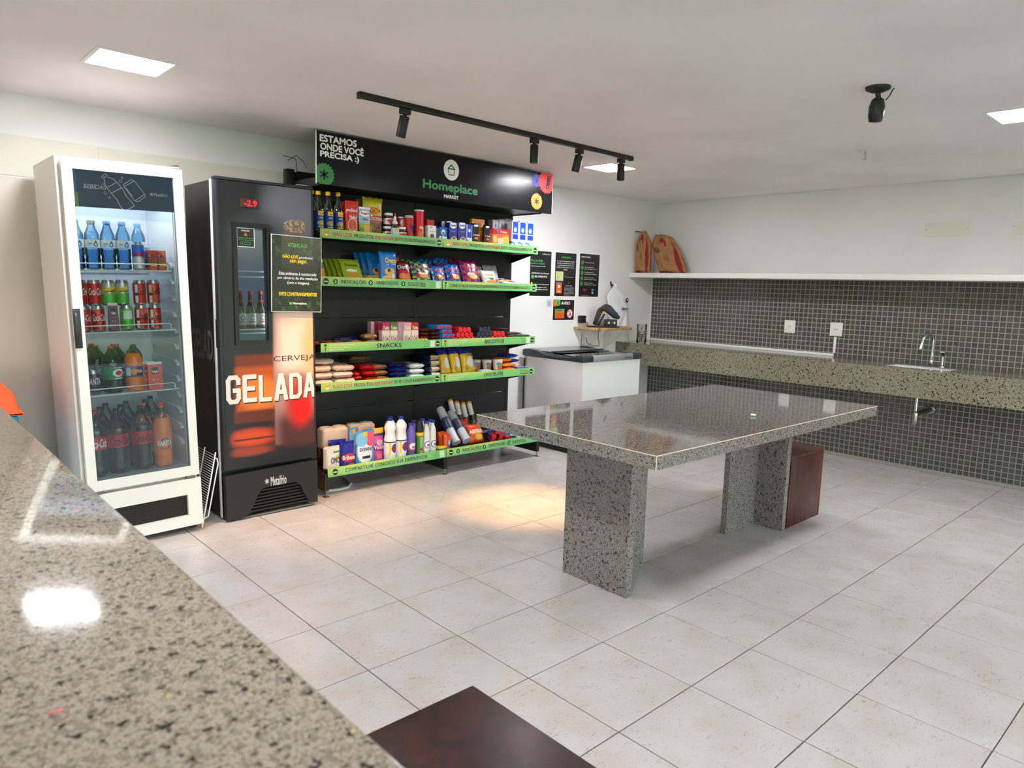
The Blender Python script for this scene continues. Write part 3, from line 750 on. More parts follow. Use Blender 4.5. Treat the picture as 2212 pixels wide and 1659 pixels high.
# ---------------------------------------------------------------- things in the white fridge
def inside(name, label, cat, x, y, z, group, rz=0.):
    o = thing(name, label, cat, group=group); o.matrix_world = WF @ Matrix.Translation((x, y, z)) @ Matrix.Rotation(rz, 4, 'Z'); return o
pet = glassy('clear_plastic', (232, 238, 238), 1.0, .03)
def wrapfn(r, cz=0., a0=0.):
    return lambda x, z: (r*math.sin(x/r+a0), -r*math.cos(x/r+a0), z+cz)
def fx_(u, v=700, y=.4): return (WFI @ at(u, v, y=y)).x
WATER_N = ['cut off by the frame', 'with a grey cap', 'middle blue cap', 'left of the energy drink', 'pale one at the back']
wat = glassy('water_blue', (186, 220, 240), 1.0, .02)
watd = glassy('water_deep', (116, 172, 214), 1.0, .03)
cap_b = M('cap_blue', (24, 122, 212), .35); cap_g = M('cap_grey', (104, 112, 120), .4)
for k, (u, capm) in enumerate(((170, cap_b), (194, cap_g), (226, cap_b), (258, cap_b), (293, cap_b))):
    o = inside('water_bottle', 'large clear water bottle in the fridge, '+WATER_N[k], 'bottle', (.068, .1448, .2216, .2984, .405)[k], .14 if k < 4 else .24, SH[0]+.002, 'water bottles in the fridge')
    r = .0375
    MB().lathe([(.026, 0, 1), (r, .008, 1), (r-.003, .04, 1), (r, .05, 1), (r-.003, .07, 1), (r, .085, 1), (r, .11, 0), (r, .165, 0), (r*.94, .19, 0), (r*.7, .215, 0), (.018, .236, 0), (.016, .245, 0)], 24).build('bottle_body', [wat, watd], o)
    MB().lathe([(.018, .243), (.019, .245), (.019, .262), (.017, .265), (.002, .265)], 18).build('cap', capm, o)
    lb = MB().lathe([(r+.0008, .118), (r+.0008, .162)], 24).build('label', M('label_pale', (228, 236, 240), .5), o)
    letters(MB(), 'água', -.03, -.008, .132, .148, fn=wrapfn(r+.0016)).build('lettering', M('print_greyblue', (110, 130, 150), .5), lb)
    mb = MB(); pts = [(.012*math.sin(a)*(1-.0*a), .137-.012*math.cos(a)) for a in [i*PI/8-PI*.8 for i in range(13)]]+[(0, .162)]
    mb.add([wrapfn(r+.0016)(q[0]+.01, q[1]-.002) for q in pts], [tuple(range(len(pts)))]).build('drop_mark', capm, lb, smooth=0)
def can(o, cols, h=.142, r=.034, text=None, tcol=None, nutr=False, extra=None, ta=0., shear=.28):
    silver = M('can_silver', (196, 198, 202), .25, .9)
    prof = [(r-.006, 0, 0), (r-.001, .006, 0), (r, .012, 1)]
    n = len(cols)
    for i, c_ in enumerate(cols): prof.append((r, .012+(h-.03)*(i+1)/n-.0001, 1+i+1 if i < n-1 else 0))
    prof[2] = (r, .012, 1)
    prof += [(r-.004, h-.006, 0), (r-.005, h, 0), (r-.008, h, 0), (r-.009, h-.003, 0), (.001, h-.003, 0)]
    b = MB().lathe(prof, 24).build('can_body', [silver]+list(cols), o)
    if text: letters(MB(), text, -.036, .036, h*.42, h*.68, shear=shear, bold=.02, fn=wrapfn(r+.0006, 0, ta)).build('lettering', tcol, b)
    if nutr:
        mb = MB(); f2 = wrapfn(r+.0006)
        for z_0, z_1 in ((h*.5, h*.82), (h*.1, h*.38)):
            mb.add([f2(-.033+.004*i, z_0 if j == 0 else z_1) for j in (0, 1) for i in range(5)], [(i, i+1, i+6, i+5) for i in range(4)])
        mb.build('nutrition_panel', M('label_pale'), b, smooth=0)
    if extra: extra(b, r, h)
    return b
red = M('cola_red', (206, 16, 34), .28, .25, coat=.3); dred = M('cola_red_dark', (172, 10, 30), .3, .25)
sgreen = M('can_green', (96, 196, 74), .3, .2); sgrey = M('can_pale', (196, 202, 198), .3, .5)
def band(b, r, h):
    mb = MB(); f2 = wrapfn(r+.0005); n = 12
    mb.add([f2(-.05+.1*i/n, h*.42+h*.26*i/n+(0 if j == 0 else h*.17)) for j in (0, 1) for i in range(n+1)], [(i, i+1, i+n+2, i+n+1) for i in range(n)])
    mb.build('yellow_band', M('band_yellow', (240, 206, 20), .4), b)
    letters(MB(), 'Schweppes', -.03, .03, 0, h*.12, bold=.01, fn=lambda x, z: wrapfn(r+.001)(x, h*.50+z+(x+.0)*h*1.9*.55)).build('lettering', BLACK, b)
zt = .145
for row, zz in ((0, SH[1]+.002), (1, SH[1]+.002+.1425)):
    items = [(191, 'coke', 'a'), (222, 'coke', 'a'), (280, 'green', ''), (313, 'zero', 'n'), (347, 'zero', 'n')] if row == 0 else [(180, 'coke', 'a'), (206, 'coke', 'a'), (233, 'schw', ''), (262, 'schw', ''), (310, 'zero', 'n'), (344, 'zero', 'n')]
    where = 'on the lower layer' if row == 0 else 'stacked on the upper layer'
    cnt = {}
    for u, kd, _ in items:
        i = cnt.get(kd, 0); cnt[kd] = i+1
        x = dict(zip([q[0] for q in items], (.075, .146, .29, .366, .440) if row == 0 else (.066, .136, .206, .276, .366, .440)))[u]
        if kd == 'coke':
            o = inside('soda_can', 'red cola can with white script %s, %s of two' % (where, ('left', 'right')[i]), 'can', x, .14, zz, 'drink cans on the second fridge shelf')
            can(o, [red, red], text='Coca-Cola', tcol=WHITE)
        elif kd == 'zero':
            o = inside('soda_can', 'red cola can with black script %s, %s of two' % (where, ('left', 'right')[i]), 'can', x, .14, zz, 'drink cans on the second fridge shelf')
            can(o, [red, red], text='Coca-Cola', tcol=BLACK, nutr=True, ta=.5)
        elif kd == 'green':
            o = inside('soda_can', 'bright green can with a pale panel beside the purple carton', 'can', x, .14, zz, 'drink cans on the second fridge shelf')
            can(o, [sgreen, sgreen], extra=lambda b, r, h: MB().add([wrapfn(r+.0006)(-.024+.006*i, h*(.45 if j == 0 else .8)) for j in (0, 1) for i in range(9)], [(i, i+1, i+10, i+9) for i in range(8)]).build('nutrition_panel', M('label_pale'), b, smooth=0) and None)
        else:
            o = inside('soda_can', 'pale and green can with yellow band, %s one of the pair' % ('left', 'right')[i], 'can', x, .14, zz, 'drink cans on the second fridge shelf')
            can(o, [sgreen, sgrey], extra=band)
x = .368
o = inside('energy_can', 'blue and silver energy drink can beside the water bottles', 'can', x, .122, SH[0]+.002, 'energy cans')
can(o, [M('energy_silver', (214, 218, 226), .25, .4), M('energy_blue', (26, 80, 190), .3, .3)], h=.158, r=.031, text='Energy', tcol=M('cola_red')).parent = o
o = inside('energy_can', 'dark blue energy drink can half hidden behind the silver one', 'can', x+.05, .18, SH[0]+.002, 'energy cans')
can(o, [M('energy_navy', (26, 34, 110), .3, .3), M('energy_navy2', (40, 60, 170), .3, .3)], h=.13, r=.031)
choc = P('choco_box', (196, 36, 30), [('e', .45, .72, .42, .1, (240, 190, 40)), ('d', .9, 1, .93, (206, 44, 30)), ('e', .4, .42, .5, .16, (140, 70, 40)), ('r', .2, .95, .2, .3, (226, 200, 60)), ('r', .15, .9, .02, .12, (210, 70, 60))], .35)
for k in range(2):
    x = .437+.048*k
    o = inside('chocolate_drink_box', 'small red chocolate drink carton on the top fridge shelf, %s of two' % ('left', 'right')[k], 'carton', x, .112, SH[0]+.002, 'chocolate drink cartons')
    b = MB().box(-.023, .023, -.02, .02, 0, .113, uv=True).build('carton', choc, o, bevel=.0015, seg=1)
    words(b, 'NESCAU', -.02, .018, .07, .085, -.0208, M('print_navy', (24, 30, 110), .4), bold=.03, shear=.2)
def pouch_carton(o, w, h, d, colm, textcol, facecol):
    b = MB().add([(-w/2, -d/2, 0), (w/2, -d/2, 0), (w/2, d/2, 0), (-w/2, d/2, 0), (-w/2*.96, -d*.1, h*.9), (w/2*.96, -d*.1, h*.9), (w/2*.96, d*.1, h*.9), (-w/2*.96, d*.1, h*.9)], [(0, 3, 2, 1), (4, 5, 6, 7), (0, 1, 5, 4), (1, 2, 6, 5), (2, 3, 7, 6), (3, 0, 4, 7)], 0).build('carton', colm, o, bevel=.002, seg=1)
    MB().add([(-w/2*.96, -d*.1, h*.9), (w/2*.96, -d*.1, h*.9), (w/2*.96, d*.1, h*.9), (-w/2*.96, d*.1, h*.9), (-w/2, -.002, h), (w/2, -.002, h), (w/2, .002, h), (-w/2, .002, h)], [(4, 5, 6, 7), (0, 1, 5, 4), (1, 2, 6, 5), (2, 3, 7, 6), (3, 0, 4, 7)]).build('top_fold', M('fold_white', (226, 222, 214), .5), o, smooth=0)
    f3 = lambda x, z: (x, -d/2+(d*.4)*(z/(h*.9))-.0012, z)
    mb = MB(); mb.add([f3(a, b_) for a, b_ in ((-w*.22, h*.56), (w*.22, h*.56), (w*.22, h*.8), (-w*.22, h*.8))], [(0, 1, 2, 3)]); mb.build('badge', BLACK, b, smooth=0)
    f4 = lambda x, z: (x, -d/2+(d*.4)*(z/(h*.9))-.002, z)
    letters(MB(), 'Valle', -w*.2, w*.2, h*.6, h*.7, fn=f4, bold=.03).build('lettering', WHITE, b, smooth=0)
    mb = MB()
    for s in (-1, 1): pp = [(s*w*.14+w*.06*math.cos(i*PI/4), h*.36+w*.06*math.sin(i*PI/4)) for i in range(8)]; mb.add([f4(*q) for q in pp], [tuple(range(8))])
    mb.add([f4(*q) for q in ((-w*.1, h*.27), (0, h*.25), (w*.1, h*.27), (0, h*.235))], [(0, 1, 2, 3)])
    mb.build('fruit_mark', facecol, b, smooth=0)
x = .214
o = inside('juice_carton', 'small purple juice carton standing before the cola cans', 'carton', x, .108, SH[1]+.002, 'small juice cartons')
pouch_carton(o, .05, .158, .034, M('carton_purple', (122, 62, 98), .4), WHITE, M('fruit_cream', (236, 220, 190), .5))
for k in range(3):
    x = .412-.027*k
    o = inside('juice_carton', 'small red juice carton on the third fridge shelf, '+('foremost of the row', 'second of the row', 'rearmost of the row')[k], 'carton', x, .116+.04*k, SH[2]+.002, 'small juice cartons')
    pouch_carton(o, .082, .162, .034, M('carton_red', (226, 72, 52), .4), WHITE, M('fruit_cream'))
def pet_bottle(o, h, r, liquid, level, capm, labm, lz, text=None, tcol=None, clear=None, neck=.35, shear=.28, lh=None):
    cl = clear or pet; lv = level*h
    sh = h*(1-neck)
    pr = [(r*.62, 0, 1), (r*.9, h*.012, 1), (r, h*.05, 1), (r, h*.12, 1), (r*.965, h*.2, 1), (r, h*.26, 1), (r, sh, 1), (r*.93, sh+h*neck*.2, 1), (r*.74, sh+h*neck*.48, 1), (r*.42, sh+h*neck*.75, 1), (.0135, sh+h*neck*.9, 1), (.0125, h*.985, 1)]
    out = []
    for q in pr:
        out.append((q[0], q[1], 1 if q[1] < lv else 0))
    b = MB().lathe(out, 24).build('bottle_body', [cl, liquid], o)
    MB().lathe([(.0155, h*.965), (.016, h*.967), (.016, h*1.005), (.014, h*1.01), (.002, h*1.01)], 16).build('cap', capm, o)
    if labm:
        lb = MB().lathe([(r+.001, lz[0]*h), (r+.001, lz[1]*h)], 24, uv=True).build('label', labm, o)
        if text:
            c_ = (lz[0]+lz[1])/2*h; q = (lz[1]-lz[0])*h*.32
            letters(MB(), text, -r*.95, r*.95, c_-q, c_+q, shear=shear, bold=.02, fn=wrapfn(r+.0018)).build('lettering', tcol, lb)
        return lb
cola = M('cola_dark', (24, 16, 16), .15, spec=.6); orange = M('orange_drink', (238, 120, 10), .25); guar = M('guarana_dark', (16, 22, 14), .18, spec=.6)
gpet = glassy('green_plastic', (120, 170, 130), 1.0, .03); cb = M('cap_black', (24, 24, 26), .4); cr_ = M('cap_red', (214, 40, 34), .4); co_ = M('cap_orange', (240, 104, 24), .4); cbl = M('cap_royal', (26, 66, 190), .4)
lred = M('cola_label', (200, 26, 44), .4)
for k, (u, y, zero) in enumerate(((.086, .14, 0), (.197, .14, 1), (.325, .14, 1), (.14, .245, 1), (.25, .25, 1), (.086, .36, 1), (.197, .36, 1), (.307, .36, 1))):
    o = inside('cola_bottle', 'dark cola bottle on the fridge floor, '+('cut off at the left with white script', 'front row left with black script', 'front row next to the orange soda', 'second row left', 'second row middle', 'back row left', 'back row middle', 'back row right')[k], 'bottle', u, y, .393, 'cola bottles on the fridge floor')
    pet_bottle(o, .372, .054, cola, .70, cr_ if k == 0 else cb, lred, (.42, .62), 'Coca-Cola', WHITE if k == 0 else BLACK, neck=.36)
lor = M('orange_label', (240, 124, 28), .4)
for k, (u, y) in enumerate(((.437, .14), (.473, .245), (.368, .25))):
    o = inside('orange_soda_bottle', 'orange soda bottle on the fridge floor, '+('foremost, at the right', 'behind at the right wall', 'behind, with orange cap')[k], 'bottle', u, y, .393, 'orange soda bottles')
    lb = pet_bottle(o, .365, .05, orange, .72, co_, lor, (.2, .56), None, None, neck=.38)
    if k < 2:
        mb = MB(); f2 = wrapfn(.0525)
        mb.add([f2(.03*math.cos(i*PI/8), .14+.034*math.sin(i*PI/8)) for i in range(16)], [tuple(range(16))]); mb.build('round_mark', M('print_navy'), lb, smooth=0)
        letters(MB(), 'FANTA', -.042, .042, .128, .158, bold=.04, shear=.05, fn=wrapfn(.0532)).build('lettering', WHITE, lb)
        MB().add([wrapfn(.0532)(*q) for q in ((-.012, .172), (.004, .182), (.024, .174), (.006, .164))], [(0, 1, 2, 3)]).build('leaf_mark', M('leaf_green', (60, 160, 60), .4), lb, smooth=0)
for k, (u, y) in enumerate(((.412, .355), (.474, .46))):
    o = inside('cola_bottle', 'dark soda bottle with a blue cap at the very back, %s of two' % ('left', 'right')[k], 'bottle', u, y, .393, 'blue-capped bottles')
    pet_bottle(o, .372, .048, cola, .7, cbl, None, None)
lgr = P('guarana_label', (18, 128, 56), [('e', .57, .5, .1, .3, (246, 246, 240)), ('e', .57, .5, .06, .18, (214, 20, 40)), ('r', .5, .64, .05, .12, (240, 240, 240)), ('r', .5, .64, .88, .93, (230, 240, 230))], .4)
for k, (u, y) in enumerate(((.197, .145), (.252, .255), (.146, .257), (.15, .37))):
    o = inside('guarana_bottle', 'green soda bottle with dark drink and red cap, '+('front one on the third shelf', 'second row right', 'second row left', 'rearmost')[k], 'bottle', u, y, SH[2]+.002, 'green soda bottles')
    pet_bottle(o, .262, .052, guar, .66, cr_, lgr, (.3, .58), None, None, clear=gpet, neck=.36)
ljb = P('juice_label', (40, 90, 170), [('r', .5, .66, .12, .9, (20, 22, 24)), ('e', .46, .5, .06, .3, (240, 150, 30)), ('r', .3, .4, .1, .9, (210, 220, 230))], .4)
for k, (u, y) in enumerate(((.308, .14), (.35, .285), (.262, .365))):
    o = inside('juice_bottle', ('orange juice bottle with a blue label on the third shelf', 'juice bottle with a dark cap behind the orange one', 'juice bottle with a dark cap at the back of the third shelf')[k], 'bottle', u, y, SH[2]+.002, 'juice bottles')
    lb = pet_bottle(o, .252, .046, orange if k == 0 else guar, .86, M('cap_dark', (44, 46, 54), .4), ljb, (.34, .58), None, None, neck=.26)
    if k == 0: letters(MB(), 'Valle', .004, .036, .108, .128, bold=.03, fn=wrapfn(.048)).build('lettering', WHITE, lb)
for k, (u, y) in enumerate(((.100, .15), (.0655, .215))):
    o = inside('soda_can', ('purple grape soda can at the left of the third shelf', 'orange soda can cut off at the left of the third shelf')[k], 'can', u, y, SH[2]+.002, 'cans on the third fridge shelf')
    c_ = (M('can_purple', (76, 36, 84), .3, .2), M('can_orange', (222, 110, 30), .3, .2))[k]
    can(o, [c_, c_], h=.135, text='FANTA', tcol=WHITE, shear=.05)

# ---------------------------------------------------------------- loose wire rack leaning between the fridges
t = thing('spare_wire_rack', 'white wire fridge rack leaning on edge between the two fridges', 'wire rack', (.085, .27, .004), (0, .2, .0))
mb = MB()
for k in range(30): zz = .02+.43*k/29; mb.cyl((0, .0, zz), (0, .36, zz), .0016, 5)
mb.build('wires', wire, t, smooth=60)
for yy in (0, .18, .36): MB().tube([(0.004, yy, 0), (0.004, yy, .47)], .0045, 8).build('rod', wire, t)
MB().tube([(.004, .002, .05), (.03, .002, .07), (.032, .002, .40), (.02, .002, .43), (.004, .002, .435)], .004, 8).build('guard_rail', wire, t)
# ================================================================== black beer fridge
BO, BL = Vector((.238, .275, 0)), .008
BF = Matrix.Translation(BO) @ Matrix.Rotation(-BL, 4, 'Y'); BFI = BF.inverted()
bW, bH, bD = .624, 2.112, .52
def bpt(u, v, y=.275): q = BFI @ at(u, v, y=y); return q.x, q.z
t = thing('beer_fridge', 'tall black beer fridge with a printed bottle door and small window', 'fridge'); t.matrix_world = BF
bkm = M('fridge_black', (20, 20, 22), .38)
mb = MB(); e = .04
mb.box(-.0, e, .052, bD, .03, bH); mb.box(bW-e, bW, .052, bD, .03, bH); mb.box(e, bW-e, bD-e, bD, .03, bH); mb.box(e, bW-e, .052, bD-e, bH-.05, bH); mb.box(e, bW-e, .052, bD-e, .3, .36)
cab = mb.build('cabinet', bkm, t, smooth=0)
box('white_edge', -.007, -.0005, .0525, .075, .02, bH, M('edge_white', (232, 230, 228), .4), t)
wx0, wz1 = bpt(500, 479); wx1, _ = bpt(581, 484); _, wz0 = bpt(514, 745)
ix0, ix1, iz0, iz1 = wx0+.026, wx1-.022, wz0+.022, wz1-.024
dz0, dz1 = .335, bH-.004
SX = lambda u, v: bpt(u, v)[0]
SZ = lambda u, v: bpt(u, v)[1]
bx = SX(592, 800)
R1 = SX(600, 800)
dpr = P('beer_print', (26, 26, 30), [
    ('e', SX(630, 460), SZ(630, 460), .19, .24, (104, 104, 114), .9), ('e', SX(560, 520), SZ(560, 520), .2, .16, (52, 54, 60), .9),
    ('r', SX(508, 780), .7, SZ(560, 805), SZ(560, 766), (110, 42, 20), .014), ('r', SX(508, 800), .7, SZ(560, 892), SZ(560, 792), (176, 78, 22), .02), ('e', SX(560, 850), SZ(560, 850), .13, .10, (222, 124, 44), .9),
    ('r', SX(505, 880), .7, SZ(560, 914), SZ(560, 885), (96, 38, 20), .012), ('r', SX(498, 912), .7, SZ(560, 932), SZ(560, 911), (34, 24, 24), .012),
    ('e', SX(545, 945), SZ(545, 945), .17, .055, (206, 74, 34), .9), ('r', SX(505, 945), .4, SZ(545, 950), SZ(545, 946), (90, 34, 22), .004), ('r', SX(505, 965), .4, SZ(545, 968), SZ(545, 964), (90, 34, 22), .004), ('e', SX(540, 975), SZ(540, 975), .15, .03, (150, 60, 36), .8),
    ('r', bx, .9, SZ(640, 955), SZ(640, 660), (170, 130, 120), .01), ('r', bx+.03, .9, SZ(640, 800), SZ(640, 640), (232, 206, 192), .05), ('e', SX(684, 750), SZ(684, 750), .11, .2, (246, 178, 126), .9),
    ('r', bx, .9, SZ(640, 1000), SZ(640, 890), (80, 40, 38), .08), ('e', SX(648, 868), SZ(648, 868), .10, .16, (190, 34, 24), .9), ('e', SX(652, 880), SZ(652, 880), .06, .10, (228, 14, 12), .8),
    ('r', bx, .9, .2, SZ(640, 962), (24, 22, 24), .03), ('r', -.1, .9, .2, SZ(560, 985), (22, 22, 26), .02), ('r', -.1, SX(496, 800), .2, 2.3, (22, 22, 25), .03), ('r', -.1, .9, .2, SZ(560, 1004), (22, 22, 26), .01)], .33, 'OBJ')
dm = MB()
for a in ((0, wx0, dz0, dz1), (wx1, bW, dz0, dz1), (wx0, wx1, dz0, wz0), (wx0, wx1, wz1, dz1)): dm.box(a[0], a[1], 0, .05, a[2], a[3])
door = dm.build('door', dpr, t, smooth=0)
box('door_edge', -.004, .02, -.003, .049, dz0-.002, dz1+.003, M('door_trim', (34, 35, 40), .4), door, bevel=.004)
box('door_edge', bW-.012, bW+.003, -.002, .049, dz0, dz1+.002, M('door_trim'), door, bevel=.004)
box('door_edge', -.004, bW+.003, -.003, .05, dz1+.0032, dz1+.02, M('door_trim'), door, bevel=.004)
box('pull_handle', -.010, -.0042, .004, .04, SZ(484, 752), SZ(484, 690), bkm, t, bevel=.002)
wfm = M('window_frame', (16, 16, 18), .35)
mb = MB()
for a in ((wx0, ix0, wz0, wz1), (ix1, wx1, wz0, wz1), (ix0, ix1, wz0, iz0), (ix0, ix1, iz1, wz1)): mb.box(a[0], a[1], -.012, .045, a[2], a[3])
wfo = mb.build('window_frame', wfm, t, smooth=0)
box('window_glass', ix0, ix1, -.002, .002, iz0, iz1, glassy('beer_glass', (226, 234, 238), .5), t)
# inside
box('back_lining', e, bW-e, bD-e-.006, bD-e-.001, .361, bH-.051, M('lining_blue', (150, 170, 186), .5), t)
lampm = M('fridge_lamp', (255, 255, 255), .5, emit=5, ecol=(225, 238, 255))
box('lamp_strip', ix1+.03, ix1+.05, .07, .085, 1.0, 2.0, lampm, t)
for v_, z_ in ((586, 0), (598, 0), (714, 0), (722, 0)):
    zz = SZ(540, v_)
    mb = MB().cyl((e, .085, zz), (bW-e, .085, zz), .005, 8)
    for k in range(16): mb.cyl((e+(bW-2*e)*k/15, .085, zz), (e+(bW-2*e)*k/15, bD-e-.01, zz), .0015, 5)
    mb.build('wire_shelf', wire, t, smooth=60)
notice = P('notice_small', (22, 30, 24), [('n', 9, .5, .7, (34, 52, 36), .8), ('g', 'y', .5, .9, (30, 34, 34))], .4)
nx0, nz1 = bpt(510, 491); nx1, nz0 = bpt(551, 535)
sg = box('notice_sheet', nx0, nx1-.004, -.0045, -.0025, nz0, nz1, WHITE, t)
MB().box(nx0+.004, nx1-.008, -.0049, -.0046, nz0+.004, nz1-.004, uv=True).build('notice_print', notice, sg)
nw, nh = nx1-.004-nx0, nz1-nz0
words(sg, 'ATENÇÃO', nx0+nw*.25, nx0+nw*.72, nz1-nh*.2, nz1-nh*.09, -.0053, WHITE)
MB().add([(nx0+nw*.5+a, -.0053, nz1-nh*.4+b) for a, b in ((-.012, 0), (.012, 0), (0, .02))], [(0, 1, 2)]).build('warning_sign', M('warn_red', (240, 80, 50), .5), sg, smooth=0)
for k, s in enumerate(('Bebidas alcoólicas,', 'somente, venda proibida', 'para menores de', '18 anos.')): words(sg, s, nx0+nw*(.1 if k < 2 else .2), nx0+nw*(.9 if k < 2 else .8), nz1-nh*(.56+.105*k), nz1-nh*(.49+.105*k), -.0053, M('print_green', (90, 170, 90), .5))
# display
ax, az = bpt(518, 428); cx_, cz_ = bpt(557, 450)
ds = box('display', ax, cx_, -.006, 0, cz_, az, M('display_brown', (70, 40, 32), .25), t, bevel=.002)
rd = M('led_red', (255, 30, 40), .4, emit=1.6, ecol=(255, 16, 30))
dw, dh = cx_-ax, az-cz_
words(ds, '-2.9', ax+dw*.22, ax+dw*.92, cz_+dh*.16, cz_+dh*.84, -.0068, rd, bold=.012)
# door lettering
shadow = M('letter_shadow', (70, 52, 46), .5); cream = M('letter_cream', (224, 218, 210), .45)
BLOCK = {'E': [[(1, 0), (0, 0), (0, 1), (1, 1)], [(0, .5), (.85, .5)]], 'L': [[(0, 1), (0, 0), (1, 0)]], 'D': [[(0, 0), (0, 1), (.72, 1), (1, .84), (1, .16), (.72, 0), (0, 0)]],
         'A': [[(0, 0), (.42, 1), (.58, 1), (1, 0)], [(.2, .3), (.8, .3)]], 'G': [[(1, .74), (1, .88), (.78, 1), (.2, 1), (0, .86), (0, .14), (.2, 0), (.78, 0), (1, .14), (1, .46), (.56, .46)]]}
def block(s, x0, x1, z0, z1, y, m):
    q = (x1-x0)*.30; mb = MB()
    for k, pl in enumerate(BLOCK[s]):
        pts = [(x0+q/2+(x1-x0-q)*a, z0+q/2+(z1-z0-q)*b) for a, b in pl]
        for i, (a, b) in enumerate(zip(pts[:-1], pts[1:])):
            d = (Vector(b)-Vector(a)).normalized()*(q*.32)
            bar(mb, (a[0]-d.x, a[1]-d.y), (b[0]+d.x, b[1]+d.y), q, y-.00003*i-.0002*k)
    return mb.build('lettering', m, door, smooth=0)
for s, u0, u1, va, vb in (('G', 488, 520, 811, 873), ('E', 524, 556, 809, 869), ('L', 559, 588, 808, 867), ('A', 592, 622, 806, 866), ('D', 625, 652, 805, 861), ('A', 655, 681, 804, 859)):
    x0, _ = bpt(u0, 840); x1, _ = bpt(u1, 840); za, zb = SZ((u0+u1)/2, va), SZ((u0+u1)/2, vb)
    block(s, x0+.005, x1+.005, zb-.009, za-.009, -.0006, shadow)
    block(s, x0, x1, zb, za, -.0014, cream)
words(door, 'CERVEJA', SX(591, 776), SX(684, 773)-.008, SZ(640, 782), SZ(640, 767), -.0008, M('print_brown', (70, 44, 36), .5), bold=0)
cp = [(SX(u, v), SZ(u, v)) for u, v in ((611, 494), (613, 481), (622, 476), (640, 475), (655, 479), (660, 489), (659, 498), (650, 504), (622, 500))]
MB().add([(a, -.0006, b) for a, b in cp], [tuple(range(len(cp)))]).build('cap_print', P('crown_cap', (120, 96, 74), [('n', 50, .45, .6, (176, 156, 130))], .4, 'OBJ'), door, smooth=0)
nk = [(SX(u, v), SZ(u, v)) for u, v in ((613, 500), (659, 504), (662, 530), (610, 530))]
MB().add([(a, -.0005, b) for a, b in nk], [tuple(range(4))]).build('neck_print', M('neck_amber', (122, 84, 82), .4), door, smooth=0)
# side print
sp_ = M('side_cream', (112, 106, 102), .45)
def sidefn(y0, z0): return lambda x, z: (-.0012, y0-x, z)
letters(MB(), 'GELADA', 0, .47, 1.02, 1.20, bold=.02, out=(-1, 0, 0), fn=lambda x, z: (-.0012, .50-x, z)).build('side_lettering', sp_, t, smooth=0)
letters(MB(), 'CERVEJA', 0, .30, 1.27, 1.31, bold=0, out=(-1, 0, 0), fn=lambda x, z: (-.0012, .40-x, z)).build('side_lettering', M('side_dim', (66, 60, 58), .45), t, smooth=0)
mb = MB(); mb.add([(-.0008, y, z) for y, z in ((.50, .60), (.16, .60), (.16, 1.35), (.20, 1.5), (.27, 1.62), (.29, 1.75), (.37, 1.75), (.40, 1.62), (.50, 1.48))], [tuple(range(9))])
mb.build('side_bottle_print', P('side_bottle', (44, 42, 44), [('g', 'y', 1.4, .7, (58, 30, 24)), ('n', 8, .45, .7, (70, 66, 64), .6)], .4, 'OBJ'), t, smooth=0)
# base
bp = MB()
G = [(.16, .045), (.18, .09), (.20, .14), (.235, .18), (.30, .195), (.42, .195), (.47, .185), (.50, .16), (.52, .11), (.54, .07), (.555, .045)]
poly = [(.002, .012), (.12, .012)]+[(a-.02 if i == 0 else a, b-.02 if i == 0 else b) for i, (a, b) in enumerate(G)]+[(.58, .02), (bW, .02), (bW, .315), (.002, .302)]
bp.prism(poly, -.012, .03, 'y'); base = bp.build('base_cover', M('base_black', (24, 24, 27), .5), t, smooth=0)
box('grille_back', .13, .575, .032, .036, .02, .21, M('grille_dark', (8, 8, 9), .7), base)
for k in range(8):
    zz = .034+k*.021; lo = .15+.012*k if k < 5 else .2+.02*(k-4); hi = .56-.008*k
    box('grille_slat', lo, hi, .004, .031, zz, zz+.011, M('base_black'), base, smooth=0)
box('base_lip', .1, .59, -.004, .02, .006, .0115, M('lip_grey', (140, 140, 140), .4, .5), base)
lx0, lz1 = bpt(583, 1029); lx1, lz0 = bpt(617, 1044)
words(base, 'Metalfrio', lx0, lx1, lz0+.004, lz1, -.0126, M('logo_white', (220, 222, 224), .4))
mb = MB(); sx_, sz_ = bpt(575, 1039)
for k in range(4): a = PI*k/4; bar(mb, (sx_-.015*math.cos(a), sz_-.017*math.sin(a)), (sx_+.015*math.cos(a), sz_+.017*math.sin(a)), .004, -.0126)
mb.build('emblem', M('logo_white'), base, smooth=0)
box('machine_box', .01, bW-.01, .04, bD-.01, .032, .298, BLACK, t)
for s, y in ((.05, .06), (bW-.05, .06), (.05, bD-.06), (bW-.05, bD-.06)): MB().lathe([(.016, 0), (.016, .012), (.01, .028), (.002, .0295)], 12).build('foot', BLACK, t, (s, y, 0))
box('top_hinge', bW-.10, bW-.03, .0, .04, bH+.018, bH+.024, chrome, t, bevel=.002)
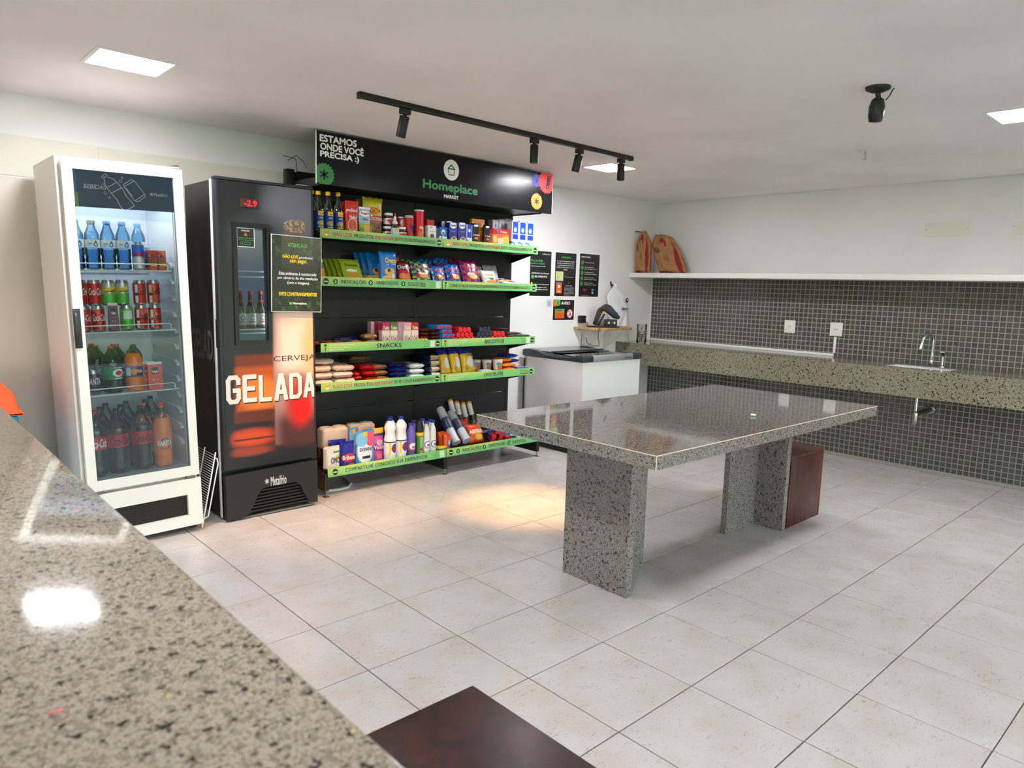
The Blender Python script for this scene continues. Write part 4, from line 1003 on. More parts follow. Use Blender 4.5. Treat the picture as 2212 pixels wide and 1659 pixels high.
# beer bottles behind the window
amber = M('beer_amber', (58, 26, 14), .18, spec=.6); blab = P('beer_label', (224, 222, 218), [('e', .5, .66, .07, .22, (170, 30, 36)), ('e', .5, .66, .05, .16, (226, 220, 214)), ('r', 0, 1, 0, .1, (190, 30, 40))], .5)
zs = SZ(540, 714)+.006
for k, u in enumerate((519, 540, 562)):
    o = thing('beer_bottle', 'brown beer bottle behind the small window, %s of three' % ('left', 'middle', 'right')[k], 'bottle', group='beer bottles behind the window')
    x = (BFI @ at(u, 670, y=.41)).x
    o.matrix_world = BF @ Matrix.Translation((x, .125, zs))
    r = .033
    MB().lathe([(r*.8, 0), (r, .006), (r, .10), (r*.95, .115), (r*.6, .15), (.014, .175), (.013, .225)], 20).build('bottle_body', amber, o)
    MB().lathe([(.0145, .218), (.0155, .222), (.0145, .236), (.002, .237)], 14).build('cap', cr_, o)
    lb = MB().lathe([(r+.0008, .018), (r+.0008, .095)], 20, uv=True).build('label', blab, o)
    letters(MB(), 'Budweiser', -.024, .024, .036, .052, fn=wrapfn(r+.0016), shear=.2).build('lettering', M('print_red', (176, 24, 34), .5), lb)
    MB().lathe([(.0165, .158), (.0148, .18)], 14).build('neck_band', cr_, o)

# ---------------------------------------------------------------- notice hung on the beer fridge
q0 = at(587, 675, y=.243); q1 = at(691, 513, y=.243); qt = at(583, 504, y=.243); qb = at(697, 672, y=.243)
sx0, sx1, szb, szt = (q0.x+qt.x)/2, (q1.x+qb.x)/2, (q0.z+qb.z)/2, (q1.z+qt.z)/2
t = thing('warning_notice', 'green and black warning notice in a clear sleeve on the beer fridge', 'notice', (sx0, .243, szb), (0, .012, 0))
nw, nh = sx1-sx0, szt-szb
sleeve = box('sleeve', 0, nw, .002, .006, 0, nh, M('sleeve_white', (214, 216, 212), .3), t, bevel=.001, seg=1)
pr = P('jungle_print', (24, 30, 26), [('n', 7, .48, .66, (62, 88, 44), .8), ('e', .45, .5, .5, .3, (24, 26, 28), .9), ('n', 26, .56, .7, (80, 110, 54), .35)], .22, coat=.4)
MB().box(.005, nw-.005, .0012, .0019, .005, nh-.005, uv=True).build('print_sheet', pr, t)
yl = M('print_yellow', (250, 214, 30), .5); gn = M('print_lime', (110, 210, 90), .5)
def nl(s, a, b, c_, d_, m, **k): words(t, s, nw*a, nw*b, nh*(1-d_), nh*(1-c_), .0006, m, **k)
nl('ATENÇÃO!', .32, .70, .09, .16, gn, bold=.01); nl('NÃO LEVE', .22, .52, .245, .295, yl, bold=.04); nl('produtos', .54, .81, .26, .305, WHITE, bold=.025); nl('sem pagar.', .36, .70, .315, .365, yl, bold=.04)
nl('Este ambiente é monitorado', .15, .89, .475, .515, WHITE, bold=.02); nl('por câmeras de alta resolução', .12, .92, .535, .58, WHITE, bold=.02); nl('(som e imagem).', .31, .75, .595, .64, WHITE, bold=.02)
nl('EVITE CONSTRANGIMENTOS!', .15, .90, .74, .785, yl, bold=.04); nl('Homeplace.', .42, .70, .87, .905, WHITE, bold=.03)
mb = MB(); rect(mb, nw*.35, nw*.40, nh*.10, nh*.115, .0006); rect(mb, nw*.342, nw*.408, nh*.118, nh*.128, .0006); mb.build('basket_mark', gn, t, smooth=0)
# ================================================================== shop shelving
GX = [.998, 2.062, 3.122]
SY, BY, BKY = .47, .375, .832                       # shelf front, base front, back panel face
ZL = [1.893, 1.564, 1.098, .814, .212]              # top of the label strips
gb = M('rack_black', (22, 22, 24), .45); gb2 = M('rack_black_panel', (26, 26, 29), .5)
g_ = thing('shop_rack', 'black steel shop shelving of two bays with green label strips', 'shelving', (0, 0, 0))
for x in GX:
    xx = x if x != GX[0] else x+.0
    up = box('upright', xx-.016, xx+.016, BKY-.004, BKY+.062, .045, 2.30, gb, g_, bevel=.002, seg=1)
    mb = MB()
    for k in range(36): zz = .3+k*.052; mb.box(xx+.003, xx+.008, BKY-.0055, BKY-.0035, zz, zz+.022)
    o = mb.build('slot_row', BLACK, up, smooth=0); o['kind'] = 'stuff'
    ft = box('base_leg', xx-.018, xx+.018, BY+.012, BKY+.06, .045, .17, gb, g_, bevel=.002, seg=1)
    if x == GX[0]: box('end_plate', xx-.020, xx-.0182, BY+.03, BKY, .06, .19, M('end_brown', (92, 62, 40), .4), ft)
    MB().lathe([(.024, 0), (.024, .004), (.012, .009), (.006, .012), (.006, .046)], 16).build('leveller', M('steel_foot', (150, 146, 138), .3, .9), ft, (xx, BY+.022, 0))
    MB().lathe([(.024, 0), (.024, .004), (.012, .009), (.006, .012), (.006, .046)], 16).build('leveller', M('steel_foot'), ft, (xx, BKY+.04, 0))
for a, b in zip(GX[:-1], GX[1:]):
    z = .20
    for k in range(6):
        hh = .352
        box('back_panel', a+.0165, b-.0165, BKY, BKY+.012, z+.002, z+hh-.002, gb2, g_, bevel=.001, seg=1); z += hh
LABB = {}
for k, zt_ in enumerate(ZL):
    for m_, (a, b) in enumerate(zip(GX[:-1], GX[1:])):
        y0 = SY if k < 4 else BY
        zb_ = zt_-.034
        sh = box('shelf_board' if k < 4 else 'base_board', a+.002, b-.002, y0+.004, BKY-.006, zb_-.028, zb_, gb, g_, bevel=.002, seg=1)
        if k < 4:
            for s in (a+.004, b-.0055):
                MB().prism([(y0+.03, zb_-.0285), (BKY-.006, zb_-.0285), (BKY-.006, zb_-.11), (BKY-.05, zb_-.10)], s, s+.0015, 'x').build('bracket', gb, sh, smooth=0)
# canopy and banner
for a, b in zip(GX[:-1], GX[1:]): box('canopy_board', a+.002, b-.002, .452, BKY-.006, 2.19, 2.215, gb, g_, bevel=.002, seg=1)
box('canopy_side', GX[0]-.012, GX[0]-.002, .452, BKY+.05, 2.18, 2.235, M('canopy_grey', (46, 45, 47), .45), g_)
box('canopy_side', GX[2]+.002, GX[2]+.012, .452, BKY+.05, 2.18, 2.235, M('canopy_grey'), g_)
box('top_clip', GX[0]-.075, GX[0]-.0165, BKY-.03, BKY+.03, 2.20, 2.315, gb, g_, bevel=.002)
BNX0, BNX1, BNZ0, BNZ1, BNY = .962, 3.243, 2.186, 2.531, .438
bm_ = M('banner_black', (22, 22, 26), .3, spec=.22)
_nt2 = bm_.node_tree; _t2 = nd(_nt2, 'TexCoord'); _m2 = nd(_nt2, 'Mapping'); _m2.inputs['Scale'].default_value = (3, 3, 60); _m2.inputs['Rotation'].default_value = (0, .15, 0); _nt2.links.new(_t2.outputs['Object'], _m2.inputs[0])
_n2 = nd(_nt2, 'TexNoise'); _n2.inputs['Scale'].default_value = 2; _n2.inputs['Detail'].default_value = 5; _nt2.links.new(_m2.outputs[0], _n2.inputs[0]); _mr = nd(_nt2, 'MapRange'); _nt2.links.new(_n2.outputs[0], _mr.inputs[0]); _mr.inputs[3].default_value = .14; _mr.inputs[4].default_value = .30; _nt2.links.new(_mr.outputs[0], _nt2.nodes['Principled BSDF'].inputs['Roughness'])
bn = box('banner', BNX0, BNX1, BNY, BNY+.012, BNZ0, BNZ1, bm_, g_)
box('banner_edge', BNX0-.003, BNX0, BNY-.001, BNY+.013, BNZ0, BNZ1, WHITE, bn)
box('banner_edge', BNX1, BNX1+.003, BNY-.001, BNY+.013, BNZ0, BNZ1, M('edge_white'), bn)
def bp_(u, v): q = at(u, v, y=BNY); return q.x, q.z
def bw(s, u0, u1, v0a, v1a, m, **k):      # words between pixel columns; rows measured at the middle
    x0 = bp_(u0, (v0a+v1a)/2)[0]; x1 = bp_(u1, (v0a+v1a)/2)[0]; um = (u0+u1)/2
    words(bn, s, x0, x1, bp_(um, v1a)[1], bp_(um, v0a)[1], BNY-.001, m, **k)
bw('ESTAMOS', 691, 770, 297, 311, WHITE, bold=.04); bw('ONDE VOCÊ', 692, 785, 312.4, 329.6, WHITE, bold=.04); bw('PRECISA :)', 692, 775, 332, 347.6, WHITE, bold=.04)
hg_ = M('home_green', (52, 146, 82), .45)
bw('Homeplace', 914, 1031, 395.5, 419, hg_, bold=.035); bw('MARKET', 959, 990, 422, 429, WHITE, bold=.03)
mb = MB(); c_ = bp_(975, 367.5); ra = bp_(991.5, 367)[0]-c_[0]; rb = c_[1]-bp_(975, 390)[1]
disc(mb, c_[0], c_[1], ra, BNY-.001, 0, 32, rb).build('emblem_disc', WHITE, bn, smooth=0)
gd = M('basket_green', (20, 96, 50), .5)
mb = MB(); s = ra
for q in ([(-.5, .05), (.5, .05), (.5, .18), (-.5, .18)], [(-.42, .18), (-.08, .55), (.08, .55), (.42, .18), (.25, .18), (0, .42), (-.25, .18)]): mb.add([(c_[0]+a*s, BNY-.0018, c_[1]+b*s) for a, b in q], [tuple(range(len(q)))])
stroke(mb, [(c_[0]+a*s, c_[1]+b*s) for a, b in ((-.42, .05), (-.34, -.5), (.34, -.5), (.42, .05))], .006, BNY-.0018)
mb.build('basket_mark', gd, bn, smooth=0)
def aster(mb, cx, cz, r, y):
    for k in range(3): a = PI/2+PI*k/3; bar(mb, (cx-r*math.cos(a), cz-r*math.sin(a)), (cx+r*math.cos(a), cz+r*math.sin(a)), r*.36, y)
cl = (BNX0+.0, BNX1, BNZ0, BNZ1)
for u, v, pr_, m_, mark in ((700, 377, 23, M('star_green', (60, 138, 72), .5), 'a'), (1159, 390, 10, M('star_blue', (52, 58, 172), .5), 'b'), (1181, 393, 18, M('star_red', (214, 32, 30), .5), 'c'), (1159, 435, 12.5, M('star_orange', (250, 138, 26), .5), 'a')):
    c0 = bp_(u, v); r = bp_(u+pr_, v)[0]-c0[0]
    mb = star(MB(), c0[0], c0[1], r, BNY-.0008-(.0004 if mark == 'c' else 0), 0, 20, .87, 1, cl); so_ = mb.build('star_mark', m_, bn, smooth=0)
    mb = MB(); yy = BNY-.002
    if mark == 'a': aster(mb, c0[0], c0[1], r*.42, yy)
    elif mark == 'b': bar(mb, (c0[0], c0[1]-r*.4), (c0[0], c0[1]+r*.2), r*.3, yy); bar(mb, (c0[0], c0[1]+r*.2), (c0[0], c0[1]+r*.45), r*.14, yy)
    else: stroke(mb, [(c0[0]+a*r, c0[1]+b*r) for a, b in ((-.05, -.55), (.28, -.45), (.42, .5), (.1, .42), (-.05, -.55))], r*.1, yy); bar(mb, (c0[0]+r*.1, c0[1]-r*.35), (c0[0]+r*.24, c0[1]+r*.35), r*.24, yy)
    mb.build('star_icon', M('icon_dark', (20, 22, 30), .5), bn, smooth=0)
# label strips
lg_ = P('label_green', (184, 216, 112), [('g', 'y', .85, .1, (100, 184, 116)), ('g', 'x', .55, .0, (160, 210, 104)), ('g', 'y', .5, -.3, (100, 184, 116)), ('d', .34, -.12, .07, (140, 204, 110), .02), ('d', .34, -.12, .085, (126, 198, 112), .02), ('g', 'y', .35, -.2, (96, 180, 116))], .4)
ltr = M('label_red', (196, 34, 62), .5); ldk = M('label_dark', (20, 34, 26), .5); lwh = M('label_halo', (236, 246, 226), .5); ldg = M('label_deep', (14, 70, 34), .5)
emo_y = M('emoji_yellow', (246, 178, 40), .5); emo_b = M('emoji_blue', (110, 190, 240), .5)
SHH = .066
def strip(k, m_):
    a, b = GX[m_]+.003, GX[m_+1]-.003
    y = (SY if k < 4 else BY); z0 = ZL[k]-SHH
    st = MB().box(0, b-a, 0, .003, 0, SHH, uv=True).build('label_strip', lg_, g_, (a, y, z0), ((0, 0, 0) if k < 4 else (-.12, 0, 0)), smooth=0)
    w = b-a
    def put(s, f0, f1, red=False, z_0=.30, z_1=.70, bold=.012, h=True):
        mb = letters(MB(), s, w*f0, w*f1, SHH*z_0, SHH*z_1, -.0004, bold=.035)
        letters(mb, s, w*f0, w*f1, SHH*z_0, SHH*z_1, -.0014, m=1, bold=bold).build('lettering', [lwh, ltr if red else ldk], st, smooth=0)
    def badge(f):
        r = SHH*.33
        d = disc(MB(), w*f, SHH*.5, r, -.0008, 0, 24).build('badge', BLACK, st, smooth=0)
        words(st, 'home', w*f-r*.72, w*f+r*.72, SHH*.42, SHH*.6, -.0014, WHITE, bold=.05)
    def emoji(f):
        r = SHH*.36; c = (w*f, SHH*.5)
        disc(MB(), c[0], c[1], r, -.0008).build('emoji_face', emo_y, st, smooth=0)
        mb = MB(); disc(mb, c[0]-r*.3, c[1]+r*.18, r*.12, -.0014, n=8); disc(mb, c[0]+r*.3, c[1]+r*.18, r*.12, -.0014, n=8); mb.build('emoji_eyes', M('emoji_brown', (110, 60, 20), .5), st, smooth=0)
        MB().add([(c[0]+x*r, -.0014, c[1]+z*r) for x, z in ((-.6, -.12), (.6, -.12), (.42, -.5), (0, -.66), (-.42, -.5))], [(0, 1, 2, 3, 4)]).build('emoji_smile', WHITE, st, smooth=0)
        disc(MB(), c[0]+r*.7, c[1]+r*.55, r*.24, -.0016, n=12, rz=r*.36).build('emoji_drop', emo_b, st, smooth=0)
    def arrow(f):
        r = SHH*.28; c = (w*f, SHH*.5); disc(MB(), c[0], c[1], r, -.0008).build('arrow_disc', ldg, st, smooth=0)
        stroke(MB(), [(c[0]-r*.3, c[1]+r*.5), (c[0]+r*.35, c[1]), (c[0]-r*.3, c[1]-r*.5)], r*.3, -.0014).build('arrow_head', lwh, st, smooth=0)
    def scanner_icon(f):
        mb = MB(); x = w*f; rect(mb, x-.009, x+.009, SHH*.62, SHH*.85, -.0009); stroke(mb, [(x-.008, SHH*.5), (x, SHH*.36), (x+.008, SHH*.5)], .005, -.0009); rect(mb, x-.003, x+.003, SHH*.12, SHH*.38, -.0009); mb.build('scan_icon', ldg, st, smooth=0)
    def small3(f0, f1):
        for i, s in enumerate(('CONFIRA O VALOR DOS PRODUTOS', 'APROXIMANDO O CÓDIGO DE', 'BARRAS AO LEITOR.')): words(st, s, w*f0, w*(f0+(f1-f0)*(1, .85, .58)[i]), SHH*(.68-.25*i), SHH*(.82-.25*i), -.0009, lwh, bold=.01)
    def side_text(f0, f1):
        for i, s in enumerate(('APONTE SUA', 'CÂMERA', 'PARA O', 'QR CODE')): words(st, s, w*(f1-(f1-f0)*(1, .8, .75, .85)[i]), w*f1, SHH*(.74-.19*i), SHH*(.82-.19*i), -.0009, ldk, bold=0)
        rect(MB(), w*(f1+.012), w*(f1+.055), SHH*.12, SHH*.88, -.0008).build('blank_square', M('square_pale', (214, 226, 208), .5), st, smooth=0)
    if (k, m_) in ((0, 0), (0, 1), (3, 0)):
        emoji(.045); put('NÃO LEVE', .09, .235, True, .3, .8); put('PRODUTOS', .25, .4); put('SEM PAGAR,', .41, .57, True, .22, .7); put('EVITE CONSTRANGIMENTOS!', .58, .93); badge(.966)
    elif (k, m_) in ((1, 0), (4, 1)):
        badge(.04)
        for i, (s, f0, f1) in enumerate((('INDICAÇÕES', .15, .345), ('ORIENTAÇÕES', .42, .61), ('SUGESTÕES', .69, .845))): arrow(f0-.04); put(s, f0, f1, z_0=.24, z_1=.8)
        if k == 1: side_text(.875, .93)
    elif (k, m_) == (1, 1):
        scanner_icon(.028); put('CONFIRA O VALOR DOS PRODUTOS APROXIMANDO O CÓDIGO DE BARRAS AO LEITOR', .06, .925, z_0=.28, z_1=.78); badge(.966)
    elif (k, m_) == (4, 0):
        badge(.055); put('COMPARTILHE CONOSCO SUA EXPERIÊNCIA', .13, .82, z_0=.3, z_1=.82, bold=.014); side_text(.87, .925)
    else:
        scanner_icon(.033); small3(.06, .25); put({(2, 0): 'SNACKS', (2, 1): 'BISCOITOS', (3, 1): 'CHOCOLATES'}[(k, m_)], .43, .64, z_0=.28, z_1=.76, bold=.016); badge(.966)
        if k == 2: side_text(.83, .885)
        else:
            for i, s in enumerate(('NÃO LEVE PRODUTOS', 'SEM PAGAR, EVITE', 'CONSTRANGIMENTOS')): words(st, s, w*.83, w*.935, SHH*(.66-.23*i), SHH*(.8-.23*i), -.0009, ltr if i < 2 else ldk, bold=.01)
for k in range(5):
    for m_ in (0, 1): strip(k, m_)
# hose and cable under the rack
t = thing('white_hose', 'white hose curling on the floor under the shop rack', 'hose', (1.05, .5, 0))
MB().tube([(.0, 0, .012), (.08, -.03, .012), (.17, -.02, .012), (.24, .06, .012), (.28, .18, .012), (.29, .3, .012)], .011, 10).build('hose_body', M('hose_white', (214, 212, 208), .5), t)
t = thing('loose_wires', 'thin dark wires sticking out of the wall above the black fridge', 'wires', (1.05, YB-.0125, 2.29))
for pts in ([(.03, 0, -.02), (.02, -.03, .05), (-.0, -.05, .12), (-.06, -.06, .125), (-.10, -.05, .13)], [(-.06, -.05, .10), (0, -.06, .145), (.06, -.05, .11), (.10, -.02, .07)]): MB().tube(pts, .0022, 6).build('wire', blk, t)
# ================================================================== goods on the rack
ORD = ['first', 'second', 'third', 'fourth', 'fifth', 'sixth', 'seventh', 'eighth']
ZB = [z-.034 for z in ZL]
def pillow(w, h, t, mode='bag', nx=12, ny=16, seed=0, wr=.1, uvflip=False):
    """soft packet in the x-z plane, foot at z=0, facing -y. mode: bag (both ends crimped), pouch (wide foot), brick (filled block)"""
    mb = MB(); rnd = Vector((seed*3.7, seed*1.3, 0))
    def th(a, b):
        u = abs(a)
        if mode == 'bag': f = max(0, 1-u**3.2)**.6*max(0., min(1, b/.10, (1-b)/.12))**.55*(.75+.25*math.sin(PI*b))
        elif mode == 'pouch': f = max(0, 1-u**3)**.55*(1-b)**.75+.03
        else: f = max(0, 1-u**5)**.5*max(0., min(1, b/.06, (1-b)/.06))**.5
        return f*t/2
    for side in (-1, 1):
        for j in range(ny+1):
            for i in range(nx+1):
                a, b = -1+2*i/nx, j/ny
                n = noise.noise(Vector((a*2.2, b*3.1, side*2.))+rnd)+.5*noise.noise(Vector((a*5, b*7, side*3.))+rnd)
                q = th(a, b)*(1+wr*n*1.6)+(.0008 if mode != 'brick' else 0)
                ww = w/2*(1-(.05 if mode == 'bag' else .02)*math.sin(PI*b)+.015*noise.noise(Vector((b*6, side, 1))+rnd))
                zz = h*b
                if mode == 'bag' and b > .93: zz += .012*h*math.sin(a*9+seed)
                mb.v.append(Vector((a*ww, side*q, zz))); mb.uv[len(mb.v)-1] = ((a+1)/2, b)
    N = (nx+1)*(ny+1)
    for s in (0, 1):
        for j in range(ny):
            for i in range(nx):
                p = s*N+j*(nx+1)+i; mb.f.append((p, p+1, p+nx+2, p+nx+1) if s == 0 else (p, p+nx+1, p+nx+2, p+1)); mb.m.append(0)
    per = [i for i in range(nx+1)]+[j*(nx+1)+nx for j in range(1, ny+1)]+[ny*(nx+1)+i for i in range(nx-1, -1, -1)]+[j*(nx+1) for j in range(ny-1, 0, -1)]
    for a, b in zip(per, per[1:]+per[:1]): mb.f.append((a, a+N, b+N, b)); mb.m.append(0)
    mb.th = th
    sx = max(abs(p.x) for p in mb.v)/(w/2*.985); sy = max(abs(p.y) for p in mb.v)/(t/2*.985)
    for p in mb.v: p.x /= sx; p.y /= sy
    mb.k = 1/sy
    return mb
def pk(k, u0, u1, vt, yf, vb=None):
    um = (u0+u1)/2
    x0, x1 = at(u0, vt+20, y=yf).x, at(u1, vt+20, y=yf).x
    return (x0+x1)/2, x1-x0, at(um, vt, y=yf).z-ZB[k]
def soft(k, u0, u1, vt, yf, d, name, label, cat, mat, group, mode='pouch', txt=(), tilt=0., rz=0., seed=0, wr=.1, zoff=0., h=None):
    x, w, hh = pk(k, u0, u1, vt, yf); hh = h or (hh-zoff)/max(.3, math.cos(tilt))
    o = thing(name, label, cat, (x, yf+d/2, ZB[k]+.0015+zoff+(.5*d if mode != 'bag' or tilt > .8 else .16*d)*math.sin(tilt)), (-tilt, 0, rz), group)
    mb = pillow(w, hh, d, mode, seed=seed, wr=wr); b = mb.build('packet', mat, o, smooth=60)
    for s, a0, a1, b0, b1, m in txt:
        f = lambda X, Z: (X, -mb.th(X/(w/2), min(max(Z/hh, .02), .98))*mb.k*(1+wr*1.1)-.0022, Z)
        letters(MB(), s, (a0-.5)*w, (a1-.5)*w, b0*hh, b1*hh, bold=.02, fn=f).build('lettering', m, b, smooth=0)
    return o
def carton(k, u0, u1, vt, yf, d, name, label, cat, mat, group, txt=(), rz=0., extra=None, zoff=0.):
    x, w, hh = pk(k, u0, u1, vt, yf)
    o = thing(name, label, cat, (x, yf+d/2, ZB[k]+.0005+zoff), (0, 0, rz), group)
    b = MB().box(-w/2, w/2, -d/2, d/2, 0, hh-zoff, uv=True).build('box', mat, o, bevel=.0012, seg=1)
    for s, a0, a1, b0, b1, m in txt: words(b, s, (a0-.5)*w, (a1-.5)*w, b0*hh, b1*hh, -d/2-.0012, m, bold=.02)
    if extra: extra(b, w, hh, d)
    return o
cW, cB = WHITE, BLACK
cR, cY, cN, cG = M('ink_red', (200, 24, 34), .5), M('ink_yellow', (246, 208, 30), .5), M('print_navy', (24, 30, 110), .4), M('ink_green', (30, 120, 60), .5)
F1 = .497
# ---- top shelf
vgl = P('vinegar_label', (20, 56, 150), [('r', .42, .70, .74, 1.1, (248, 206, 20), .01), ('e', .55, .30, .16, .16, (150, 164, 110)), ('e', .56, .28, .09, .08, (206, 170, 90)), ('r', .42, .68, .04, .10, (248, 206, 20), .01), ('r', .45, .62, .56, .66, (120, 170, 220), .02)], .45)
capy = M('cap_yellow', (244, 196, 20), .4)
for i, (u, yo) in enumerate(((680, .09), (694, 0), (715, 0), (737, 0))):
    x, w, h = pk(0, u-11, u+11, 410+i*1.7, F1+yo)
    o = thing('vinegar_bottle', 'clear vinegar bottle with blue label and yellow cap, '+('half hidden behind the fridge', 'second from the fridge', 'third from the fridge', 'beside the red pouch')[i], 'bottle', (x, F1+yo+.045, ZB[0]+.0005), group='vinegar bottles on the top shelf')
    r = .0355
    MB().lathe([(r*.85, 0), (r, .006), (r, h*.2), (r*.97, h*.33), (r, h*.46), (r*.99, h*.56), (r*.78, h*.7), (r*.5, h*.83), (.0145, h*.9), (.014, h*.93)], 24).build('bottle_body', pet, o)
    MB().lathe([(.0165, h-.026), (.017, h-.024), (.017, h-.003), (.015, h), (.002, h)], 18).build('cap', capy, o)
    lb = MB().lathe([(r+.001, h*.13), (r+.001, h*.53)], 28, uv=True).build('label', vgl, o)
    letters(MB(), 'Toscano', -.004, .024, h*.455, h*.49, fn=wrapfn(r+.0018)).build('lettering', cR, lb, smooth=0)
sauce = P('sauce_pouch', (208, 22, 26), [('e', .52, .30, .36, .22, (236, 214, 190)), ('e', .52, .31, .31, .17, (206, 84, 40)), ('n', 9, .55, .62, (222, 60, 40), .5)], .28, coat=.3)
soft(0, 748, 777, 434, F1, .045, 'sauce_pouch', 'red tomato sauce pouch with white lettering on the top shelf', 'pouch', sauce, 'pouches on the top shelf', txt=(('predilecta', .08, .9, .66, .78, cW), ('Molho', .3, .8, .5, .58, cW)), seed=1)
soft(0, 741, 757, 436, F1+.07, .05, 'sauce_pouch', 'red sauce pouch half hidden behind the front red pouch', 'pouch', sauce, 'pouches on the top shelf', seed=2)
fug = P('corn_pouch', (150, 184, 214), [('r', -1, 2, -.1, .46, (166, 176, 60), .03), ('e', .62, .2, .34, .22, (226, 170, 40)), ('e', .5, .78, .45, .1, (244, 244, 240)), ('r', -1, 2, .93, 1.1, (238, 238, 234), .01), ('r', .0, .4, -.1, .3, (120, 150, 60), .03)], .3, coat=.3)
soft(0, 778, 803, 447.6, F1-.004, .045, 'corn_pouch', 'pale blue and green corn pouch with an oval white logo', 'pouch', fug, 'pouches on the top shelf', txt=(('fugini', .15, .9, .74, .83, cR), ('Milho', .3, .75, .56, .62, cG)), seed=3)
yok = P('farofa_bag', (206, 196, 30), [('e', .5, .68, .36, .075, (196, 30, 30)), ('r', -1, 2, .40, .56, (216, 70, 24), .01), ('r', -1, 2, -.1, .40, (150, 104, 56), .01), ('m', -.1, 1.1, -.1, .4, 9, .5, .6, (90, 56, 30)), ('r', .05, .4, .0, .3, (190, 170, 70), .05)], .28, coat=.3)
soft(0, 786, 830, 427, F1+.055, .05, 'farofa_bag', 'yellow and orange seasoned flour bag, tallest on the top shelf', 'bag', yok, 'pouches on the top shelf', txt=(('YOKI', .3, .72, .62, .73, cY), ('TRADICIONAL', .06, .98, .44, .52, cW)), seed=4, mode='bag')
soft(0, 773, 800, 431, F1+.13, .05, 'farofa_bag', 'olive yellow bag behind the tall yellow one', 'bag', M('bag_olive', (150, 146, 34), .35), 'pouches on the top shelf', seed=5, mode='bag')
jl = P('spread_label', (232, 230, 228), [('e', .5, .62, .14, .24, (206, 40, 40)), ('e', .55, .25, .12, .2, (150, 90, 60)), ('r', 0, 1, 0, .06, (60, 30, 20))], .45)
jd = M('spread_brown', (44, 20, 14), .15, spec=.6)
for i, (u, vt, yo, zo) in enumerate(((844.5, 459, .05, 1), (842, 486, .05, 0), (873, 482, .0, 0))):
    x, w, h = pk(0, u-9.5, u+9.5, vt, F1+yo)
    r = .036; hh = .098
    o = thing('spread_jar', 'hazelnut spread jar with white lid, '+('upper one of the stacked pair', 'lower one of the stacked pair', 'standing in front of the red tins')[i], 'jar', (x, F1+yo+r, ZB[0]+.0005+(hh+.0005 if zo else 0)), group='spread jars on the top shelf')
    MB().lathe([(r*.8, 0), (r, .006), (r, .03), (r*.9, .05), (r, .066), (r*.9, .078), (.03, .082)], 24).build('jar_body', jd, o)
    MB().lathe([(.031, .079), (.0325, .08), (.0325, .096), (.031, .098), (.002, .098)], 24).build('lid', cW, o)
    lb = MB().lathe([(r+.001, .012), (r+.001, .058)], 24, uv=True).build('label', jl, o)
    letters(MB(), 'nutella', -.024, .024, .034, .048, fn=wrapfn(r+.0018), bold=.02).build('lettering', cR, lb, smooth=0)
x, w, h = pk(0, 850, 866, 461, F1)
o = thing('sweetener_bottle', 'small clear squeeze bottle with red tip and pale label', 'bottle', (x, F1+.03, ZB[0]+.0005), group='small bottles on the top shelf')
MB().lathe([(.026, 0), (.031, .006), (.031, .075), (.026, .095), (.014, .11), (.013, .118)], 20).build('bottle_body', pet, o)
MB().lathe([(.02, .116), (.02, .13), (.011, .142), (.006, h)], 16).build('cap', cW, o); MB().lathe([(.0085, .142), (.008, h), (.002, h+.001)], 12).build('tip', cR, o)
MB().lathe([(.0318, .01), (.0318, .085)], 20, uv=True).build('label', P('sweet_label', (206, 216, 226), [('e', .52, .8, .12, .16, (236, 180, 40)), ('r', 0, 1, .06, .16, (230, 130, 60))], .45), o)
tin = P('milk_tin', (176, 20, 32), [('r', 0, 1, 0, .12, (196, 196, 196)), ('r', 0, 1, .88, 1.1, (206, 206, 206)), ('e', .5, .5, .12, .3, (230, 210, 200))], .35, metal=.2)
for i, (u, vt, yo, zo, n_) in enumerate(((872, 455, .075, 1, 'upper left of the stacked four'), (890, 454, .075, 1, 'upper right of the stacked four'), (872, 478, .075, 0, 'lower left of the stacked four'), (890, 478, .075, 0, 'lower right of the stacked four'), (857, 458, .15, 1, 'hidden behind at the left'))):
    x = at(u, 480, y=F1+yo).x; r = .036; hh = .09
    o = thing('milk_tin', 'red powdered milk tin with silver rim, '+n_, 'tin', (x, F1+yo+r, ZB[0]+.0005+(hh+.0006 if zo else 0)), group='red tins on the top shelf')
    MB().lathe([(r, 0), (r, hh)], 24, uv=True).build('tin_body', tin, o)
    MB().lathe([(r+.001, hh-.004), (r+.001, hh), (r-.002, hh), (r-.002, hh-.002), (.002, hh-.002)], 24).build('rim', M('can_silver'), o)
    if yo > .1: MB().lathe([(r, -hh), (r, -.0005)], 24).build('tin_below', tin, o)
x, w, h = pk(0, 879, 901, 465, F1)
o = thing('cereal_cup', 'red chocolate cereal cup with grey lid before the tins', 'cup', (x, F1+.04, ZB[0]+.0005), group='cups on the top shelf')
cc = P('cereal_cup', (206, 26, 34), [('e', .57, .5, .1, .16, (30, 50, 150)), ('d', 1.4, -1, .42, (222, 50, 40)), ('r', .5, .7, .1, .3, (150, 130, 50))], .35)
MB().lathe([(.027, 0), (.033, h*.75), (.036, h*.9)], 24, uv=True).build('cup_body', cc, o); MB().lathe([(.037, h*.9), (.037, h*.93), (.03, h*.94), (.03, h), (.002, h)], 24).build('lid', M('lid_grey', (190, 186, 190), .4), o)
letters(MB(), 'NESC', -.012, .03, h*.5, h*.64, fn=wrapfn(.034), bold=.03, shear=.2).build('lettering', cN, o, smooth=0)
x, w, h = pk(0, 900, 923, 453, F1)
o = thing('crisp_tube', 'tall red tube of stacked crisps with white lid', 'tube', (x, F1+.04, ZB[0]+.0005))
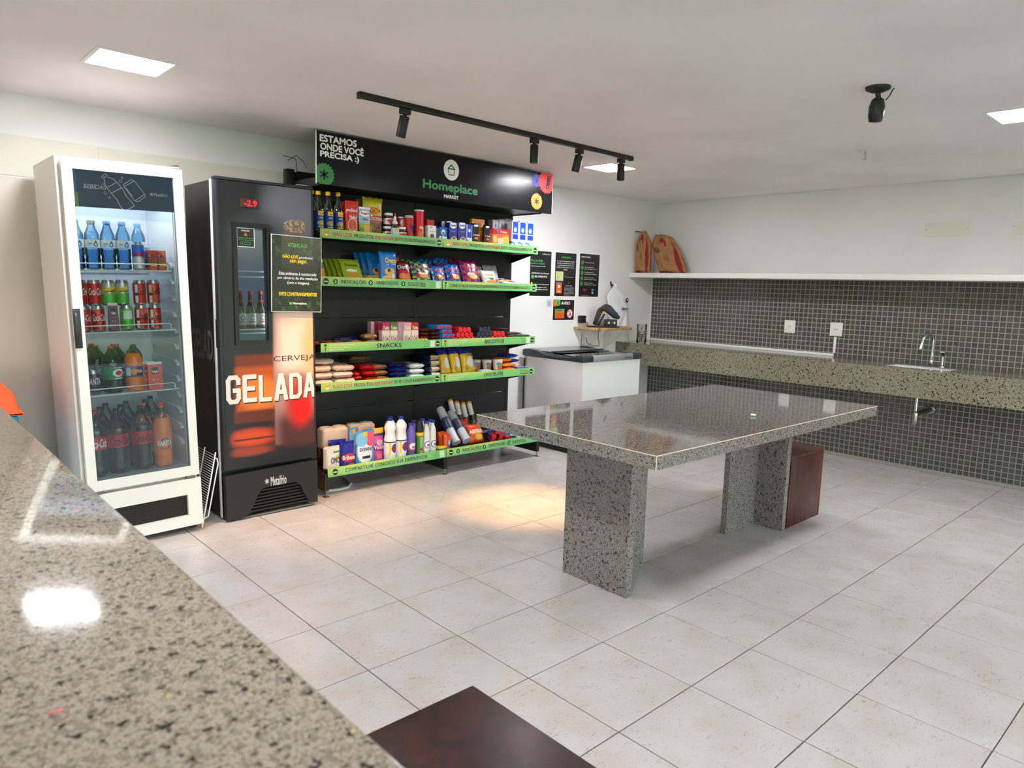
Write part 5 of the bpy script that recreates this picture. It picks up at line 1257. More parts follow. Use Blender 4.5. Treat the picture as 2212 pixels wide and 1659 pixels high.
MB().lathe([(.037, 0), (.037, h-.012)], 28, uv=True).build('tube_body', P('crisp_tube', (200, 20, 40), [('e', .60, .28, .10, .2, (226, 170, 90)), ('e', .44, .22, .06, .16, (200, 120, 50)), ('r', .5, .54, 0, 1, (232, 60, 80), .02), ('r', .42, .66, .42, .5, (226, 190, 150), .02)], .3, metal=.2), o)
MB().lathe([(.0385, h-.012), (.0385, h-.002), (.037, h), (.03, h), (.028, h-.004), (.002, h-.004)], 28).build('lid', M('lid_clear', (226, 222, 222), .3), o)
bx_red = P('corn_starch', (196, 40, 24), [('e', .45, .35, .42, .4, (246, 206, 30)), ('r', -1, 2, -.1, .2, (246, 206, 30), .02)], .4)
carton(0, 922, 938, 475, F1+.07, .04, 'starch_box', 'red and yellow box beside the crisp tube', 'box', bx_red, 'cartons on the top shelf')
crm = P('cream_carton', (238, 240, 244), [('e', .5, .36, .36, .24, (226, 226, 230)), ('e', .5, .36, .26, .15, (150, 40, 50)), ('r', -1, 2, -.1, .16, (40, 60, 160), .02), ('r', .2, .5, .86, .93, (230, 120, 80), .01)], .4)
carton(0, 925, 942, 487.6, F1, .05, 'cream_carton', 'small white cream carton with a dark berry picture', 'carton', crm, 'cartons on the top shelf', txt=(('Piracanjuba', .15, .85, .62, .69, cN),))
carton(0, 942.5, 949, 492, F1+.01, .05, 'cream_carton', 'narrow olive side of a carton between two white ones', 'carton', M('box_olive', (110, 110, 84), .5), 'cartons on the top shelf')
bet = P('milk_small', (236, 240, 246), [('r', -1, 2, .42, 1.1, (26, 84, 190), .02), ('e', .5, .66, .26, .2, (226, 240, 250)), ('e', .5, .6, .2, .13, (60, 150, 90)), ('e', .7, .14, .2, .18, (150, 60, 60)), ('e', .25, .18, .16, .2, (60, 120, 200))], .4)
carton(0, 949.5, 966, 491, F1, .05, 'cream_carton', 'low blue and white cream carton, left of the navy ones', 'carton', bet, 'cartons on the top shelf')
cond = P('condensed_carton', (24, 44, 140), [('e', .5, .88, .4, .16, (244, 244, 246)), ('e', .62, .2, .38, .16, (236, 206, 150)), ('e', .62, .28, .24, .05, (160, 70, 30)), ('r', .2, .8, .56, .62, (110, 110, 130), .02)], .4)
for i, (u0, u1, vt, yo, n_) in enumerate(((970, 988, 481, 0, 'left of the front pair'), (989.5, 1007, 481, 0, 'right of the front pair'), (963, 978, 478, .075, 'behind at the left'), (953, 963, 478, .09, 'rearmost at the left'))):
    carton(0, u0, u1, vt, F1+yo, .055, 'condensed_milk_carton', 'navy condensed milk carton with a pudding picture, '+n_, 'carton', cond, 'navy cartons on the top shelf', txt=((('Itambé'), .15, .85, .83, .92, cN),) if yo == 0 else ())
mlk = P('milk_carton', (238, 242, 248), [('r', .1, .92, .45, 1.1, (14, 62, 196), .012), ('d', .75, -1, .1, (226, 234, 244)), ('r', .1, .92, .36, .62, (14, 62, 196), .012), ('e', .5, .72, .24, .1, (70, 160, 230)), ('e', .5, .7, .2, .07, (246, 246, 220)), ('e', .1, .08, .5, .2, (60, 140, 210), .05), ('e', .05, .04, .45, .17, (238, 242, 248), .05)], .35)
carton(0, 1008, 1020, 485, F1, .05, 'milk_carton', 'small blue and white milk carton right of the navy pair', 'carton', mlk, 'milk cartons on the top shelf')
cof = P('coffee_pack', (24, 20, 20), [('e', .5, .2, .3, .14, (16, 12, 12)), ('e', .5, .34, .26, .05, (190, 150, 70)), ('e', .45, .9, .3, .05, (226, 236, 240)), ('r', .72, .95, .05, .6, (150, 40, 40), .02), ('m', 0, 1, .1, .5, 10, .5, .6, (120, 24, 30))], .25, coat=.3)
for i, (u0, u1, vt, n_) in enumerate(((1021, 1038, 483, 'left of the yellow box'), (1047.5, 1060, 486, 'right of the yellow box'))):
    soft(0, u0, u1, vt, F1, .045, 'coffee_pack', 'black vacuum coffee brick with a dark cup picture, '+n_, 'coffee pack', cof, 'coffee packs', mode='brick', txt=(('3 corações', .1, .9, .44, .52, cW),), seed=7+i, wr=.04)
flt = P('filter_box', (226, 150, 24), [('n', 5, .45, .65, (150, 76, 24)), ('r', -1, 2, .88, 1.1, (180, 110, 24), .02)], .35)
carton(0, 1019, 1046.5, 473.5, F1+.048, .03, 'filter_box', 'yellow and brown coffee filter box between the black packs', 'box', flt, 'cartons on the top shelf', txt=(('SANTA', .15, .65, .78, .87, M('ink_brown', (80, 40, 20), .5)),))
for i in range(3):
    carton(0, 1064+13.7*i, 1077+13.7*i, 475-1.2*i, F1+.085, .06, 'milk_carton', 'grey milk carton behind the cracker pack, %s from the left' % ORD[i], 'carton', P('milk_grey', (150, 148, 154), [('e', .5, .8, .16, .07, (70, 76, 100)), ('r', .15, .85, .5, .6, (110, 110, 124), .05)], .45), 'milk cartons on the top shelf')
crk = P('cracker_pack', (206, 30, 26), [('r', -1, 2, -.1, .72, (226, 110, 40), .03), ('e', .72, .32, .26, .3, (226, 176, 80)), ('r', .32, .6, .15, .5, (240, 200, 180), .02), ('e', .15, .9, .4, .2, (196, 20, 26)), ('r', .26, .38, .75, .92, (110, 110, 190), .01), ('r', .1, .28, .25, .6, (236, 190, 130), .04)], .3, coat=.3)
soft(0, 1061, 1105.5, 494, F1, .06, 'cracker_pack', 'red and orange cracker pack lying before the milk cartons', 'pack', crk, 'packs on the top shelf', mode='brick', txt=(('Treloso', .42, .75, .78, .88, cW),), seed=12, wr=.05)
for i, (u0, u1, vt) in enumerate(((1106, 1120.5, 475), (1122, 1136.5, 477), (1138, 1153, 479))):
    o = carton(0, u0, u1, vt+4, F1, .065, 'milk_carton', 'tall blue and white milk carton at the shelf end, %s of three' % ('left', 'middle', 'right')[i], 'carton', mlk, 'milk cartons on the top shelf', txt=(('BETÂNIA', .12, .9, .54, .59, cW),))
    x, w, h = pk(0, u0, u1, vt+4, F1); box('screw_cap', -.018, .008, -.015, .012, h, h+.012, cW, o, bevel=.002)
# ---- second shelf: crisps
def chips(u0, u1, vt, yf, label, mat, txt=(), tilt=.25, rz=0., seed=0, d=.07, h=None, k=1, zoff=0., cat='snack bag', group='snack bags on the second shelf'):
    return soft(k, u0, u1, vt, yf, d, 'snack_bag', label, cat, mat, group, 'bag', txt, tilt, rz, seed, .16, zoff, h)
prp = P('chip_purple', (70, 56, 92), [('r', -1, 2, -.1, .45, (214, 136, 30), .05), ('e', .5, .75, .3, .08, (226, 196, 40))], .3, coat=.3)
chips(690, 708, 552, F1, 'purple and orange snack bag at the left end of the second shelf', prp, seed=20)
grn = P('chip_green', (150, 184, 34), [('e', .55, .22, .4, .18, (206, 150, 50)), ('r', -1, 2, -.1, .07, (236, 210, 40), .02), ('e', .5, .48, .3, .06, (230, 240, 210)), ('n', 6, .55, .7, (110, 140, 24), .5)], .28, coat=.3)
for i in range(5):
    chips(702+i*11, 742+i*12, 552+i*5.2, F1+.13-.033*i, 'lime green corn snack bag, %s of the leaning row' % ORD[i], grn, (('Torcida', .2, .85, .66, .76, cB),) if i > 2 else (), .55, .0, 21+i, d=.021, h=.19)
chips(793, 821, 590, F1, 'yellow snack bag lying flat before the blue bags', P('chip_yellow', (206, 176, 44), [('n', 5, .45, .6, (180, 110, 40))], .3), (), 1.2, .0, 27, d=.04, h=.065)
blu = P('chip_blue', (18, 118, 200), [('e', .5, .36, .28, .12, (232, 176, 70)), ('e', .4, .16, .3, .08, (236, 200, 110)), ('e', .72, .2, .1, .1, (240, 226, 200)), ('e', .45, .40, .1, .06, (60, 40, 30)), ('n', 4, .55, .75, (40, 150, 226), .6)], .25, coat=.3)
for i in range(3): chips(776+i*13, 812+i*13, 546+i*3.5, F1+.14-.04*i, 'bright blue cheese snack bag, %s of those leaning behind' % ORD[i], blu, (), .32, .0, 30+i, d=.035, h=.235)
chips(824, 863.5, 543.6, F1-.002, 'bright blue cheese snack bag standing upright in front', blu, (('Cheetos', .24, .88, .63, .79, cY), ('REQUEIJÃO', .55, .82, .58, .615, cW)), .05, 0, 34, d=.07)
rdo = P('chip_red', (176, 20, 28), [('e', .3, .28, .22, .14, (226, 130, 40)), ('e', .66, .25, .24, .15, (216, 110, 36)), ('r', -1, 2, .58, 1.1, (120, 14, 24), .05)], .28, coat=.3)
chips(865, 895, 566, F1, 'red tortilla chip bag with orange triangles', rdo, (('Doritos', .06, .94, .6, .76, cW),), .3, 0, 36)
chips(842, 872, 545, F1+.1, 'dark red tortilla chip bag behind the blue one', rdo, (), .1, 0, 37, d=.06)
ruf = lambda n, a, b: P(n, a, [('c', .36, .22, b), ('e', .5, .36, .36, .17, (150, 24, 24)), ('e', .56, .32, .24, .09, (232, 170, 60)), ('e', .46, .43, .2, .035, (240, 240, 236)), ('d', .3, 1, 2, (0, 0, 0))], .26, coat=.35)
rg, rb, rr = ruf('ridge_green', (110, 176, 40), (30, 50, 130)), ruf('ridge_blue', (20, 70, 170), (40, 130, 214)), ruf('ridge_red', (200, 24, 40), (40, 44, 140))
tR = (('Ruffles', .1, .9, .62, .76, cR),)
for i, (u0, u1, vt, yo, m_, n_) in enumerate(((880, 913, 561, .085, rg, 'green and navy ridged crisp bag at the back'), (897, 939, 566, .0, rg, 'green and navy ridged crisp bag in front'), (915, 948, 560, .085, rb, 'blue ridged crisp bag behind, leftmost'), (950, 984, 557.5, .085, rb, 'blue ridged crisp bag behind, taller one'), (940, 971, 576, .0, rb, 'blue ridged crisp bag in front, low one'), (972, 1004, 571, .0, rb, 'blue ridged crisp bag in front, beside the red ones'), (986, 1020, 561, .085, rr, 'red and blue ridged crisp bag behind'), (1006, 1046, 563, .0, rr, 'red and blue ridged crisp bag in front, tallest'))):
    chips(u0, u1, vt, F1+yo, n_, m_, tR, .36, 0, 40+i, d=.058)
wht = P('chip_white', (226, 226, 224), [('e', .55, .24, .36, .14, (206, 130, 60)), ('e', .45, .42, .3, .07, (40, 110, 60)), ('e', .5, .66, .3, .08, (230, 150, 60))], .3)
gry = P('chip_grey', (176, 176, 178), [('e', .5, .22, .36, .1, (196, 60, 50)), ('e', .5, .3, .2, .06, (206, 150, 60)), ('e', .5, .58, .1, .06, (120, 84, 40))], .35)
chips(1030, 1050, 576, F1+.09, 'grey snack bag behind the red ridged crisps', gry, (), .25, 0, 50, d=.05)
chips(1048, 1080, 586, F1, 'white snack bag slumping with a green logo', wht, (), .4, 0, 51, d=.055, h=.14)
chips(1055, 1086, 574, F1+.085, 'grey snack bag standing behind the white one', gry, (), .36, 0, 52, d=.05)
chips(1097, 1126, 601, F1+.005, 'white snack bag lying flat at the shelf end', P('chip_pink', (232, 226, 224), [('e', .6, .3, .36, .2, (206, 70, 80)), ('e', .3, .6, .2, .12, (230, 170, 60))], .35), (), 1.3, 0, 53, d=.045, h=.12)
# ---- helper for packets lying on their back, short end to the front
def lying(k, u0, u1, z0, hh, yf, depth, name, label, cat, mat, group, rz=0., seed=0, mode='bag', wr=.12, txt=(), vref=None):
    v = vref or 700
    x0, x1 = at(u0, v, y=yf).x, at(u1, v, y=yf).x; w = x1-x0
    o = thing(name, label, cat, ((x0+x1)/2, yf, ZB[k]+.001+z0+hh/2), (0, 0, rz), group)
    mb = pillow(w, depth, hh, mode, seed=seed, wr=wr)
    for p in mb.v: p.y, p.z = p.z, -p.y
    b = mb.build('packet', mat, o, smooth=60)
    for s, a0, a1, b0, b1, m in txt:
        f = lambda X, Z: (X, Z, mb.th(X/(w/2), min(max(Z/depth, .02), .98))*mb.k*(1+wr)+.0025)
        letters(MB(), s, (a0-.5)*w, (a1-.5)*w, b0*depth, b1*depth, bold=.02, fn=f).build('lettering', m, b, smooth=0)
    return o
# ---- third shelf
F3 = F1
rnd = random.Random(5)
for i in range(6):
    c_ = [(150, 30, 34), (40, 40, 130), (120, 40, 30), (196, 60, 40), (150, 30, 60), (60, 40, 120), (170, 50, 36), (40, 60, 150), (150, 90, 40)][i]
    lying(2, 681+i*12.2, 694+i*12.2, 0 if i % 2 else .016, .022, F3+.01+.02*(i % 3), .15, 'chocolate_bar', 'wrapped chocolate bar lying on the snacks shelf, %s from the fridge' % ('first', 'second', 'third', 'fourth', 'fifth', 'sixth', 'seventh', 'eighth', 'ninth')[i], 'chocolate bar', P('bar_wrap_%d' % i, c_, [('e', .5, .3, .35, .2, tuple(min(255, x+70) for x in c_)), ('r', -1, 2, .7, .76, (230, 200, 150), .01)], .3), 'chocolate bars', rz=rnd.uniform(-.3, .3), seed=60+i, txt=(('LACTA', .1, .9, .05, .2, cW),) if i == 1 else ())
o = thing('chocolate_box', 'dark blue chocolate box lying at the back of the snacks shelf', 'box', (at(748, 722, y=.75).x, .75, ZB[2]+.001), (0, 0, .25))
b = MB().box(-.09, .09, -.035, .035, .0, .05, uv=True).build('box', P('box_bluebar', (26, 40, 120), [('r', -1, .55, .1, .9, (90, 100, 130), .03)], .35), o, bevel=.0015, seg=1)
words(b, 'lacta', .02, .075, .014, .034, -.0362, cW)
for i, (u0, u1, z_, yo, vr) in enumerate(((758, 786, 0, .0, 732), (788, 822, .0, .0, 732), (786, 816, .046, .0, 727))):
    lying(2, u0, u1, z_, .045, F3+yo, .07, 'peanut_bag', 'clear bag of brown peanuts before the wafer boxes, %s' % ('left one', 'right one', 'top one')[i], 'peanut bag', P('peanuts', (176, 130, 84), [('n', 14, .45, .62, (110, 70, 40)), ('n', 5, .6, .75, (220, 210, 200), .6)], .25, coat=.5), 'peanut bags', seed=70+i)
def waf(n, top, side=(226, 200, 206)): return P(n, (236, 214, 206), [('r', -1, 2, .66, 1.1, top, .03), ('m', .1, .95, .02, .42, 9, .48, .56, (150, 84, 50)), ('r', -1, 2, .62, .66, (240, 200, 80), .01)], .4)
wcol = [('wafer_pink', (186, 30, 90)), ('wafer_olive', (96, 110, 50)), ('wafer_rose', (222, 160, 170)), ('wafer_red', (206, 20, 34))]
for i, (u0, u1, c_) in enumerate(((826, 842, 0), (843, 859, 1), (872.5, 888.5, 2), (889.5, 904, 3))):
    carton(2, u0, u1, 697, F3, .05, 'wafer_box', 'wafer stick box with a %s top, front row, %s from the left' % (('magenta', 'olive', 'rose', 'red')[i], ORD[i]), 'wafer box', waf(*wcol[c_]), 'wafer boxes', txt=(('Tubic', .08, .92, .7, .84, cW),))
carton(2, 859.8, 871.6, 697, F3+.012, .05, 'wafer_box', 'plain mauve side of a wafer box between two printed ones', 'wafer box', M('wafer_side', (186, 150, 164), .45), 'wafer boxes')
for i, u in enumerate((801, 809.5, 818)):
    carton(2, u, u+7.6, 695, F3+.075, .05, 'wafer_box', 'wafer box at the left behind, narrow side, %s from the left' % ORD[i], 'wafer box', M('wafer_dim_%d' % (i % 2), ((190, 150, 150), (130, 30, 60))[i % 2], .45), 'wafer boxes')
for i in range(4): carton(2, 828+i*16, 842.5+i*16, 695.5, F3+.075, .05, 'wafer_box', 'wafer box in the back row, %s from the left' % ORD[i], 'wafer box', waf(*wcol[i]), 'wafer boxes')
o = thing('wafer_pack', 'thin yellow packet lying on top of the wafer boxes', 'packet', (at(856, 693, y=.58).x, .60, ZB[2]+.136), (0, 0, .1))
_mb = pillow(.09, .05, .012, 'bag', seed=80)
for p in _mb.v: p.y, p.z = p.z-.025, -p.y
_mb.build('packet', M('packet_yellow', (214, 160, 30), .35), o, smooth=60)
for i in range(3): lying(2, 904.5+i*7.4, 912+i*7.4, 0, .044, F3, .12, 'candy_roll', 'small yellow packet right of the wafer boxes, %s of three' % ('left', 'middle', 'right')[i], 'packet', M('packet_gold', (226, 186, 20), .35), 'yellow packets', seed=82+i, vref=728)
brn = P('brown_pack', (96, 40, 26), [('n', 6, .5, .65, (140, 66, 40), .7), ('s', .2, 1, .23, .2, (60, 24, 16))], .25, coat=.4)
for lay in range(4):
    for i in range(2):
        lying(2, 906+i*24+lay*1.0 if lay < 3 else 907+i*22, 929+i*24+lay*.5, .0+lay*.0285, .028, F3+.012+.02*lay, .19, 'biscuit_pack', 'brown chocolate biscuit pack, %s layer from below, %s one' % (ORD[lay], ('left', 'right')[i]), 'biscuit pack', brn, 'brown biscuit packs', seed=90+lay*2+i, mode='brick', wr=.14, vref=720)
bpk = P('blue_pack', (30, 120, 196), [('r', .55, 1.1, -.1, 1.1, (206, 24, 40), .02), ('r', .0, .5, .4, .7, (210, 160, 90), .05)], .3, coat=.3)
def lbox(k, u0, u1, z0, hh, yf, depth, name, label, cat, mat, group, endm, vref=715, rz=0.):
    x0, x1 = at(u0, vref, y=yf).x, at(u1, vref, y=yf).x
    o = thing(name, label, cat, ((x0+x1)/2, yf, ZB[k]+.001+z0), (0, 0, rz), group); w = x1-x0
    b = MB().box(-w/2, w/2, 0, depth, 0, hh-.0008).build('packet', mat, o, bevel=.006, seg=2)
    box('end_print', -w/2+.006, w/2-.006, -.0008, -.0002, .006, hh-.007, endm, b)
    return o
bl_ = M('wafer_blue', (36, 124, 200), .3); rdm = M('wafer_redend', (206, 26, 44), .35)
for i, (u0, u1, z0) in enumerate(((958, 966, 0), (967, 975, 0), (976, 984, 0), (957, 965.5, .036), (966, 974.5, .036), (975, 983.5, .036), (956, 968, .072), (969, 977, .072), (945, 960, .108), (961, 976, .108))):
    lbox(2, u0, u1, z0, .035, F3+.008+z0*.3, .17, 'wafer_packet', 'blue wafer packet with red end, %s row of the pile, %s from the left' % (('bottom', 'second', 'third', 'top')[int(z0/.036+.01)], ORD[(0, 1, 2, 0, 1, 2, 0, 1, 0, 1)[i]]), 'wafer packet', bl_, 'blue wafer packets', rdm)
def roll(u, z0, r, yf, m, me_, label, group, k=2):
    x = at(u, 718, y=yf).x
    o = thing('biscuit_roll', label, 'biscuit roll', (x, yf, ZB[k]+.001+z0+r), (0, 0, 0), group)
    MB().cyl((0, .003, 0), (0, .17, 0), r, 16).build('wrapper', m, o)
    MB().cyl((0, 0, 0), (0, .003, 0), r*.86, 16, 0, r).build('end_fold', me_, o)
rm_, rm2 = M('roll_red', (212, 18, 30), .3), M('roll_red_end', (230, 40, 44), .35); nm_, nm2 = M('roll_navy', (36, 38, 56), .3), M('roll_navy_end', (52, 56, 76), .35)
R_ = .0225
for row in range(3):
    for i in range(5-row): roll(986+i*9.2+row*4.6, row*R_*1.74, R_-.0005, F3+.004, rm_, rm2, 'red biscuit roll in the big pile, %s row, %s from the left' % (('bottom', 'middle', 'top')[row], ORD[i]), 'red biscuit rolls')
for row in range(3):
    for i in range(4-row//2): roll(1031+i*8.6+row*4.0, row*R_*1.74, R_-.0008, F3+.004, nm_, nm2, 'dark blue biscuit roll, %s row, %s from the left' % (('bottom', 'middle', 'top')[row], ORD[i]), 'dark biscuit rolls')
for row in range(2):
    for i in range(4-row): roll(1066+i*8.4+row*4.2, row*R_*1.74, R_-.0008, F3+.004, rm_, rm2, 'red biscuit roll in the small pile, %s row, %s from the left' % (('bottom', 'top')[row], ORD[i]), 'red biscuit rolls')
fl = [M('flat_dark', (48, 28, 28), .3), M('flat_wine', (110, 20, 36), .3), M('flat_navy', (26, 36, 70), .3)]
for i, (u0, u1, z0, c_, yo) in enumerate(((1099, 1118, 0, 1, 0), (1116, 1136, 0, 0, 0), (1134, 1151, 0, 2, 0), (1097, 1116, .022, 1, .03), (1114, 1134, .022, 0, .02), (1131, 1148, .024, 2, .02), (1096, 1128, .046, 0, .06), (1068, 1100, .086, 0, .07))):
    lying(2, u0, u1, z0, .022, F3+yo, .15, 'biscuit_packet', 'flat %s biscuit packet at the right end, %s' % (('dark brown', 'wine red', 'navy')[c_], ('bottom, left', 'bottom, middle', 'bottom, right', 'second layer, left', 'second layer, middle', 'second layer, right', 'top of the pile', 'on the red rolls')[i]), 'biscuit packet', fl[c_], 'flat biscuit packets', seed=120+i, rz=.08*(i % 3-1), vref=722)
# ---- fourth shelf
F4 = F1
wbag = P('sugar_bag', (240, 226, 208), [('r', .2, .8, .05, .1, (206, 120, 110), .02), ('n', 4, .5, .7, (226, 206, 190), .6)], .4)
for i, (u0, u1, row, col) in enumerate(((683, 722, 0, 0), (681, 721, 1, 0), (680, 719, 2, 0), (680, 724, 3, 0), (725, 771, 0, 1), (722, 766, 1, 1), (722, 768, 2, 1))):
    lying(3, u0, u1, row*.05+.0, .05, F4+.012+(.02 if row == 3 else 0)+.004*row, .24, 'sugar_bag', 'white flour bag, %s layer from below of the %s pile' % (ORD[row], ('left', 'right')[col]), 'flour bag', wbag, 'white flour bags', seed=140+i, mode='brick', wr=.2, rz=.04*(i % 3-1), vref=810)
rbn = P('bean_bag', (196, 24, 32), [('r', .48, 1.1, -.1, .6, (176, 120, 70), .04), ('n', 10, .5, .65, (150, 80, 50), .5), ('e', .3, .3, .2, .1, (240, 160, 60))], .25, coat=.4)
for i, (u0, u1, z0, yo) in enumerate(((790, 845, 0, .0), (785, 841, .046, .01), (780, 840, .09, .02))):
    lying(3, u0, u1, z0, .046, F4+.012+yo, .22, 'bean_bag', 'red bean bag with a clear end, %s' % ('bottom', 'middle', 'top')[i]+' of three', 'bean bag', rbn, 'red bean bags', seed=150+i, mode='brick', wr=.2, vref=800)
for i, (u0, u1, z0) in enumerate(((772, 788, 0), (768, 783, .03), (768, 778, .058))): lying(3, u0, u1, z0, .03, F4+.012, .16, 'popcorn_packet', 'small red popcorn packet beside the flour, %s' % ('bottom', 'middle', 'top')[i], 'packet', P('popcorn', (190, 26, 30), [('n', 7, .5, .65, (206, 120, 90), .7)], .28), 'red popcorn packets', seed=155+i, vref=808)
lying(3, 757, 802, .15, .045, F4+.12, .18, 'grain_bag', 'brown grain bag behind the red bean bags', 'bag', P('grain', (120, 96, 70), [('n', 16, .45, .6, (80, 60, 40))], .35), 'grain bags', seed=158, mode='brick', vref=785)
npk = P('pasta_navy', (24, 34, 100), [('s', .35, 1, .16, .35, (40, 50, 130)), ('e', .6, .3, .3, .2, (176, 130, 50)), ('n', 8, .6, .75, (190, 150, 60), .6)], .25, coat=.4)
for i in range(4): lying(3, 843-i*.8, 885-i*.6, i*.034, .034, F4+.012+.008*i, .22, 'pasta_pack', 'navy pasta pack with gold print, %s layer from below' % ORD[i], 'pasta pack', npk, 'navy pasta packs', seed=160+i, mode='brick', wr=.16, vref=800)
rice = P('rice_bag', (238, 238, 236), [('r', -1, 2, .3, 1.1, (26, 120, 50), .03), ('r', .3, .7, .45, .6, (230, 240, 230), .03)], .35)
for i in range(3): lying(3, 886, 920-i*.5, i*.042, .042, F4+.012+.006*i, .24, 'rice_bag', 'white and green rice bag, %s of three' % ('bottom', 'middle', 'top')[i], 'rice bag', rice, 'rice bags', seed=165+i, mode='brick', wr=.18, vref=800)
dn = P('coffee_navy', (22, 32, 70), [('r', .38, .92, .0, .12, (226, 206, 170), .02), ('r', .5, .9, .14, .3, (206, 216, 230), .02), ('n', 5, .55, .7, (40, 52, 100), .6)], .25, coat=.4)
for i in range(4):
    lying(3, 921.5-i*1.5, 955-i*.8, i*.046, .045, F4+.012+.012*i, .22, 'sugar_packet', 'navy packet with beige paper band, %s layer from below' % ORD[i], 'packet', dn, 'navy packets with bands', seed=170+i, mode='brick', wr=.18, vref=795, rz=.06*(i % 2))
for i in range(2): lying(3, 958+i*16, 976+i*20, 0, .028, F4+.0+.002, .10, 'chocolate_packet', 'flat red packet before the yellow bags, %s' % ('left', 'right')[i], 'packet', P('flat_redpk', (176, 30, 34), [('n', 6, .5, .65, (226, 190, 160), .6)], .3), 'flat red packets', seed=176+i, vref=797)
ylw = P('cookie_bag', (236, 190, 24), [('r', -1, 2, .72, 1.1, (26, 48, 130), .03), ('e', .62, .42, .22, .2, (226, 236, 240)), ('e', .3, .2, .16, .1, (200, 140, 30)), ('n', 6, .6, .7, (206, 150, 20), .5)], .26, coat=.35)
for i, (u0, u1, vt, yo) in enumerate(((958, 981, 755, .06), (982, 1004, 753, .06), (1005, 1034, 753, .06))): soft(3, u0, u1, vt, F4+yo, .06, 'cookie_bag', 'yellow bag with dark blue top leaning back, %s of three' % ('left', 'middle', 'right')[i], 'bag', ylw, 'yellow bags on the fourth shelf', 'bag', (('Toddy', .3, .9, .62, .7, cN),) if i == 2 else (), .36, 0, 180+i, .14)
cupm = P('noodle_cup', (236, 220, 206), [('e', .48, .5, .1, .3, (196, 110, 70)), ('r', 0, 1, .0, .28, (230, 130, 40), .02), ('e', .42, .7, .07, .16, (90, 150, 160)), ('e', .58, .72, .05, .14, (210, 120, 130))], .4)
for i, (u, yo, s) in enumerate(((1030, .15, .9), (1053, .07, .95), (1076, .0, 1.))):
    x = at(u, 785, y=F4+yo+.04).x; h = .118*s
    o = thing('noodle_cup', 'cream and orange noodle cup, %s' % ('at the back left', 'in the middle', 'in front')[i], 'cup', (x, F4+yo+.046, ZB[3]+.0005), group='noodle cups')
    MB().lathe([(.034, 0), (.044, h-.004)], 28, uv=True).build('cup_body', cupm, o); MB().lathe([(.0465, h-.004), (.0465, h), (.044, h+.001), (.002, h+.001)], 28).build('lid', M('lid_cream', (226, 214, 200), .4), o)
for i in range(2): lying(3, 1030+i*10, 1056+i*8, i*.02, .02, F4+.0, .05, 'soup_packet', 'pale blue packet lying before the noodle cups, %s' % ('lower', 'upper')[i], 'packet', M('packet_paleblue', (176, 196, 214), .4), 'pale blue packets', seed=186+i, vref=795)
ork, bvk = P('snack_orange', (236, 130, 20), [('n', 5, .5, .7, (206, 80, 30), .7)], .28, coat=.3), P('snack_royal', (26, 50, 160), [('r', .2, .9, .2, .4, (206, 40, 50), .04), ('n', 6, .6, .75, (60, 90, 200), .6)], .28, coat=.3)
for i, (u0, u1, z0, m_, yo, n_) in enumerate(((1088, 1116, 0, ork, .0, 'orange snack packet, bottom one beside the cups'), (1087, 1117, .042, ork, .01, 'orange snack packet, second from below'), (1086, 1108, .085, ork, .03, 'orange snack packet, top one'), (1117, 1146, 0, bvk, .0, 'royal blue snack packet at the shelf end, lowest'), (1100, 1123, .07, bvk, .07, 'royal blue snack packet behind the orange ones, lower'), (1094, 1122, .115, bvk, .06, 'royal blue snack packet on top of the pile'))):
    lying(3, u0, u1, z0, .042, F4+yo+.004, .15, 'snack_packet', n_, 'packet', m_, 'snack packets at the shelf end', seed=190+i, rz=.1*(i % 3-1), vref=785)
# ---- base shelf
F5 = .405
tp = P('tissue_pack', (226, 202, 184), [('r', -1, 2, -.1, .135, (92, 16, 30), .002), ('e', -.03, .165, .016, .016, (206, 160, 50)), ('e', -.05, .09, .014, .02, (220, 196, 186)), ('e', .05, .115, .03, .008, (176, 110, 110))], .3, 'OBJ', coat=.4)
for i, (u0, u1, vt, yo) in enumerate(((698, 754, 922, .15), (757, 812, 914, .20))):
    x, w, h = pk(4, u0, u1, vt, F5+yo)
    o = thing('toilet_paper_pack', 'wrapped toilet paper pack with wine red band, '+('left one behind the washing powder' if i == 0 else 'right one behind the blue pouches'), 'toilet paper', (x, F5+yo+.055, ZB[4]+.0005), group='toilet paper packs')
    MB().box(-w/2, w/2, -.055, .055, 0, h-.01, uv=True).build('wrapped_rolls', tp, o, bevel=.022, seg=4)
    mb = MB()
    for s in (-1, 1): mb.lathe([(w*.24, h-.016), (w*.22, h-.006), (.018, h-.005), (.016, h-.02)], 20, (s*w*.25, 0, 0))
    o2 = mb.build('roll_tops', M('roll_white', (226, 218, 212), .8), o); o2['kind'] = 'stuff'
omo = P('powder_white', (236, 232, 222), [('r', -1, 2, -.1, .12, (196, 24, 34), .03), ('e', .8, .55, .14, .12, (246, 206, 30)), ('r', .5, .9, .74, .82, (60, 150, 70), .02)], .35)
soft(4, 703, 738, 966, F5, .07, 'washing_powder_bag', 'white washing powder bag with red foot and navy letters', 'bag', omo, 'cleaning goods on the base shelf', 'brick', (('OMO', .35, .88, .32, .56, cN),), seed=200, wr=.08)
bri = P('powder_blue', (28, 40, 150), [('e', .5, .4, .46, .16, (216, 30, 40)), ('r', -1, 2, -.1, .1, (40, 60, 190), .03), ('e', .7, .1, .3, .1, (226, 80, 40)), ('n', 5, .55, .7, (50, 80, 200), .5)], .3)
soft(4, 739, 770, 955, F5+.0, .07, 'washing_powder_bag', 'blue washing powder bag with a red banner beside the white one', 'bag', bri, 'cleaning goods on the base shelf', 'brick', (('Brilhante', .08, .92, .34, .5, cW),), seed=201, wr=.14)
soft(4, 713, 752, 951, F5+.075, .06, 'washing_powder_bag', 'blue washing powder bag lying behind the white one', 'bag', bri, 'cleaning goods on the base shelf', 'brick', (), seed=202, wr=.14)
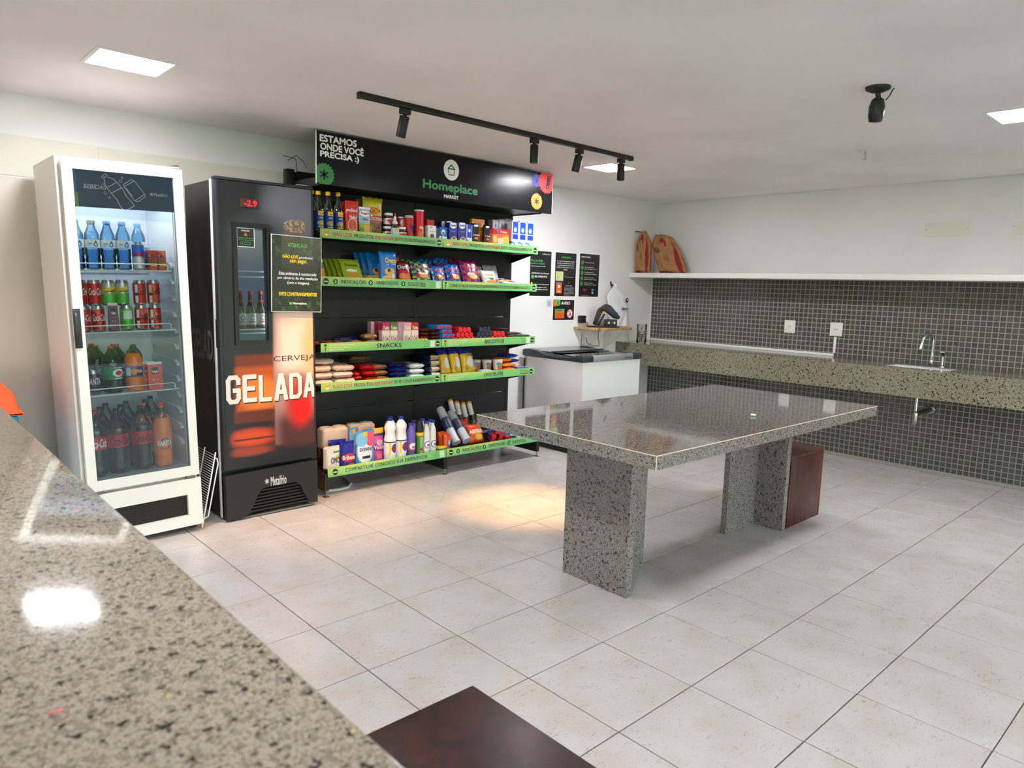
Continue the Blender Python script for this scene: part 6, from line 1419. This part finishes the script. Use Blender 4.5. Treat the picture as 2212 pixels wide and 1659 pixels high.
dow = P('softener_pouch', (70, 150, 206), [('e', .45, .42, .4, .36, (226, 232, 240), .2), ('e', .78, .74, .3, .2, (226, 90, 130)), ('e', .3, .75, .3, .2, (120, 190, 230)), ('r', .4, .62, .84, .96, (240, 190, 30), .01), ('r', .28, .72, .2, .28, (30, 30, 40), .01), ('r', -1, 2, -.1, .04, (30, 90, 170), .01)], .22, coat=.4)
soft(4, 772, 813, 932, F5, .06, 'softener_pouch', 'blue and pink fabric softener pouch in front', 'pouch', dow, 'cleaning goods on the base shelf', 'pouch', (('DOWNY', .18, .85, .42, .52, cN),), seed=203)
soft(4, 757, 778, 925, F5+.075, .05, 'softener_pouch', 'blue and pink fabric softener pouch half hidden at the left', 'pouch', dow, 'cleaning goods on the base shelf', 'pouch', (), seed=204)
soft(4, 788, 807, 929, F5+.065, .05, 'softener_pouch', 'blue and pink fabric softener pouch hidden behind the front one', 'pouch', dow, 'cleaning goods on the base shelf', 'pouch', (), seed=206)
van = P('stain_pouch', (222, 90, 170), [('r', -1, 2, .84, 1.1, (244, 196, 30), .01), ('r', -1, 2, .76, .84, (60, 40, 120), .02), ('e', .5, .42, .5, .14, (170, 40, 140)), ('e', .6, .55, .3, .1, (240, 180, 220)), ('r', .3, .75, .06, .2, (240, 130, 190), .04)], .25, coat=.4)
soft(4, 809, 832, 926, F5+.072, .055, 'stain_remover_pouch', 'pink stain remover pouch with yellow top', 'pouch', van, 'cleaning goods on the base shelf', 'pouch', (('Vanish', .06, .9, .36, .48, cW),), seed=205)
blw = M('bleach_white', (236, 238, 242), .4); capn = M('cap_navy', (30, 50, 150), .4)
bll = P('bleach_label', (238, 240, 244), [('r', .38, .44, 0, 1, (246, 206, 30), .01), ('e', .56, .5, .1, .34, (30, 80, 180)), ('r', .5, .64, .36, .62, (206, 30, 50), .02), ('r', 0, 1, .92, 1.1, (30, 40, 90), .02)], .4)
def bleach(u, vt, yo, label, r=.046, body=blw, capm=capn, lab=bll, txt='brilux', tc=cR, wave=True):
    x, w, h = pk(4, u-12, u+12, vt, F5+yo)
    o = thing('cleaner_bottle', label, 'bottle', (x, F5+yo+r, ZB[4]+.0005), group='cleaner bottles on the base shelf')
    pr = [(r*.85, 0), (r, .008), (r*.96, .03), (r, .045), (r*.97, .06), (r, .075), (r, h*.5)]+([(r*.86, h*.58), (r*.82, h*.64), (r*.95, h*.74), (r*.94, h*.8), (r*.6, h*.88), (.017, h*.92), (.016, h*.95)] if wave else [(r*.98, h*.66), (r*.8, h*.78), (r*.45, h*.86), (.014, h*.9), (.013, h*.95)])
    MB().lathe(pr, 24).build('bottle_body', body, o); MB().lathe([(.019, h*.935), (.0195, h*.94), (.0195, h*.99), (.018, h), (.002, h)], 16).build('cap', capm, o)
    if lab:
        lb = MB().lathe([(r+.001, h*.14), (r+.001, h*.46)], 24, uv=True).build('label', lab, o)
        letters(MB(), txt, -r*.3, r*.75, h*.26, h*.35, fn=wrapfn(r+.002), bold=.03).build('lettering', tc, lb, smooth=0)
bleach(849.5, 904.6, 0, 'white bleach bottle with navy cap in front, left of two'); bleach(873, 901, .0, 'white bleach bottle with navy cap in front, right of two')
bleach(850, 901, .115, 'white bleach bottle behind the front pair, left of two'); bleach(874, 903, .115, 'pale bleach bottle behind the front pair, right of two')
ype = P('ype_label', (150, 90, 150), [('e', .5, .6, .14, .3, (240, 236, 244)), ('r', 0, 1, 0, .2, (120, 60, 120), .05)], .4)
bleach(893, 915, .01, 'purple cleaner bottle with a round white label', .036, M('clean_purple', (110, 96, 190), .3), M('cap_violet', (50, 50, 130), .4), ype, 'ypê', cB, False)
bleach(899, 909, .1, 'purple cleaner bottle half hidden at the back', .036, M('clean_purple'), M('cap_violet'), None, '', None, False)
x, w, h = pk(4, 903, 919, 908, F5+.005)
o = thing('insecticide_can', 'green spray can with a large black cap', 'spray can', (x, F5+.035, ZB[4]+.0005))
MB().lathe([(.03, 0), (.031, .004), (.031, h*.66)], 24, uv=True).build('can_body', P('spray_label', (70, 140, 60), [('r', .44, .6, .1, .8, (150, 200, 120), .02), ('r', 0, 1, .86, 1.1, (240, 200, 30), .02), ('e', .5, .3, .08, .06, (206, 40, 40))], .35), o)
MB().lathe([(.032, h*.66), (.032, h*.82), (.022, h*.95), (.019, h*.985), (.003, h)], 24).build('cap', cb, o)
wht_l = P('soap_label', (236, 236, 240), [('e', .5, .55, .16, .34, (30, 36, 90)), ('e', .5, .55, .13, .28, (240, 240, 244))], .4)
for i, (u, vt, yo) in enumerate(((925, 911, .0), (939, 909, .0), (917, 905, .1), (934, 907, .1))): bleach(u, vt, yo, 'slim white dish soap bottle, '+('front left', 'front right', 'back left', 'back right')[i], .029, M('soap_white', (232, 230, 224), .35), capn, wht_l, 'ypê', cN, False)
spm = P('sponge_wrap', (240, 200, 30), [('r', -1, 2, .4, .7, (60, 140, 60), .03)], .4)
o = thing('sponge_pack', 'yellow and green sponge pack before the orange packets', 'sponge', (at(957, 968, y=F5).x, F5+.03, ZB[4]+.0005), (0, 0, .15)); MB().box(-.042, .042, -.03, .03, 0, .052, uv=True).build('sponge', spm, o, bevel=.004)
orp = P('steelwool', (226, 84, 20), [('e', .66, .42, .3, .24, (30, 60, 150)), ('e', .62, .5, .2, .16, (140, 200, 230)), ('n', 5, .55, .7, (200, 50, 20), .6)], .3, coat=.3)
for i, (u0, u1, vt, yo) in enumerate(((963, 977, 940, .0), (952, 970, 936, .062), (949, 965, 934, .128))): soft(4, u0, u1, vt, F5+yo, .06, 'steel_wool_pack', 'orange steel wool pack, %s' % ('foremost with a blue picture', 'second', 'rearmost')[i], 'pack', orp, 'orange steel wool packs', 'brick', (), .05, .12, 210+i, .1)
# plastic cup sleeves leaning
clr = glassy('cup_sleeve', (206, 212, 220), 1.0, .15); pw = M('cup_plastic', (206, 210, 218), .25)
for i, (p0, p1) in enumerate((((950, 882, .70), (986, 957, .452)), ((972, 890, .70), (1009, 952, .452)))):
    a = at(p0[0], p0[1], y=p0[2]); b = at(p1[0], p1[1], y=p1[2]); b.z = max(b.z, ZB[4]+.045); d = b-a; L = d.length
    o = thing('cup_sleeve', 'clear sleeve of stacked plastic cups leaning on the base shelf, %s one' % ('left', 'right')[i], 'cup sleeve', a, group='cup sleeves'); q = d.normalized().to_track_quat('Z', 'Y'); o.rotation_euler = q.to_euler()
    pr = [(.030, 0)]
    for k in range(12): z = L*(k+1)/13; pr += [(.034, z-.008), (.037, z)]
    MB().lathe(pr+[(.039, L)], 20).build('cups', pw, o)
    MB().lathe([(.041, L*.28), (.041, L*.62)], 20, uv=True).build('paper_band', P('band_navy', (50, 58, 80), [('e', .5, .5, .2, .3, (150, 160, 180)), ('r', 0, 1, .0, .1, (170, 180, 196))], .4), o)
    MB().lathe([(.040, L-.004), (.041, L), (.034, L-.012), (.03, L-.04), (.002, L-.045)], 20).build('cup_mouth', M('cup_pale', (222, 224, 228), .3), o)
foil = P('bag_roll', (34, 34, 40), [('r', -1, 2, .48, .94, (226, 224, 220), .02), ('r', -1, 2, .90, 1.1, (236, 160, 30), .02), ('e', .5, .2, .4, .1, (120, 120, 130))], .3, coat=.3)
for i, (u0, u1, v0, v1) in enumerate(((966, 977, 862, 915), (979, 991, 866, 922), (991, 1006, 868, 930), (1006, 1017, 866, 922))):
    a = at((u0+u1)/2+14, v1, y=.745); b = at((u0+u1)/2, v0, y=.795); d = b-a
    o = thing('trash_bag_roll', 'black and white packet with orange end leaning in the bundle, %s' % ('first from the left', 'second', 'third', 'rightmost')[i], 'packet', a, group='leaning black and white packets'); o.rotation_euler = d.normalized().to_track_quat('Z', 'Y').to_euler()
    L = d.length
    b_ = MB().lathe([(.012, 0), (.024, .012), (.025, L*.5), (.024, L-.012), (.012, L)], 18, uv=True).build('packet', foil, o)
    letters(MB(), 'Brilux', 0, L*.25, -.01, .01, bold=.03, fn=lambda X, Z: (.0262*math.sin(Z/.026), .0262*math.cos(Z/.026), L*.58+X)).build('lettering', cB, b_, smooth=0)
ass = P('assolan_bag', (230, 70, 24), [('e', .5, .55, .4, .14, (240, 160, 40)), ('e', .6, .28, .28, .14, (226, 190, 60)), ('n', 5, .55, .7, (206, 40, 30), .6)], .26, coat=.35)
for i, (u0, u1, vt, yo) in enumerate(((990, 1018, 908, .215), (1021, 1053, 922, .06))): soft(4, u0, u1, vt, F5+yo, .08, 'scouring_bag', 'orange and red scouring pad bag, %s' % ('behind', 'slumping in front')[i], 'bag', ass, 'scouring pad bags', 'bag', (('ASSOLAN', .06, .94, .5, .68, cW),), (.1, .4)[i], 0, 220+i, .15)
tbx = P('toothpaste', (40, 70, 170), [('r', -1, .45, -.1, 1.1, (196, 30, 46), .03), ('r', .5, .8, .3, .7, (226, 230, 240), .03)], .35)
for i, (u, v, z0, yo, rz) in enumerate(((1072, 945, 0, .06, 1.05), (1087, 945, 0, .06, 1.05), (1074, 945, .036, .06, 1.05), (1089, 945, .036, .06, 1.05), (1102, 945, 0, .06, 1.05), (1082, 945, .072, .06, 1.05))):
    o = thing('toothpaste_box', 'blue and red toothpaste box in the heap, %s' % ('bottom left', 'bottom middle', 'second layer left', 'second layer right', 'bottom right', 'top')[i], 'toothpaste', (at(u, v, y=F5+yo).x, F5+yo+.07, ZB[4]+.001+z0), (0, 0, rz), 'toothpaste boxes')
    b = MB().box(-.1, .1, -.02, .02, 0, .035, uv=True).build('box', tbx, o, bevel=.001, seg=1); words(b, 'Colgate', -.08, -.01, .009, .026, -.0212, cW, bold=.02)
wip = P('wipes', (216, 230, 240), [('r', -1, 2, .3, .7, (60, 150, 210), .06), ('n', 5, .5, .7, (240, 244, 248), .7)], .3)
for i, (u0, u1, z0) in enumerate(((1122, 1146, 0), (1122, 1143, .04))): lying(4, u0, u1, z0, .04, F5+.0+.03*i, .14, 'wipes_packet', 'white and blue wipes packet at the right of the base shelf, %s' % ('lower', 'upper')[i], 'packet', wip, 'wipes packets', seed=230+i, vref=945)
# ================================================================== posters and fittings in the far corner
PBL = M('poster_black', (26, 26, 30), .3, coat=.2); PGR = M('poster_green', (96, 190, 96), .5); POR = M('poster_orange', (232, 104, 34), .5); PRD = M('poster_red', (190, 70, 60), .5)
PW = YB
def poster(label, x0, x1, z0, z1, name='poster'):
    t = thing(name, label, 'poster', (x0, PW, z0), group='posters on the back wall'); w, h = x1-x0, z1-z0
    box('sheet', 0, w, -.003, -.0005, 0, h, WHITE, t); box('print_area', .010, w-.010, -.0036, -.0031, .010, h-.010, PBL, t)
    return t, w, h
def pw_(t, w, h, s, a, b, c_, d_, m, **k): words(t, s, w*a, w*b, h*(1-d_), h*(1-c_), -.0042, m, **k)
t, w, h = poster('black poster with help and phone number, left of three', 3.518, 3.834, 1.444, 1.908)
pw_(t, w, h, 'HoneyCare.', .62, .94, .065, .105, WHITE); mb = MB(); rect(mb, w*.54, w*.6, h*.90, h*.925, -.0042); mb.build('basket_mark', PGR, t, smooth=0)
pw_(t, w, h, 'Ficou com dúvida', .06, .58, .20, .25, PGR); pw_(t, w, h, 'durante as compras?', .06, .68, .265, .315, PGR); pw_(t, w, h, 'A gente tem suporte e te ajuda!', .08, .7, .335, .36, WHITE)
pw_(t, w, h, 'Atendimento via whatsapp', .1, .88, .475, .515, WHITE, bold=.02); mb = MB(); rect(mb, w*.1, w*.2, h*.39, h*.465, -.0042); mb.build('phone_mark', PGR, t, smooth=0)
pw_(t, w, h, '(85) 99909.9972', .24, .8, .545, .595, WHITE, bold=.02); disc(MB(), w*.12, h*.285, w*.04, -.0042).build('bell_mark', M('ink_yellow'), t, smooth=0)
pw_(t, w, h, 'SORRIA, VOCÊ ESTÁ SENDO FILMADO', .2, .88, .72, .74, WHITE); pw_(t, w, h, 'Se consumiu, pague você mesmo.', .2, .8, .785, .81, WHITE); pw_(t, w, h, 'Nós acreditamos em você.', .2, .84, .825, .85, WHITE)
t, w, h = poster('black attention poster with a yellow note and orange phone screen', 3.875, 4.209, 1.447, 1.909)
pw_(t, w, h, 'ATENÇÃO!', .28, .70, .095, .15, PGR, bold=.01)
for i, (s, a, b) in enumerate((('Por questões de segurança, algumas', .1, .9), ('operadoras de cartão não permitem', .1, .88), ('que sejam passadas duas vendas', .13, .85), ('seguidas de mesmo valor, no mesmo', .09, .88), ('cartão.', .4, .58))): pw_(t, w, h, s, a, b, .195+.045*i, .222+.045*i, WHITE, bold=.015)
mb = MB(); rect(mb, w*.06, w*.40, h*.36, h*.565, -.0042); mb.build('note_mark', M('note_yellow', (214, 222, 150), .5), t, smooth=0)
for i in range(4): pw_(t, w, h, ('Comprovante', 'Valor pago', 'Cartão', 'Data')[i], .11, (.3, .28, .22, .2)[i], .47+.04*i, .485+.04*i, BLACK)
for ob in [c for c in t.children if c.name.startswith('lettering')][-4:]: ob.location.y = -.0006
mb = MB(); stroke(mb, [(w*.44, h*.455), (w*.51, h*.455)], .003, -.0042); stroke(mb, [(w*.49, h*.465), (w*.515, h*.455), (w*.49, h*.445)], .003, -.0042); mb.build('arrow_mark', PGR, t, smooth=0)
pw_(t, w, h, 'É preciso aguardar', .54, .86, .545, .56, WHITE)
mb = MB(); rect(mb, w*.10, w*.35, h*.085, h*.335, -.0042); mb.build('screen_mark', POR, t, smooth=0); mb = MB(); rect(mb, w*.10, w*.35, h*.312, h*.335, -.0046); mb.build('screen_bar', M('bar_blue', (60, 120, 200), .5), t, smooth=0)
disc(MB(), w*.225, h*.235, w*.05, -.0046, rz=h*.035).build('screen_icon', M('icon_pale', (226, 226, 236), .5), t, smooth=0); rect(MB(), w*.16, w*.29, h*.115, h*.135, -.0046).build('screen_button', M('icon_pale'), t, smooth=0)
stroke(MB(), [(w*.40, h*.295), (w*.47, h*.295)], .004, -.0042).build('arrow_mark', PRD, t, smooth=0); disc(MB(), w*.66, h*.315, w*.022, -.0042).build('dot_mark', POR, t, smooth=0)
for i, s in enumerate(('O mesmo cartão', 'Caso apareça esta mensagem', 'aguarde quinze minutos e tente', 'novamente ou utilize outro', 'cartão. Você também pode', 'mudar a quantidade de itens', 'para alterar o valor final', 'da sua compra.')): pw_(t, w, h, s, .46 if i else .52, (.9 if i != 7 else .75) if i else .8, .735+.03*i, .75+.03*i, WHITE)
t, w, h = poster('black how-to-pay poster with five green icons, right of three', 4.245, 4.582, 1.447, 1.917)
pw_(t, w, h, 'COMO PAGAR?', .08, .52, .075, .11, WHITE)
for i, (a, b) in enumerate((('Escolha os produtos.', ''), ('Passe os produtos no', 'leitor do código de barras.'), ('Confira na tela as', 'quantidades e os preços.'), ('Escolha a forma de', 'pagamento (crédito / débito).'), ('Conclua o pagamento.', 'Obrigado, volte sempre!'))):
    zc = h*(1-.215-.118*i); mb = MB(); ring(mb, w*.15, zc, w*.055, .006, -.0042, 0, 20, h*.038); disc(mb, w*.15, zc, w*.025, -.0042, 0, 8); mb.build('step_icon', PGR, t, smooth=0)
    words(t, a, w*.27, w*(.7 if i else .72), zc+(h*.008 if b else -h*.01), zc+(h*.028 if b else h*.012), -.0042, WHITE)
    if b: words(t, b, w*.27, w*.86, zc-h*.035, zc-h*.013, -.0042, WHITE)
mb = MB(); rect(mb, w*.22, w*.4, h*.185, h*.195, -.0042); rect(mb, w*.22, w*.4, h*.155, h*.165, -.0042); rect(mb, w*.16, w*.48, h*.045, h*.055, -.0042); mb.build('red_lines', PRD, t, smooth=0)
mb = MB(); rect(mb, w*.64, w*.74, h*.135, h*.18, -.0042); mb.build('card_mark', M('bar_blue'), t, smooth=0); rect(MB(), w*.64, w*.74, h*.185, h*.195, -.0042).build('card_slot', M('lid_grey'), t, smooth=0); rect(MB(), w*.65, w*.73, h*.09, h*.125, -.0042).build('card_body', M('lid_grey'), t, smooth=0)
t, w, h = poster('black prohibition poster with the word AVISO below the middle poster', 3.865, 4.203, 1.201, 1.43)
disc(MB(), w*.10, h*.80, w*.085, -.0042, 0, 20, h*.16).build('round_mark', POR, t, smooth=0); disc(MB(), w*.235, h*.83, w*.105, -.0046, 0, 24, h*.155).build('round_mark', PGR, t, smooth=0)
mb = MB(); mb.add([(w*a, -.005, h*b) for a, b in ((.19, .82), (.28, .82), (.235, .9))], [(0, 1, 2)]); rect(mb, w*.2, w*.27, h*.74, h*.79, -.005); mb.build('basket_mark', M('basket_green'), t, smooth=0)
pw_(t, w, h, 'AVISO', .38, .78, .13, .26, WHITE, bold=.03)
rect(MB(), w*.12, w*.53, h*.12, h*.40, -.0042).build('orange_box', POR, t, smooth=0); rect(MB(), w*.12, w*.53, h*.40, h*.545, -.0042).build('green_box', PGR, t, smooth=0)
words(t, 'PROIBIDO', w*.17, w*.48, h*.435, h*.51, -.0048, M('basket_green'), bold=.02)
for i, s in enumerate(('CONSUMIR', 'BEBIDA ALCOÓLICA', 'NO LOCAL')): words(t, s, w*(.2, .16, .2)[i], w*(.45, .49, .45)[i], h*(.325-.075*i), h*(.365-.075*i), -.0048, M('ink_brown2', (110, 30, 20), .5))
disc(MB(), w*.78, h*.33, w*.125, -.0042, 0, 28, h*.20).build('sign_disc', WHITE, t, smooth=0); ring(MB(), w*.78, h*.33, w*.125, .010, -.0046, 0, 28, h*.20).build('sign_ring', M('label_red'), t, smooth=0)
bar(MB(), (w*.70, h*.49), (w*.86, h*.17), .009, -.0046).build('sign_slash', M('label_red'), t, smooth=0)
mb = MB(); disc(mb, w*.80, h*.42, w*.02, -.0044); rect(mb, w*.73, w*.77, h*.2, h*.3, -.0044); rect(mb, w*.8, w*.84, h*.28, h*.36, -.0044); mb.build('sign_figure', M('logo_grey'), t, smooth=0)
t = thing('blank_sticker', 'small pale blue sticker left of the prohibition poster', 'sticker', (3.780, PW, 1.341)); box('sheet', 0, .075, -.002, -.0005, 0, .083, M('sticker_blue', (206, 214, 226), .5), t)
rect(MB(), .012, .062, .012, .062, -.0024).build('blank_square', M('sticker_grey', (170, 182, 200), .5), t, smooth=0)

# wooden wall shelf with scanner
t = thing('wooden_shelf', 'small wooden wall shelf on two white folding brackets', 'shelf', (4.20, PW, 1.115))
dp = .30
MB().prism([(0, -.001), (.62, -.001), (.62, -dp), (.10, -dp), (.0, -dp+.09)], 0, .022, 'z').build('board', woodm('oak_board', (176, 126, 84), (196, 150, 106), .5), t, bevel=.002)
for bx0 in (.16, .50):
    br = box('bracket', bx0, bx0+.03, -.004, -.001, -.24, -.001, M('bracket_white', (226, 226, 228), .4), t)
    box('bracket_arm', bx0, bx0+.03, -dp+.03, -.0045, -.004, -.0005, M('bracket_white'), br)
    MB().prism([(-.004, -.24), (-.004, -.215), (-dp+.04, -.0045), (-dp+.01, -.0045)], bx0+.004, bx0+.026, 'x').build('bracket_brace', M('bracket_white'), br, smooth=0)
zs_ = 1.1375
t = thing('barcode_scanner', 'black handheld barcode terminal with a blue screen on its stand', 'scanner', (4.47, PW-.165, zs_), (0, 0, -.62))
t.scale = (1.02, 1.02, 1.16)
box('stand_base', -.15, .17, -.06, .06, 0, .014, blk, t, bevel=.003)
st = box('stand_block', .03, .15, -.045, .045, .0145, .075, blk, t, bevel=.003)
for a in (.06, .12): MB().cyl((a, -.0455, .045), (a, -.047, .045), .010, 14).build('bolt', M('can_silver'), st)
dk = M('scanner_dark', (13, 13, 15), .35)
MB().prism([(-.10, .03), (-.065, .015), (.005, .165), (-.03, .185), (-.055, .16)], -.022, .022, 'y').build('grip', dk, t, bevel=.006)
MB().prism([(-.055, .02), (-.03, .016), (.03, .12), (.012, .13)], -.012, .012, 'y').build('stand_arm', dk, t, bevel=.003)
hd = MB().prism([(-.035, .175), (.03, .215), (.065, .205), (.185, .10), (.17, .075), (.12, .085), (.03, .145), (-.03, .15)], -.036, .036, 'y').build('terminal', dk, t, bevel=.006)
MB().prism([(.072, .2045), (.165, .1225), (.167, .124), (.074, .206)], -.026, .026, 'y').build('screen', M('screen_blue', (60, 84, 150), .2, emit=.5, ecol=(60, 84, 150)), hd, smooth=0)
MB().lathe([(.002, 0), (.012, .004), (.012, .014), (.002, .018)], 12).build('trigger', M('trigger_yellow', (240, 170, 30), .4), t, (.0, -.03, .135), (PI/2, 0, 0))
t = thing('power_adapter', 'black power adapter plugged in beside the wooden shelf', 'adapter', (4.30, PW, 1.215)); box('plug_plate', .01, .10, -.008, -.0005, -.05, .05, M('switch_white'), t, bevel=.003)
box('adapter_body', -.045, .035, -.055, -.0085, -.035, .042, blk, t, bevel=.004); MB().lathe([(.03, 0), (.03, .03), (.002, .031)], 16).build('white_plug', M('switch_white'), t, (.075, -.0085, .0), (PI/2, 0, 0))
t = thing('charger_cable', 'black cable looping from the adapter down behind the freezer', 'cable', (4.22, PW-.33, 1.12))
MB().tube([(.095, .12, .034), (.08, .07, .033), (.05, .02, .034), (.01, -.005, .03), (-.012, -.008, -.02), (.0, 0, -.08), (.04, .02, -.13), (.08, .05, -.17), (.02, .1, -.165), (-.02, .13, -.14), (-.015, .15, -.08)], .0035, 8).build('cable', blk, t)
MB().tube([(.115, .325, -.05), (.11, .325, -.25)], .003, 6).build('drop_cable', blk, t)

# plastic bag on a hook
t = thing('wall_hook', 'small black hook on the wall above the white plastic bag', 'hook', (4.775, PW, 1.60))
MB().tube([(0, -.004, .03), (0, -.012, .0), (0, -.022, -.02), (0, -.035, -.012), (0, -.036, .006)], .008, 8).build('hook_body', blk, t)
t = thing('plastic_bag', 'white plastic bag with black logo hanging on the wall hook', 'bag', (4.84, PW-.075, 1.143))
mb = pillow(.36, .44, .12, 'pouch', seed=300, wr=.35, nx=18, ny=22)
for p in mb.v:
    b_ = p.z/.44; q = 1 if b_ < .72 else max(.08, 1-((b_-.72)/.28)**1.3*.92); p.x = p.x*q-.065*max(0, (b_-.5)/.5); p.y *= (1.2-.5*b_)
mb.build('bag_body', P('bag_white', (232, 232, 236), [('n', 5, .5, .7, (222, 222, 228))], .45), t, smooth=60)
words(t, 'ciaco', -.02, .085, .175, .21, -.066, BLACK, bold=.04); disc(MB(), .075, .285, .026, -.06, 0, 20).build('logo_disc', BLACK, t, smooth=0); disc(MB(), .078, .288, .010, -.061, 0, 12).build('logo_dot', WHITE, t, smooth=0)
MB().tube([(-.065, -.01, .43), (-.07, -.0, .45), (-.06, .02, .46), (-.062, .03, .455)], .012, 8).build('knot', M('bag_knot', (232, 232, 236), .45), t)

# jar on the counter
t = thing('glass_jar', 'tall clear glass jar of wrapped straws on the counter corner', 'jar', (5.09, .76, ZC+.0005))
MB().lathe([(.052, 0), (.055, .004), (.055, .205), (.0545, .206)], 28).build('glass', glassy('jar_glass', (236, 240, 238), 1.0), t)
rnd = random.Random(9)
for k in range(16):
    a = rnd.uniform(0, 2*PI); r = rnd.uniform(.0, .036); c_ = [(230, 222, 216), (176, 120, 84), (60, 60, 70), (150, 60, 70), (226, 180, 150)][k % 5]
    MB().tube([(r*math.cos(a), r*math.sin(a), .008), (r*math.cos(a+.4)*1.05, r*math.sin(a+.4)*1.05, rnd.uniform(.12, .19))], .007, 6).build('straw', M('straw_%d' % (k % 5), c_, .5), t)
mb = MB().lathe([(.0505, .06), (.0505, .13)], 28, uv=True); mb.build('pattern_band', P('jar_pattern', (206, 196, 196), [('n', 9, .5, .55, (60, 56, 70)), ('n', 14, .58, .62, (170, 60, 70))], .4), t)

# charcoal bags on the white shelf
pap = P('kraft_paper', (176, 126, 80), [('n', 4, .4, .7, (146, 98, 58)), ('e', .9, .36, .07, .42, (140, 24, 36), .4), ('e', .5, .84, .1, .07, (150, 30, 38), .5), ('e', .62, .78, .05, .09, (150, 30, 38), .5), ('r', .14, .34, .52, .66, (150, 104, 66), .01), ('m', .14, .34, .52, .66, 60, .45, .5, (84, 58, 40)), ('m', .42, .78, .2, .66, 55, .56, .6, (104, 70, 44)), ('m', .16, .4, .1, .4, 55, .56, .6, (112, 76, 48)), ('e', .3, .02, .3, .04, (140, 24, 36), .4)], .8)
_kn = pap.node_tree; _ktc = nd(_kn, 'TexCoord'); _kno = nd(_kn, 'TexNoise'); _kno.inputs['Scale'].default_value = 22; _kno.inputs['Detail'].default_value = 3; _kn.links.new(_ktc.outputs['Object'], _kno.inputs[0]); bump(_kn, _kno.outputs[0], .9, .02)
for i, (y0, w, h, sh, x0, dx, lb) in enumerate(((.528, .37, .43, .48, 5.30, .17, 'brown paper charcoal bag with red flames leaning in front'), (.872, .19, .47, .02, 5.20, .14, 'brown paper charcoal bag with tied top behind the leaning one'))):
    t = thing('charcoal_bag', lb, 'charcoal bag', (x0, y0, 1.737), (0, 0, 0), 'charcoal bags on the white shelf')
    mb = pillow(w, h, dx, 'brick', seed=310+i, wr=.22, nx=18, ny=24)
    def warp(p):
        b_ = max(0, p.z/h); x, y = p.y, -p.x
        if b_ > .72: q = 1-(b_-.72)*((1.3, 2.6)[i]); x *= max(.3, q); y *= max(.2, q)
        if i == 0: z = p.z*(1-.12*max(0, -y/(w/2)))
        else: z = p.z
        n = noise.noise(Vector((y*14, p.z*14, i*5.+x*9)))*.009
        return Vector((x+n, y+b_*h*sh*(1-.25*b_)+n, max(z, 0)))
    mb.v = [warp(p) for p in mb.v]
    mb.build('paper_sack', pap, t, smooth=50)
    if i == 1: MB().tube([(0, .04, h*.97), (-.02, .10, h*.985), (-.03, .13, h*.98)], .006, 6).build('tie', M('tie_brown', (110, 76, 50), .8), t)
